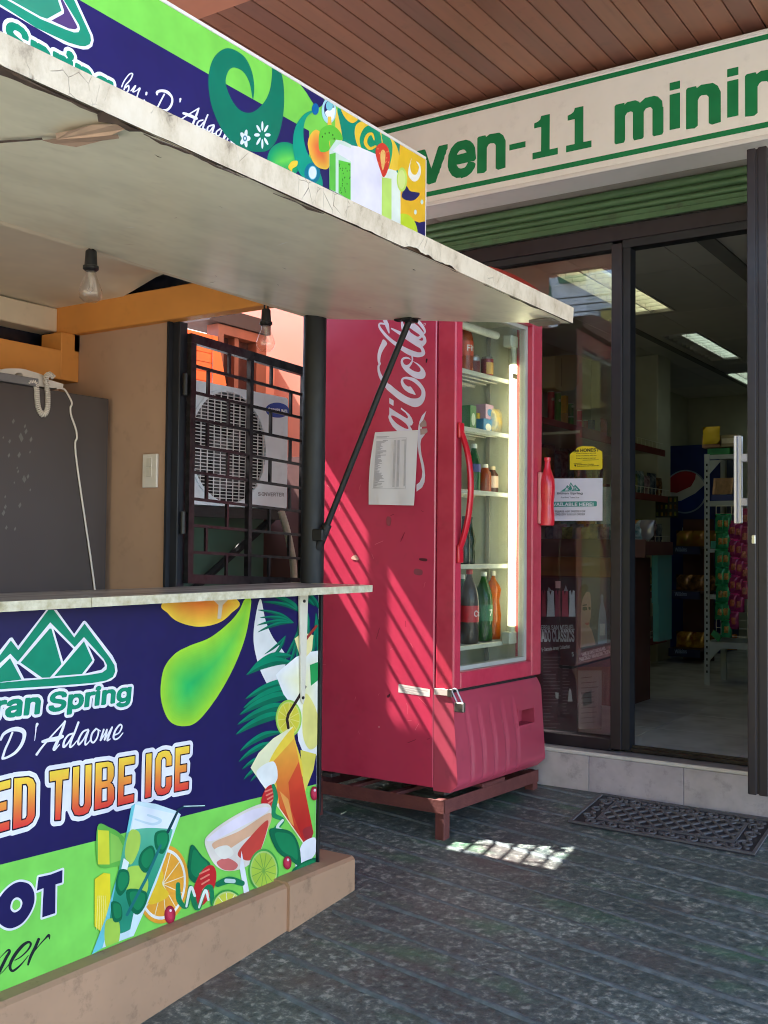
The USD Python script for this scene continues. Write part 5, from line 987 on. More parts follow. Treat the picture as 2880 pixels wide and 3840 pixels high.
def strip(px, ytop, n, step, c, c2, label, grp):
    p = oy(wy - .02, *FR(px, ytop)); q = oy(wy - .02, *FR(px, ytop + step)); h = p[2] - q[2]; t = thing('sachet_strip', label, 'sachets', p)
    for i in range(n):
        put('sachet', pillow(.078, h * .93, .022, (p[0] + .004 * math.sin(i * 2.1 + px), p[1], p[2] - (i + 1) * h), seed=i + px, n=6), mat('sachet_%d_%d_%d' % c, c, .25, .2, var=.2, scale=24), t, smooth=True)
        put('printed_patch', pillow(.045, h * .5, .026, (p[0] + .004 * math.sin(i * 2.1 + px), p[1] - .004, p[2] - (i + 1) * h + h * .2), seed=i + px + 50, n=5), mat('patch_%d_%d_%d' % c2, c2, .3, var=.4, scale=60), t, smooth=True)
        put('sachet_seal', bx(p[0] - .036, p[0] + .036, p[1] - .004, p[1] + .004, p[2] - i * h - .008, p[2] - i * h - .001), mat('seal_%d_%d_%d' % c, tuple(min(255, int(v * 1.5)) for v in c), .25, .3), t)
strip(490, 945, 6, 146, (30, 128, 84), (160, 120, 60), 'left green hanging sachet strip on the wire grid', None); strip(536, 945, 7, 146, (34, 136, 88), (170, 130, 66), 'longer right green hanging sachet strip on the wire grid', None)
strip(594, 1000, 6, 150, (140, 40, 96), (170, 90, 60), 'left purple hanging sachet strip below the door handle', None); strip(645, 1010, 5, 150, (150, 36, 100), (180, 100, 80), 'middle purple hanging sachet strip below the door handle', None); strip(692, 900, 5, 150, (150, 50, 90), (190, 120, 100), 'purple hanging sachet strip nearest the open door', None)
def onr(nm, xa, ya, xb, yb, zbase, c, label, c2=None, d=.16):
    p, q = rp_(xa, yb), rp_(xb, ya); h = q[2] - p[2]; t = thing(nm, label, nm.split('_')[-1], ((p[0] + q[0]) / 2, ry + .1, zbase))
    put(nm.split('_')[-1] + '_body', bx(p[0], q[0], ry + .02, ry + .02 + d, zbase + .001, zbase + h, .004), mat('rk_%d_%d_%d' % c, c, .5, var=.15, scale=10), t)
    if c2: put('printed_band', bx(p[0] + .01, q[0] - .01, ry + .0185, ry + .0195, zbase + h * .3, zbase + h * .7), mat('rk_%d_%d_%d' % c2, c2, .5, var=.2, scale=20), t)
    return h
h1_ = onr('green_basket', 375, 385, 560, 448, rz[0], (46, 140, 84), 'green plastic basket on top of the steel rack')
onr('cardboard_box', 330, 250, 480, 360, rz[0] + h1_ + .006, (170, 130, 104), 'printed cardboard box behind the yellow pack on the rack top', (200, 190, 170)); onr('cardboard_box', 482, 250, 620, 360, rz[0] + h1_ + .006, (150, 140, 110), 'brown and white box right of the first box on the rack top', (206, 200, 180))
top('yellow_pack', pillow(.13, .13, .04, rp_(425, 380) + [0, -.03, .01], seed=3), mat('pack_yellow', (220, 190, 50), .4, var=.1), 'yellow pack standing in the green basket on the rack', 'pack', smooth=True)
onr('blue_tray', 405, 775, 590, 830, rz[1], (40, 54, 110), 'dark blue tray on the second rack shelf')
tz = rz[1] + (rp_(400, 775)[2] - rp_(400, 830)[2]) + .002
bs = thing('bread_sticks', 'row of tan wrapped sticks standing in the blue tray', 'snacks', (pl1[0], ry, tz))
for i in range(7): p = rp_(425 + i * 22, 770); put('stick', hull([(p[0] + a_ + .012 * k, ry + .05 + b_, tz + .0 + k * .12) for k in (0, 1) for a_ in (-.014, .014) for b_ in (-.012, .012)]), mat('stick_tan', (206, 164, 120), .5, var=.2, scale=30), bs)
onr('green_basket', 400, 1160, 452, 1225, rz[2], (60, 150, 130), 'small turquoise basket on the third rack shelf', d=.1)
top('green_scoop', hull([rp_(*q) + [0, o, 0] for q in ((430, 1940), (455, 1905), (520, 1960), (490, 2000)) for o in (-.06, -.03)]), mat('rk_46_140_84', (46, 140, 84), .5), 'green plastic tray hanging at the foot of the wire grid', 'tray')
# snack stand with blue price rails
ss = thing('snack_stand', 'dark stand with blue lettered rails and snack bags before the blue fridge', 'stand', (-2.9, 9.2, .2))
for k, y in enumerate((1180, 1276, 1400)):
    p, q = oy(9.2, 1444, y), oy(9.2, 1512, y); put('stand_shelf', bx(p[0], q[0], 9.21, 9.6, p[2] - .02, p[2]), DWD, ss); put('price_rail', bx(p[0], q[0], 9.2, 9.21, p[2] - .07, p[2]), mat('rail_blue', (30, 40, 84), .5), ss)
    sr = Sheet(ss, (0, 9.2, 0), (1, 0, 0), (0, 0, 1), (0, -1, 0), lambda x, y: oy(9.2, x, y), .002)
    sr.add('rail_lettering', [(sr.text('Wilkins', (1458, y + 11), (1484, y + 11), (1458, y + 3)), (150, 170, 200))])
    for i in range(4): bag((p[0] + .09 + i * .13, 9.36, p[2] + .002), .15, .14, f'{BAGN[(3, 6, 0)[k]]} foil bag, {ORD[i]} from the left on the {("top", "middle", "bottom")[k]} of the snack stand', ('bags on the stand top', 'bags on the stand middle', 'bags on the stand bottom')[k], (3, 6, 0)[k] + 0 * i)
put('stand_back', bx(oy(9.2, 1444, 1180)[0], oy(9.2, 1512, 1180)[0], 9.61, 9.63, .2, oy(9.2, 1444, 1180)[2] + .25), DWD, ss)
# ceiling lights
LF = mat('light_frame', (196, 192, 184), .4, .2); LV = mat('louvre', (206, 208, 198), .3, .1)
lab = ('long louvred ceiling light nearest the shop front, seen through glass', 'half lit louvred ceiling light in the middle of the doorway', 'louvred ceiling light cut off by the open door')
for k, (a, b, c, d) in enumerate(lights_at):
    t = thing('ceiling_light', lab[k], 'ceiling light', ((a + b) / 2, (c + d) / 2, 2.95)); mid = (a + b) / 2
    put('light_frame', cat(bx(a - .008, a + .006, c - .008, d + .008, 2.942, 3.03), bx(b - .006, b + .008, c - .008, d + .008, 2.942, 3.03), bx(a + .006, b - .006, c - .008, c + .006, 2.942, 3.03), bx(a + .006, b - .006, d - .006, d + .008, 2.942, 3.03), bx(mid - .005, mid + .005, c + .006, d - .006, 2.945, 3.03), bx(a, b, c, d, 3.031, 3.04)), LF, t)
    for i in range(12): y = c + (d - c) * (i + .5) / 12; put('louvre', cat(bx(a + .007, mid - .006, y - .004, y + .004, 2.952, 3.0), bx(mid + .006, b - .007, y - .004, y + .004, 2.952, 3.0)), LV, t)
    for s, (u0, u1) in enumerate(((a, mid), (mid, b))):
        u = (u0 + u1) / 2; lit = not (k == 1 and s == 0)
        put('tube', tube([(u, c + .06, 3.012), (u, d - .06, 3.012)], .013, 8), emit('shop_tube_glow' if k else 'shop_tube_glow_warm', (226, 250, 240) if k else (250, 250, 205), 1.5) if lit else mat('dead_tube', (0, 0, 0)), t, smooth=True)
# papers on the window
def paper(nm, label, catg, q, y, f, c, rim=None):
    t = thing(nm, label, catg, oy(y, *f(*q[0]))); g = Polygon([oy(y, *f(*p))[[0, 2]] for p in q]); put('sheet', prism(g, (0, y, 0), (1, 0, 0), (0, 0, 1), (0, 1, 0), .0012), mat('sheet_%d_%d_%d' % c, c, .5, var=.04), t)
    s = Sheet(t, (0, y, 0), (1, 0, 0), (0, 0, 1), (0, -1, 0), lambda x, yy: oy(y, x, yy), .0004); s.clip = g; return s
s = paper('honest_sticker', 'yellow Be HONEST sticker with cut corners on the shop window', 'sticker', ((502, 1475), (500, 1292), (516, 1276), (600, 1204), (650, 1190), (780, 1194), (888, 1256), (890, 1455), (868, 1472)), 5.109, Z3, (226, 200, 24))
BK = (30, 30, 26)
s.add('sticker_lettering', [(unary_union([s.text('Be HONEST', (545, 1262), (850, 1252), (545, 1226), Z3, bold=.03), s.text('Even if others are not', (578, 1283), (815, 1279), (578, 1271), Z3), s.text('Even if others will not', (578, 1312), (818, 1308), (578, 1299), Z3), s.text('Even if others cannot', (578, 1343), (810, 1339), (578, 1330), Z3),
    s.stroke([(655, 1358), (845, 1354)], 4, Z3, False), s.stroke([(548, 1396), (640, 1393)], 5, Z3, False), s.text('Brotherhood of Christian', (590, 1418), (790, 1412), (590, 1405), Z3), s.text('Businessmen and Professionals', (590, 1436), (848, 1428), (590, 1423), Z3), s.poly([(548, 1412), (580, 1410), (566, 1440)], f=Z3)]), BK)])
TE = (72, 150, 140); GY = (110, 110, 120)
def Zc(x, y): return Z3(x, y)
s = paper('ice_poster', 'white poster with small mountain logo and teal band beside the bottle grip', 'poster', ((250, 2085), (250, 1578), (892, 1572), (890, 2083)), 5.1095, Z3, (222, 220, 232))
s.add('poster_logo', [(unary_union([s.poly(q, f=Z3) for q in ([(385, 1735), (450, 1690), (470, 1655), (485, 1672), (512, 1622), (545, 1672), (565, 1650), (625, 1715), (620, 1728), (470, 1732)],)]), TE), (unary_union([s.poly(q, f=Z3) for q in ([(470, 1700), (512, 1645), (548, 1690), (525, 1722), (490, 1722)], [(560, 1672), (600, 1715), (545, 1720)], [(440, 1722), (468, 1680), (478, 1722)])]), (222, 220, 232)), (unary_union([s.poly(q, f=Z3) for q in ([(476, 1702), (512, 1655), (530, 1700), (515, 1718), (495, 1718)], [(562, 1682), (585, 1712), (552, 1716)])]), TE)])
s.add('poster_lettering', [(unary_union([s.text('Biliran Spring', (350, 1766), (655, 1766), (350, 1744), Z3, bold=.02), s.text('Purified Tube Ice', (395, 1812), (612, 1812), (395, 1797), Z3)]), GY), (sbox(*s.uv(Z3(285, 1918)), *s.uv(Z3(826, 1848))).buffer(-.006).buffer(.006), TE), (s.text('AVAILABLE HERE!', (258, 1905), (785, 1905), (258, 1868), Z3, bold=.01), (226, 226, 236)),
    (unary_union([s.text('PLEASE ASK INSIDE FOR', (330, 1982), (688, 1980), (330, 1960), Z3), s.text('INQUIRY & BULK ORDER', (330, 2018), (686, 2016), (330, 1996), Z3)]), GY)])
top('paper_behind', cat(bx(oy(5.14, *Z3(890, 1700))[0], -1.99, 5.125, 5.126, oy(5.14, *Z4(900, 210))[2], oy(5.14, *Z3(900, 1680))[2])), mat('paper_green_white', (176, 190, 186), .6, c2=(60, 110, 96), scale=2), 'white and green paper half hidden behind the white poster', 'paper')
s = paper('jersey_poster', 'dark poster with four basketball jerseys low in the shop window', 'poster', ((150, 2700), (150, 850), (595, 850), (590, 2700)), 5.125, Z4, (36, 26, 36))
def jersey(x0, x1, c, y0=1000, y1=1315):
    w = x1 - x0; return (s.poly([(x0, y1), (x0 + w * .1, y0 + 120), (x0 + w * .05, y0 + 10), (x0 + w * .3, y0), (x0 + w * .45, y0 + 60), (x0 + w * .62, y0), (x0 + w * .9, y0 + 10), (x0 + w * .88, y0 + 120), (x1, y1)], f=Z4), c)
s.add('printed_jerseys', [jersey(160, 215, (150, 60, 76)), jersey(225, 322, (190, 190, 200)), jersey(322, 396, (136, 60, 80)), jersey(404, 488, (170, 70, 90)), jersey(490, 570, (190, 192, 204)), (s.poly([(330, 890), (392, 890), (390, 975), (332, 975)], f=Z4), (200, 150, 160)), (s.poly([(250, 960), (235, 1010), (290, 1010)], f=Z4).union(s.poly([(455, 940), (430, 1010), (480, 1010)], f=Z4)), (150, 146, 160))])
s.add('poster_lettering', [(unary_union([s.text('INEBRA SAN MIGUEL', (110, 1475), (560, 1470), (110, 1420), Z4), s.text('ANADO CLASSICS', (95, 1610), (558, 1610), (95, 1480), Z4, bold=.03), s.text('5-Decade Jersey Collection', (170, 1730), (505, 1690), (170, 1690), Z4, bold=.01), s.text('5', (528, 1790), (552, 1790), (528, 1740), Z4)]), (178, 176, 186)),
    (unary_union([s.stroke([(190, y), (190 + 60 + 160 * random.random(), y)], 9, Z4, False) for y in range(1800, 2650, 42)] + [s.stroke([(420, y), (420 + 60 * random.random() + 30, y)], 9, Z4, False) for y in range(1900, 2500, 38)]), (96, 84, 92)), (unary_union([s.poly([(480, 2330), (492, 2200), (505, 2170), (520, 2200), (535, 2330)], f=Z4), s.poly([(330, 2220), (370, 2225), (368, 2300), (335, 2290)], f=Z4)]), (150, 150, 156))])
s = paper('portrait_poster', 'dark violet drinks poster with a face and bottles beside the jersey poster', 'poster', ((600, 1915), (600, 850), (985, 850), (985, 1915)), 5.126, Z4, (52, 46, 74))
s.add('printed_face', [(s.poly([(600, 1700), (620, 1300), (650, 1100), (690, 1030), (740, 1030), (755, 1150), (752, 1300), (735, 1420), (770, 1500), (800, 1700)], True, Z4), (150, 112, 112)), (s.poly([(600, 1650), (610, 1050), (660, 930), (720, 960), (690, 1030), (650, 1120), (632, 1300), (628, 1650)], True, Z4), (40, 26, 34)), (s.poly([(655, 1205), (700, 1200), (705, 1235), (660, 1240)], True, Z4).union(s.poly([(725, 1200), (750, 1205), (748, 1232), (728, 1230)], True, Z4)).union(s.poly([(650, 1175), (705, 1165), (703, 1180), (655, 1190)], f=Z4)), (46, 30, 38)), (s.poly([(680, 1395), (715, 1385), (735, 1395), (712, 1420)], True, Z4), (150, 60, 76))])
s.add('printed_bottle', [(s.poly([(840, 1640), (850, 1300), (870, 1150), (872, 1060), (900, 1060), (905, 1150), (935, 1300), (940, 1640)], True, Z4), (104, 116, 146)), (s.poly([(860, 1400), (925, 1400), (925, 1540), (860, 1540)], f=Z4), (150, 156, 176)), (s.poly([(600, 1690), (985, 1620), (985, 1915), (600, 1915)], f=Z4), (44, 36, 60))])
s.add('poster_lettering', [(unary_union([s.text('GAME SA KAHIT ANONG MIX', (652, 1790), (935, 1712), (652, 1750), Z4), s.text('PARA ENJOY ANG BUONG TROPA', (625, 1850), (990, 1752), (625, 1808), Z4)]), (176, 172, 190))])
s = paper('lower_notice', 'grey notice sheet at the foot of the shop window', 'notice', ((600, 2660), (600, 1960), (880, 1960), (880, 2660)), 5.127, Z4, (96, 90, 92))
s.add('notice_print', [(unary_union([s.stroke([(640, y), (640 + 100 + 100 * random.random(), y - 14)], 10, Z4, False) for y in range(2050, 2600, 60)]), (60, 54, 58))])
# ------------------------------------------------------------------ across the street (seen in the window)
my = 2 * 5.115 + 9.0; mr = lambda x, y: on(1, my, x, y)
b0, b1, b2 = mr(960, 700), mr(1267, 700), mr(1267, 655)
op = thing('corner_house', 'white building across the street with a green bell sign', 'building', (b0[0], -9, 0))
put('white_wall', bx(b0[0] - 6, b1[0], -13, -9, -.66, mr(1200, 578)[2]), mat('white_building', (214, 216, 222), .8, var=.04), op)
bl_ = [mr(1130 + .3 * q[0], 0 * 1 + q[1])[[0, 2]] for q in ((120, 664), (128, 640), (150, 615), (175, 606), (195, 612), (205, 640), (212, 668), (215, 676), (110, 672))]
put('bell_sign', prism(Polygon(bl_).buffer(0), (0, -8.97, 0), (1, 0, 0), (0, 0, 1), (0, -1, 0), .02), mat('bell_green', (50, 112, 76), .6), op)
for q in ((1186, 724, 1190, 760), (1206, 716, 1206, 752), (1222, 716, 1222, 750)): u, w = mr(q[0], q[3]), mr(q[0] + 4, q[1]); put('sign_stroke', bx(u[0], w[0], -8.98, -8.96, u[2], w[2]), mat('bell_green', (0, 0, 0)), op)
put('green_roof_sign', bx(mr(1215, 600)[0], b1[0], -8.95, -8.8, mr(1240, 612)[2], mr(1240, 577)[2]), mat('bell_green', (0, 0, 0)), op)
oh = thing('yellow_house', 'mustard yellow building across the street', 'building', (b1[0] + 2, -10, 0))
put('yellow_wall', bx(b1[0] + .05, b1[0] + 16, -14, -9.6, -.66, b2[2]), mat('mustard_wall', (190, 170, 96), .8, var=.05), oh); put('dark_band', bx(b1[0] + .05, b1[0] + 16, -9.6, -9.5, mr(1290, 722)[2] - .1, mr(1290, 722)[2] + .2), mat('slot_dark', (0, 0, 0)), oh)
for k in range(3): top('power_line', tube([(b1[0] - 4, -8 - k * .3, mr(1290, 628 + 8 * k)[2] - .2), (b1[0] + 4, -8 - k * .3, mr(1290, 622 + 8 * k)[2] - .5), (b1[0] + 14, -8 - k * .3, mr(1290, 618 + 9 * k)[2])], .014, 5), BLK, ('upper', 'middle', 'lower')[k] + ' black power line sagging over the street opposite', 'cable')
# ------------------------------------------------------------------ print on the front banner
NAVY, LIME, TEAL, WHT = (27, 20, 74), (128, 212, 88), (0, 132, 100), (232, 228, 238)
A1.add('printed_ground', [(A1.clip, NAVY), (A1.poly([(-400, 1560), (0, 1453), (460, 1338), (900, 1215), (1200, 1140), (1520, 1066), (1520, 1700), (0, 2100), (-400, 2200)], f=FA), LIME)])
A1.add('printed_mountain', [(A1.poly([(-140, 760), (0, 590), (120, 440), (150, 432), (165, 450), (225, 540), (575, 90), (705, 90), (922, 390), (1035, 230), (1055, 225), (1075, 240), (1400, 660), (1450, 760), (1462, 850), (1440, 920), (1380, 970), (1250, 1010), (900, 1045), (0, 1108), (-200, 1120)], f=F4), WHT),
    (A1.poly([(-140, 830), (0, 655), (135, 470), (228, 590), (600, 90), (668, 90), (923, 433), (1052, 260), (1370, 690), (1425, 780), (1433, 860), (1405, 925), (1320, 970), (1150, 1000), (700, 1035), (0, 1078), (-200, 1090)], f=F4), TEAL),
    (A1.poly([(-140, 900), (0, 750), (128, 635), (222, 735), (625, 245), (930, 553), (1045, 428), (1290, 700), (1332, 780), (1325, 830), (1270, 870), (1100, 900), (600, 945), (0, 995), (-200, 1005)], f=F4), WHT)]
    + [(A1.poly(q, f=F4), TEAL) for q in ([(-100, 920), (0, 815), (125, 690), (268, 958), (0, 990)], [(255, 745), (618, 322), (640, 325), (765, 765), (620, 932), (525, 935)], [(675, 915), (1045, 480), (1150, 720), (1020, 888)])]
    + [(A1.poly(q, f=F4), NAVY) for q in ([(205, 762), (235, 768), (460, 935), (300, 945)], [(665, 327), (912, 575), (785, 735)], [(1095, 530), (1290, 735), (1305, 790), (1260, 835), (1060, 882), (1165, 745), (1175, 710)])])
t1 = A1.text('Spring', (605, 425), (1618, 282), (600, 205), F3, bold=.035, shear=.06); t2 = A1.text('ran', (-75, 502), (485, 440), (-75, 245), F3, bold=.035, shear=.06)
lt = unary_union([t1, t2]); A1.add('brand_lettering', [(lt.buffer(.0085), WHT), (lt, TEAL)])
sk = [([(152, 690), (112, 790), (62, 900), (30, 1005)], [26, 26, 28, 30]), ([(30, 1010), (90, 995), (190, 935), (265, 840), (300, 740), (290, 675), (220, 645), (130, 655), (45, 705), (8, 775)], [30, 28, 34, 40, 44, 58, 60, 44, 36, 28]), ([(462, 582), (446, 625)], [34, 16]), ([(446, 640), (438, 720), (430, 788)], [18, 10, 8]),
    ([(455, 960), (520, 870), (640, 730), (760, 600), (808, 548)], [30, 24, 20, 18, 22]), ([(808, 548), (775, 650), (725, 770), (680, 870), (672, 900), (700, 880), (740, 835)], [26, 32, 36, 40, 34, 20, 12]), ([(530, 800), (610, 780), (700, 765), (775, 735)], [34, 50, 56, 40]),
    ([(905, 700), (850, 720), (800, 790), (790, 865), (840, 825), (905, 720)], [24, 22, 26, 30, 20, 20]), ([(975, 560), (930, 680), (885, 790), (870, 865), (905, 850), (955, 790)], [26, 26, 26, 26, 18, 12]), ([(1095, 650), (1030, 680), (975, 780), (980, 835), (1035, 775), (1100, 660), (1065, 770), (1060, 838), (1095, 815), (1130, 765)], [24, 22, 26, 26, 18, 22, 24, 22, 14, 10]),
    ([(1195, 640), (1145, 700), (1130, 780), (1160, 812), (1205, 755), (1225, 670), (1200, 640), (1250, 668)], [24, 24, 26, 22, 20, 20, 16, 12]), ([(1290, 650), (1268, 720), (1250, 785), (1305, 700), (1330, 650), (1315, 720), (1300, 778), (1345, 700), (1395, 620), (1355, 720), (1335, 785), (1372, 765)], [22, 22, 20, 14, 20, 22, 20, 14, 20, 24, 22, 12]), ([(1412, 722), (1480, 690), (1515, 615), (1490, 590), (1435, 660), (1412, 740), (1432, 772), (1480, 750), (1528, 692)], [18, 18, 20, 22, 24, 26, 22, 18, 12])]
A1.add('script_lettering', [(unary_union([A1.stroke(p, w, F3) for p, w in sk]), WHT)])
GLY = {'T': bar([(0, .9), (1, .9)], w=.2).union(bar([(.5, .9), (.5, 0)], w=.34)), 'E': bar([(.17, 0), (.17, 1)], w=.34).union(bar([(0, .92), (1, .92)], [(0, .5), (.82, .5)], [(0, .08), (1, .08)], w=.165)), 'I': sbox(0, 0, 1, 1),
    'U': Polygon([(0, 1), (.33, 1), (.33, .22), (.42, .15), (.58, .15), (.67, .22), (.67, 1), (1, 1), (1, .16), (.85, .03), (.62, 0), (.38, 0), (.15, .03), (0, .16)]), 'C': Polygon([(1, .64), (.67, .64), (.67, .80), (.58, .86), (.42, .86), (.33, .80), (.33, .2), (.42, .14), (.58, .14), (.67, .2), (.67, .38), (1, .38), (1, .16), (.84, .03), (.6, 0), (.4, 0), (.16, .03), (0, .16), (0, .84), (.16, .97), (.4, 1), (.6, 1), (.84, .97), (1, .84)]),
    'D': Polygon([(0, 0), (0, 1), (.66, 1), (.88, .95), (1, .84), (1, .16), (.88, .05), (.66, 0)]).difference(Polygon([(.36, .13), (.36, .87), (.58, .87), (.66, .8), (.66, .2), (.58, .13)])),
    'B': Polygon([(0, 0), (0, 1), (.66, 1), (.88, .96), (.97, .86), (.97, .66), (.88, .56), (.78, .52), (.9, .48), (1, .38), (1, .14), (.9, .04), (.68, 0)]).difference(sbox(.35, .6, .62, .87).buffer(.02)).difference(sbox(.35, .14, .64, .42).buffer(.02))}
LT = [('E', (-75, 815), (75, 772), (85, 362), (-75, 405)), ('D', (108, 772), (286, 722), (292, 336), (118, 352)), ('T', (415, 700), (540, 690), (572, 270), (412, 296)), ('U', (596, 668), (752, 640), (758, 236), (606, 260)), ('B', (784, 612), (945, 574), (948, 206), (794, 226)), ('E', (976, 576), (1106, 544), (1116, 166), (986, 188)), ('I', (1203, 514), (1250, 502), (1258, 142), (1212, 150)), ('C', (1284, 500), (1420, 472), (1424, 112), (1292, 136)), ('E', (1447, 460), (1560, 438), (1570, 82), (1456, 102))]
gl = [A1.fit(GLY[c], q, F5) for c, *q in LT]; ga = unary_union(gl)
def fire(g):
    x0, y0, x1, y1 = g.bounds
    return lambda x, y: tuple(np.array([246, 206, 66]) * (1 - t) * (1 - t) + np.array([240, 158, 62]) * 2 * t * (1 - t) + np.array([226, 62, 56]) * t * t for t in [min(1, max(0, (y1 - y) / (y1 - y0)))])[0] if False else tuple((lambda t: np.array([246, 210, 66]) * (1 - t) ** 2 + np.array([242, 156, 62]) * 2 * t * (1 - t) + np.array([226, 60, 56]) * t * t)(min(1, max(0, (y1 - y) / (y1 - y0)))))
A1.add('ice_lettering', [(ga.buffer(.0175).buffer(.004).buffer(-.004), WHT), (ga.buffer(.0042), (36, 16, 28))]); 
for g in gl: A1.add('letter_fill', [(g, fire(g))]); A1.off -= A1.step
A1.off += A1.step
og_ = A1.poly([(345, 455), (460, 490), (530, 590), (550, 720), (520, 860), (440, 1010), (330, 1130), (180, 1195), (60, 1170), (-30, 1080), (-66, 920), (-45, 780), (40, 640), (150, 530), (250, 470)], True, F6); hole_ = A1.poly([(262, 702), (330, 730), (354, 800), (320, 890), (236, 942), (178, 910), (164, 845), (195, 750)], True, F6)
tg = A1.poly([(612, 380), (800, 340), (995, 265), (990, 465), (885, 495), (878, 955), (670, 1022), (692, 555), (585, 598)], f=F6)
A1.add('block_lettering', [(og_.buffer(.0062).union(tg.buffer(.0062)), WHT), (og_.difference(hole_).union(tg), NAVY), (hole_.buffer(-.006), LIME)])
A1.add('black_script', [(unary_union([A1.stroke(p, w, F6) for p, w in (([(-30, 1700), (60, 1600), (130, 1540), (150, 1570), (100, 1660), (40, 1780), (-10, 1890)], [10, 14, 30, 44, 48, 50, 44]), ([(-10, 1935), (60, 1870), (140, 1770), (210, 1670)], [10, 12, 14, 16]), ([(235, 1705), (330, 1650), (440, 1545), (490, 1450), (450, 1415), (360, 1470), (250, 1600), (170, 1740), (160, 1830), (200, 1875), (290, 1815), (380, 1720), (450, 1630)], [16, 20, 26, 34, 40, 50, 54, 50, 46, 40, 30, 18, 12]), ([(615, 1370), (560, 1500), (490, 1640), (445, 1775)], [46, 48, 46, 30]), ([(520, 1600), (620, 1470), (710, 1370), (775, 1305), (785, 1345), (788, 1370)], [10, 16, 22, 40, 24, 10]))]), (24, 30, 34))])
A1.add('printed_drop', A1.rings(A1.poly([(1165, 190), (1195, 185), (1190, 260), (1165, 380), (1110, 520), (1030, 660), (940, 770), (870, 792), (810, 770), (775, 700), (765, 620), (780, 520), (830, 450), (900, 410), (1000, 370), (1090, 300), (1140, 240)], True, FA), (160, 212, 54), (40, 178, 92), 10))
A1.add('printed_sun', A1.rings(A1.poly([(775, 205), (800, 255), (850, 295), (945, 318), (1040, 300), (1100, 255), (1135, 195), (950, 100)], True, FA), (238, 196, 62), (228, 116, 44), 10) + [(A1.poly([(1010, 185), (1040, 215), (1035, 280), (1052, 280), (1060, 215), (1085, 190)], f=FA), (206, 190, 168))])
A1.add('printed_crescent', [(A1.poly([(1240, 185), (1215, 280), (1207, 380), (1222, 470), (1250, 550), (1290, 606), (1340, 560), (1362, 470), (1340, 420), (1300, 370), (1265, 290)], True, FA), (222, 220, 218))])
def leaf(b, t, w, bend=.1):
    b, t = np.array(b, float), np.array(t, float); d = t - b; n = np.array([-d[1], d[0]]); n /= np.linalg.norm(n); m1, m2 = b + d * .33 + n * bend * np.linalg.norm(d), b + d * .7 + n * bend * .8 * np.linalg.norm(d)
    return [b, m1 + n * w, m2 + n * w * .8, t, m2 - n * w * .8, m1 - n * w], [b, m1 + n * w, m2 + n * w * .8, t, m2, m1]
def leaves(lst, dark, light, nm='printed_leaf'):
    D_, L_ = [], []
    for b, t, w, bd in lst: p, q = leaf(b, t, w, bd); D_.append(A1.poly(p, True, FA, 4)); L_.append(A1.poly(q, True, FA, 4))
    A1.add(nm, [(unary_union(D_), dark), (unary_union(L_), light)])
leaves([((1400, 300), t, 8, .08) for t in ((1225, 238), (1236, 275), (1222, 312), (1226, 345))] + [((1430, 250), t, 9, .08) for t in ((1250, 200), (1290, 170), (1330, 170))] + [((1500, 220), (1400, 150), 10, .05), ((1525, 240), (1450, 140), 10, .05)] + [((1360, 360), t, 6, -.05) for t in ((1258, 450), (1278, 485), (1300, 470))] + [((1420, 330), t, 8, -.05) for t in ((1335, 500), (1360, 540), (1395, 560))] + [((1470, 290), t, 9, -.04) for t in ((1410, 520), (1445, 560))] + [((1505, 250), t, 9, -.03) for t in ((1478, 520), (1510, 560), (1530, 600))], (0, 84, 66), (0, 116, 88))
leaves([((1390, 455), (1188, 530), 22, .1), ((1400, 490), (1172, 548), 20, .12), ((1440, 590), (1168, 662), 20, .1), ((1440, 620), (1158, 706), 22, .1), ((1440, 650), (1140, 738), 22, .1), ((1420, 700), (1130, 785), 20, .1), ((1400, 740), (1122, 832), 20, .1), ((1350, 820), (1142, 912), 15, .1), ((1330, 870), (1136, 962), 13, .1), ((1280, 940), (1152, 998), 10, .1), ((1260, 980), (1160, 1046), 9, .08), ((1270, 1000), (1192, 1056), 7, .08), ((1418, 380), (1440, 240), 14, .03), ((1460, 340), (1465, 250), 12, 0)], (0, 96, 72), (0, 128, 94))
A1.add('printed_hurricane_glass', A1.rings(A1.poly([(1313, 548), (1340, 520), (1410, 462), (1460, 440), (1530, 430), (1535, 920), (1505, 932), (1470, 928), (1438, 905), (1420, 860), (1412, 760), (1395, 700), (1350, 640)], False, FA), (238, 236, 236), (238, 232, 180), 6) + [(A1.poly([(1450, 640), (1500, 700), (1520, 800), (1510, 880), (1470, 900), (1440, 820)], True, FA), (232, 220, 130)), (A1.poly([(1430, 905), (1505, 925), (1492, 1000), (1450, 1110), (1438, 1010)], f=FA), (228, 212, 92))])
A1.add('printed_wedge', [(A1.poly([(1402, 375), (1440, 345), (1492, 358), (1485, 430), (1450, 470), (1425, 450)], f=FA), (238, 222, 160)), (A1.stroke([(1506, 315), (1440, 400), (1430, 430), (1436, 470)], [12, 12, 12, 10], FA), (150, 50, 44)), (A1.poly([(1475, 500), (1530, 480), (1530, 560), (1480, 600)], f=FA), (40, 150, 80))])
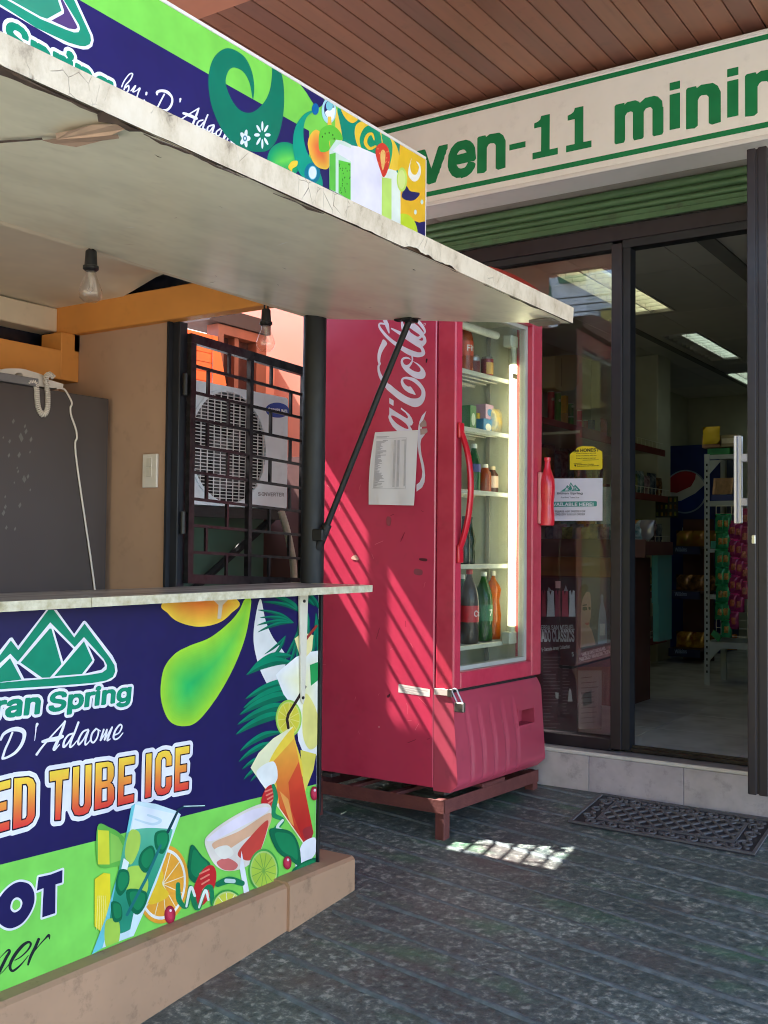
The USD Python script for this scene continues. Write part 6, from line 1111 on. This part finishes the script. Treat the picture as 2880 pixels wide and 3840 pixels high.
def slice_(c, rx, ry, rim, pith, flesh, rot=0, n=10, line=(236, 236, 200), half=None):
    e = lambda s_: A1.poly([(c[0] + s_ * (rx * math.cos(a) * math.cos(rot) - ry * math.sin(a) * math.sin(rot)), c[1] + s_ * (rx * math.cos(a) * math.sin(rot) + ry * math.sin(a) * math.cos(rot))) for a in np.arange(40) / 40 * 6.2832], f=FA)
    its = [(e(1), rim), (e(.9), pith), (e(.82), flesh)]
    ln = [A1.stroke([c, (c[0] + .82 * (rx * math.cos(a) * math.cos(rot) - ry * math.sin(a) * math.sin(rot)), c[1] + .82 * (rx * math.cos(a) * math.sin(rot) + ry * math.sin(a) * math.cos(rot)))], 3.4, FA, False) for a in np.arange(n) / n * 6.2832 + .2]
    its.append((unary_union(ln + [Point(*A1.uv(FA(*c))).buffer(.006)]), line)); return its
def DR(a, b, c):
    a, b, c = (np.array(q, float) for q in (a, b, c))
    def f(x, y):
        t = min(1, max(0, (.55 - y) / .45)); return tuple(a * (1 - t) ** 2 + 2 * b * t * (1 - t) + c * t * t)
    return f
A1.add('printed_lime', slice_((1374, 756), 62, 90, (158, 202, 76), (206, 214, 110), (212, 200, 62), 0, 11, (226, 214, 120)))
A1.add('printed_sunrise_glass', [(A1.poly([(1192, 990), (1230, 920), (1300, 850), (1392, 793), (1402, 850), (1492, 1300), (1478, 1340), (1440, 1348)], f=FA), (238, 232, 190)), (A1.poly([(1290, 940), (1392, 800), (1402, 850), (1440, 1030), (1330, 1160), (1260, 1080)], True, FA), (244, 208, 70)), (A1.poly([(1300, 960), (1400, 850), (1424, 960), (1492, 1300), (1478, 1340), (1445, 1345), (1330, 1180)], f=FA), DR((244, 206, 74), (236, 120, 48), (206, 50, 40))), (A1.poly([(1372, 1060), (1422, 960), (1492, 1300), (1478, 1340), (1445, 1345), (1385, 1190)], f=FA), DR((236, 128, 56), (220, 66, 44), (186, 36, 36))), (A1.poly([(1220, 1010), (1300, 960), (1320, 1040), (1270, 1090)], True, FA), (242, 240, 236)), (A1.poly([(1330, 1100), (1372, 1140), (1400, 1270), (1380, 1250)], f=FA), (240, 160, 80)), (A1.poly([(1440, 1290), (1478, 1270), (1488, 1310), (1462, 1345)], True, FA), (160, 44, 50)), (A1.poly([(1408, 1462), (1415, 1420), (1440, 1350), (1490, 1322), (1505, 1340), (1500, 1400), (1450, 1450)], True, FA), (236, 234, 238))])
A1.add('printed_straw', [(A1.stroke([(1452, 604), (1372, 735), (1366, 760), (1372, 800)], [13, 13, 14, 13], FA, False), (40, 24, 26))])
def berry(c, rx, ry, rot, nm='printed_strawberry'):
    E_ = lambda s_, o=(0, 0): A1.poly([(c[0] + o[0] + s_ * (rx * math.cos(a) * math.cos(rot) - ry * math.sin(a) * math.sin(rot)), c[1] + o[1] + s_ * (rx * math.cos(a) * math.sin(rot) + ry * math.sin(a) * math.cos(rot))) for a in np.arange(28) / 28 * 6.2832], f=FA)
    return [(E_(1), (196, 40, 44)), (unary_union([A1.stroke([(c[0] - rx * .5 + i * 5, c[1] - ry * .55 + i * ry * .24), (c[0] + rx * .45, c[1] - ry * .75 + i * ry * .24)], 8, FA, False) for i in range(5)]), (232, 130, 110)), (E_(.25, (rx * .3, ry * .4)), (214, 70, 60))]
A1.add('printed_strawberry', berry((1282, 1145), 38, 76, .2)); A1.add('printed_peel', [(A1.stroke([(1300, 1075), (1312, 1130), (1300, 1210), (1345, 1240), (1310, 1290), (1360, 1310), (1315, 1350), (1350, 1380)], [16, 22, 24, 18, 24, 18, 24, 14], FA), (30, 132, 84)), (A1.stroke([(1345, 1240), (1320, 1275), (1360, 1300), (1325, 1340)], [12, 14, 12, 12], FA), (222, 226, 216))])
mintc, mintd = (24, 128, 80), (10, 100, 66)
def mint(pts): return [(A1.poly(pts, True, FA, 4), mintd), (A1.poly([tuple(np.mean(pts, 0) + .72 * (np.array(p) - np.mean(pts, 0)) + (3, -4)) for p in pts], True, FA, 4), mintc)]
A1.add('printed_mint', mint([(1280, 1290), (1330, 1280), (1390, 1300), (1425, 1370), (1430, 1460), (1395, 1440), (1320, 1390)]) + mint([(1390, 1480), (1440, 1440), (1510, 1420), (1515, 1480), (1440, 1500), (1400, 1520)]))
A1.add('printed_cup', [(A1.poly([(973, 1345), (1000, 1300), (1080, 1240), (1180, 1185), (1255, 1160), (1290, 1180), (1280, 1260), (1240, 1380), (1180, 1455), (1100, 1482), (1040, 1468), (1000, 1420)], True, FA), (232, 218, 206)), (A1.poly([(985, 1330), (1080, 1255), (1200, 1190), (1280, 1180), (1250, 1215), (1130, 1280), (1020, 1335)], True, FA), (236, 222, 234)), (A1.poly([(1010, 1350), (1140, 1290), (1282, 1205), (1270, 1285), (1180, 1320), (1060, 1390)], True, FA), (228, 176, 140)), (A1.poly([(1130, 1400), (1180, 1330), (1275, 1240), (1240, 1380), (1200, 1425), (1165, 1430)], True, FA), (206, 70, 60)), (A1.poly([(1030, 1440), (1080, 1420), (1130, 1450), (1110, 1478), (1060, 1474)], True, FA), (214, 110, 104)), (A1.poly([(1020, 1380), (1080, 1360), (1110, 1400), (1060, 1425)], True, FA), (238, 228, 214)), (A1.poly([(1148, 1385), (1166, 1480), (1187, 1592), (1162, 1602), (1140, 1470)], f=FA), (236, 234, 238))])
A1.add('printed_lime', slice_((1254, 1480), 72, 104, (70, 160, 70), (180, 210, 120), (176, 204, 72), 0, 12, (120, 170, 70)))
A1.add('printed_mint', mint([(912, 1355), (960, 1410), (1000, 1450), (980, 1500), (930, 1540), (892, 1500), (895, 1420)]))
A1.add('printed_orange', slice_((772, 1545), 122, 188, (232, 160, 50), (238, 232, 222), (238, 164, 54), .12, 12, (240, 226, 190)) + [(A1.poly([(690, 1560), (735, 1420), (775, 1500), (770, 1545), (800, 1600), (710, 1640)], True, FA), (240, 196, 50))])
A1.add('printed_strawberry', berry((972, 1552), 46, 104, .35)); A1.add('printed_peel', [(A1.stroke([(845, 1545), (850, 1620), (885, 1650), (905, 1560), (925, 1640), (945, 1655), (970, 1580), (1000, 1560), (1010, 1640)], [20, 26, 20, 22, 26, 20, 20, 24, 18], FA), (24, 122, 78)), (A1.stroke([(885, 1650), (905, 1560), (925, 1600)], [10, 14, 12], FA), (226, 232, 222)), (A1.stroke([(945, 1655), (975, 1575), (990, 1620)], [10, 14, 10], FA), (226, 232, 222))])
A1.add('printed_lime', slice_((1082, 1660), 78, 90, (60, 150, 66), (196, 214, 130), (206, 208, 70), 0, 10)); A1.add('printed_peel', [(A1.stroke([(1035, 1545), (1090, 1525), (1150, 1540)], [26, 34, 26], FA), (20, 116, 76)), (A1.stroke([(1075, 1528), (1110, 1530)], [20, 20], FA, False), (200, 220, 210))])
for c, rx, ry in (((806, 1690), 27, 44), ((1366, 1443), 20, 32), ((1494, 1112), 18, 34)): A1.add('printed_cranberry', A1.rings(A1.poly([(c[0] + rx * math.cos(a), c[1] + ry * math.sin(a)) for a in np.arange(20) / 20 * 6.2832], f=FA), (150, 26, 52), (206, 60, 86), 4) + [(A1.poly([(c[0] + 3 + 6 * math.cos(a), c[1] - ry * .45 + 7 * math.sin(a)) for a in np.arange(10) / 10 * 6.2832], f=FA), (238, 210, 216))])
A1.add('printed_lime', [(A1.poly([(461, 1268), (520, 1275), (570, 1305), (597, 1350), (585, 1440), (540, 1462), (462, 1450)], True, FA), (98, 176, 70)), (A1.poly([(462, 1285), (515, 1290), (518, 1450), (462, 1450)], f=FA), (214, 210, 56)), (A1.poly([(522, 1300), (560, 1320), (580, 1360), (570, 1430), (522, 1446)], f=FA), (140, 196, 84)), (A1.poly([(447, 1520), (490, 1490), (520, 1495), (522, 1640), (500, 1790), (446, 1745)], f=FA), (236, 212, 44)), (unary_union([A1.stroke([(462 + 9 * i, 1600), (455 + 12 * i, 1760)], 3, FA, False) for i in range(5)]), (240, 228, 130))])
mg = A1.poly([(622, 1172), (655, 1150), (740, 1162), (835, 1195), (857, 1212), (740, 1540), (632, 1790), (560, 1818), (480, 1850), (432, 1880), (500, 1700), (560, 1480), (600, 1290)], f=FA); cl0 = A1.clip
A1.add('printed_mojito_glass', [(mg, (206, 226, 232))]); A1.clip = mg.intersection(cl0)
A1.add('printed_mojito_glass', [(A1.poly([(600, 1160), (640, 1160), (560, 1560), (480, 1860), (420, 1890)], f=FA), (110, 196, 206)), (A1.poly([(640, 1165), (850, 1215), (800, 1330), (620, 1300)], f=FA), (228, 232, 242)), (A1.poly([(600, 1300), (790, 1280), (810, 1320), (720, 1560), (640, 1740), (520, 1760), (560, 1480)], True, FA), DR((176, 220, 196), (96, 190, 150), (40, 140, 110))), (A1.poly([(615, 1290), (660, 1300), (660, 1370), (620, 1450), (590, 1400)], True, FA), (176, 206, 84)), (A1.poly([(600, 1470), (670, 1460), (700, 1520), (690, 1590), (620, 1620), (595, 1550)], True, FA), (168, 204, 80)), (A1.poly([(500, 1720), (560, 1720), (560, 1820), (500, 1840)], True, FA), (170, 206, 80)), (A1.poly([(585, 1420), (610, 1440), (590, 1520), (560, 1530)], f=FA), (232, 240, 240)), (A1.poly([(640, 1640), (690, 1600), (690, 1700), (640, 1800), (610, 1790)], f=FA), (214, 234, 238)), (A1.stroke([(700, 1215), (760, 1240), (720, 1258), (640, 1235)], [10, 14, 12, 8], FA), (196, 214, 224))])
A1.add('printed_mint', mint([(735, 1300), (790, 1290), (800, 1340), (770, 1400), (735, 1370)]) + mint([(670, 1390), (720, 1360), (735, 1420), (690, 1490), (655, 1450)]) + mint([(560, 1480), (605, 1480), (610, 1540), (570, 1600), (545, 1560)]) + mint([(600, 1570), (690, 1580), (690, 1640), (650, 1690), (610, 1650)]) + mint([(525, 1630), (570, 1640), (575, 1710), (535, 1720)]))
A1.clip = cl0
A1.add('printed_straw', [(A1.stroke([(970, 1172), (870, 1176), (845, 1190), (828, 1225), (795, 1295)], [9, 9, 10, 12, 14], FA, False), (20, 56, 66)), (A1.stroke([(970, 1170), (872, 1173)], [4, 4], FA, False), (210, 232, 236)), (A1.stroke([(760, 1360), (690, 1520), (600, 1690)], [12, 14, 14], FA, False), (30, 110, 110))])
# ------------------------------------------------------------------ print on the roof banner
NV2 = (31, 27, 86)
A2.add('printed_ground', [(A2.clip, NV2), (A2.poly([(-200, -300), (335, -5), (900, 320), (1335, 565), (1335, 700), (1700, 700), (1700, -400)], f=FC), (122, 204, 80))])
A2.add('printed_mountain', [(A2.poly([(-200, -60), (1030, -60), (1060, 0), (1285, 490), (1295, 560), (1275, 640), (1220, 680), (1150, 685), (1000, 650), (880, 605), (0, 95), (-200, -10)], f=F8), WHT), (A2.poly([(-200, -60), (990, -60), (1025, 0), (1250, 490), (1258, 560), (1240, 610), (1180, 638), (1100, 635), (950, 590), (500, 385), (0, 58), (-200, -40)], f=F8), (24, 138, 108)), (A2.poly([(60, -20), (100, 0), (560, 262), (900, 405), (1020, 448), (1085, 445), (1106, 400), (1090, 340), (880, 0), (860, -30)], f=F8), WHT), (A2.poly([(120, -20), (780, -30), (800, 0), (850, 150), (650, 260), (560, 230), (150, 0)], f=F8), (48, 140, 112)), (A2.poly([(836, 0), (870, 0), (1060, 350), (1070, 385), (1040, 405), (950, 395), (710, 285), (880, 190), (885, 150)], f=F8), (82, 58, 110))])
t3 = A2.text('Spring', (70, 690), (1545, 1430), (66, 270), F8, bold=.04, shear=.0); A2.add('brand_lettering', [(t3.buffer(.0095), WHT), (t3, (0, 132, 100))])
k7 = [([(120, 250), (150, 180), (215, 95), (255, 92), (230, 160), (170, 230), (150, 285)], [16, 16, 16, 18, 18, 18, 18]), ([(170, 262), (205, 235), (205, 290), (180, 320)], [16, 18, 20, 18]), ([(235, 300), (290, 240), (260, 310), (300, 300), (345, 270), (320, 340), (300, 420)], [14, 22, 18, 14, 22, 18, 14]), ([(428, 325), (425, 345)], [26, 26]), ([(400, 420), (395, 440)], [24, 24]),
    ([(650, 345), (610, 420), (570, 500)], [20, 20, 20]), ([(560, 345), (565, 315), (620, 300), (690, 320), (745, 385), (740, 470), (690, 535), (630, 540)], [24, 34, 34, 38, 26, 28, 30, 26]), ([(850, 402), (845, 440)], [26, 12]), ([(860, 655), (960, 590), (1080, 518)], [18, 16, 18]), ([(1080, 518), (1050, 600), (1005, 715)], [18, 28, 28]), ([(890, 580), (960, 605), (1050, 645)], [30, 40, 34]),
    ([(1130, 665), (1080, 680), (1055, 730), (1090, 745), (1140, 690)], [18, 20, 22, 18, 16]), ([(1190, 600), (1150, 700), (1130, 770), (1160, 780)], [20, 22, 22, 14]), ([(1265, 725), (1200, 745), (1185, 800), (1220, 800), (1270, 735), (1245, 830), (1280, 830)], [20, 20, 22, 18, 20, 22, 14]), ([(1345, 775), (1300, 810), (1300, 860), (1340, 850), (1365, 790), (1390, 800)], [20, 20, 22, 18, 18, 14]), ([(1420, 805), (1385, 900), (1440, 840), (1455, 850), (1430, 920)], [20, 20, 16, 20, 20]), ([(1490, 890), (1540, 880), (1550, 850), (1510, 870), (1485, 930), (1520, 960), (1560, 940)], [16, 18, 18, 20, 22, 20, 14])]
A2.add('script_lettering', [(unary_union([A2.stroke(p, w, F7) for p, w in k7]), WHT)])
DG = (0, 112, 88)
A2.add('printed_swirl', [(A2.poly([(1092, 430), (1098, 370), (1085, 300), (1050, 240), (985, 208), (930, 240), (903, 310), (903, 400), (925, 490), (975, 585), (1045, 640), (1120, 657), (1170, 640), (1205, 580), (1225, 480), (1226, 380), (1215, 315), (1195, 260), (1175, 270), (1175, 320), (1165, 390), (1138, 445), (1090, 485), (1040, 478), (1000, 430), (975, 360), (985, 310), (1010, 292), (1050, 310), (1078, 360)], True, FC, 5), DG)])
fl_ = []
for c, n, rx, ry, L in (((1058, 598), 5, 9, 15, 17), ((1133, 583), 8, 6, 17, 31)):
    for i in range(n):
        a = i / n * 6.2832; fl_.append(A2.poly([(c[0] + (L + ry * math.cos(b)) * math.cos(a) * .75 - rx * math.sin(b) * math.sin(a) * .75, c[1] + ((L + ry * math.cos(b)) * math.sin(a) + rx * math.sin(b) * math.cos(a)) * 1.25) for b in np.arange(14) / 14 * 6.2832], f=FC))
A2.add('printed_flower', [(unary_union(fl_ + [A2.poly([(1058 + 14 * math.cos(b), 598 + 20 * math.sin(b)) for b in np.arange(14) / 14 * 6.2832], f=FC)]), (226, 230, 244)), (A2.poly([(1058 + 9 * math.cos(b), 598 + 13 * math.sin(b)) for b in np.arange(14) / 14 * 6.2832], f=FC), (80, 130, 150)), (A2.poly([(1058 + 4 * math.cos(b), 598 + 6 * math.sin(b)) for b in np.arange(14) / 14 * 6.2832], f=FC), (226, 230, 244))])
EL = lambda cx_, cy_, rx, ry, rot=0: A2.poly([(cx_ + rx * math.cos(a) * math.cos(rot) - ry * math.sin(a) * math.sin(rot), cy_ + rx * math.cos(a) * math.sin(rot) + ry * math.sin(a) * math.cos(rot)) for a in np.arange(36) / 36 * 6.2832], f=FB)
PB = lambda pts, sm=True: A2.poly(pts, sm, FB, 5)
A2.add('printed_circle', A2.rings(EL(490, 830, 118, 125), (0, 140, 100), (104, 204, 84), 6))
A2.add('printed_shape', [(PB([(600, 300), (640, 360), (690, 440), (720, 470), (760, 440), (760, 395), (690, 330)]), NV2), (PB([(860, 470), (1500, 800), (1500, 1420), (1300, 1300), (900, 1000), (850, 700)], False), (0, 132, 112)), (PB([(1290, 700), (1495, 820), (1495, 1400), (1290, 1290), (1270, 1000)], False), (236, 178, 40)), (PB([(880, 470), (940, 490), (1000, 540), (960, 575), (910, 540)]), (236, 190, 60)), (PB([(845, 470), (870, 560), (890, 690), (850, 700), (840, 560)]), (238, 200, 80)), (PB([(980, 600), (1030, 560), (1100, 570), (1170, 640), (1240, 690), (1280, 780), (1280, 890), (1200, 900), (1040, 790), (985, 700)]), (238, 196, 60)), (PB([(1010, 690), (1040, 610), (1100, 590), (1150, 640), (1160, 740), (1110, 800), (1040, 780)]), (0, 142, 104)), (A2.stroke([(1110, 690), (1095, 650), (1065, 660), (1050, 710), (1080, 750), (1120, 735)], [8, 18, 22, 24, 22, 14], FB), (238, 190, 50)), (PB([(1160, 640), (1225, 690), (1235, 780), (1205, 900), (1190, 800)]), (40, 150, 100)), (EL(1385, 880, 112, 180), (232, 186, 38)), (PB([(1370, 815), (1352, 870), (1345, 930), (1375, 975), (1410, 970), (1432, 920), (1425, 860), (1400, 840), (1420, 880), (1400, 930), (1370, 920), (1358, 870)]), (236, 232, 226)), (PB([(1300, 1080), (1330, 1010), (1360, 1045), (1425, 1060), (1390, 1105), (1340, 1110)]), NV2), (PB([(1290, 1100), (1400, 1120), (1480, 1060), (1485, 1260), (1400, 1260), (1300, 1210)], False), (236, 182, 44)), (EL(1395, 1190, 9, 17), (206, 226, 220)), (EL(1440, 1120, 9, 17), (206, 226, 220)), (PB([(1360, 1240), (1420, 1262), (1480, 1250), (1480, 1380), (1430, 1370)], False), NV2), (EL(1310, 1340, 100, 140), (190, 212, 50))])
A2.add('printed_crescent', [(PB([(695, 488), (640, 540), (620, 640), (640, 760), (690, 850), (740, 930), (752, 1010), (690, 990), (600, 930), (560, 820), (548, 700), (570, 590), (630, 510)]), (0, 150, 124)), (EL(682, 920, 55, 72), (0, 112, 140)), (EL(684, 918, 30, 48), (120, 200, 220)), (EL(684, 918, 26, 42), (226, 236, 244)), (EL(703, 478, 24, 40), (0, 98, 160)), (EL(797, 490, 50, 88), (170, 214, 228)), (EL(797, 480, 34, 60), NV2), (PB([(770, 500), (835, 470), (830, 540), (800, 550)]), (232, 236, 236)), (EL(800, 455, 24, 34), (120, 190, 206)), (PB([(790, 530), (812, 530), (815, 600), (786, 600)], False), (236, 190, 70)), (PB([(515, 880), (540, 840), (580, 838), (575, 870), (545, 890), (540, 910)]), (236, 200, 60))])
A2.add('printed_orange', A2.rings(PB([(700, 622), (660, 670), (652, 740), (690, 850), (750, 892), (800, 870), (800, 700), (740, 640)]), (240, 190, 70), (232, 112, 60), 7))
A2.add('printed_kiwi', [(PB([(800, 588), (740, 620), (725, 690), (735, 772), (800, 760), (800, 690), (890, 690), (860, 620)]), (96, 190, 60)), (unary_union([EL(790 + 42 * math.cos(a), 690 - 42 * abs(math.sin(a)) - 6, 4, 7) for a in np.arange(10) * .7]), (40, 84, 30))])
A2.add('printed_glass', [(PB([(798, 760), (845, 690), (900, 700), (950, 725), (950, 1110), (798, 1030)], False), (206, 226, 214)), (PB([(800, 790), (842, 780), (842, 1050), (798, 1030)], False), (92, 186, 70)), (PB([(862, 830), (945, 850), (945, 1110), (862, 1060)], False), (96, 196, 66)), (unary_union([EL(868 + 76 * random.random(), 860 + 200 * random.random(), 3, 6) for i in range(26)]), (40, 110, 40)), (PB([(820, 765), (870, 720), (948, 750), (948, 840)], False), (232, 228, 244)), (PB([(948, 728), (1000, 738), (1120, 790), (1165, 830), (1158, 1215), (948, 1110)], False), (232, 228, 248)), (PB([(1160, 930), (1210, 890), (1260, 905), (1290, 960), (1290, 1285), (1158, 1215)], False), (226, 234, 226)), (PB([(1162, 950), (1228, 960), (1228, 1250), (1160, 1212)], False), (190, 224, 110)), (EL(1300, 965, 36, 84), (196, 224, 100)), (EL(1298, 965, 26, 66), (214, 230, 140))])
A2.add('printed_strawberry', [(PB([(1165, 712), (1125, 740), (1120, 800), (1150, 900), (1170, 948), (1195, 920), (1217, 830), (1205, 750)]), (216, 58, 44)), (PB([(1165, 760), (1150, 800), (1165, 900), (1180, 860), (1185, 780)]), (240, 190, 110)), (unary_union([EL(1130 + 80 * random.random(), 740 + 120 * random.random(), 3, 6) for i in range(14)]), (240, 150, 90))])
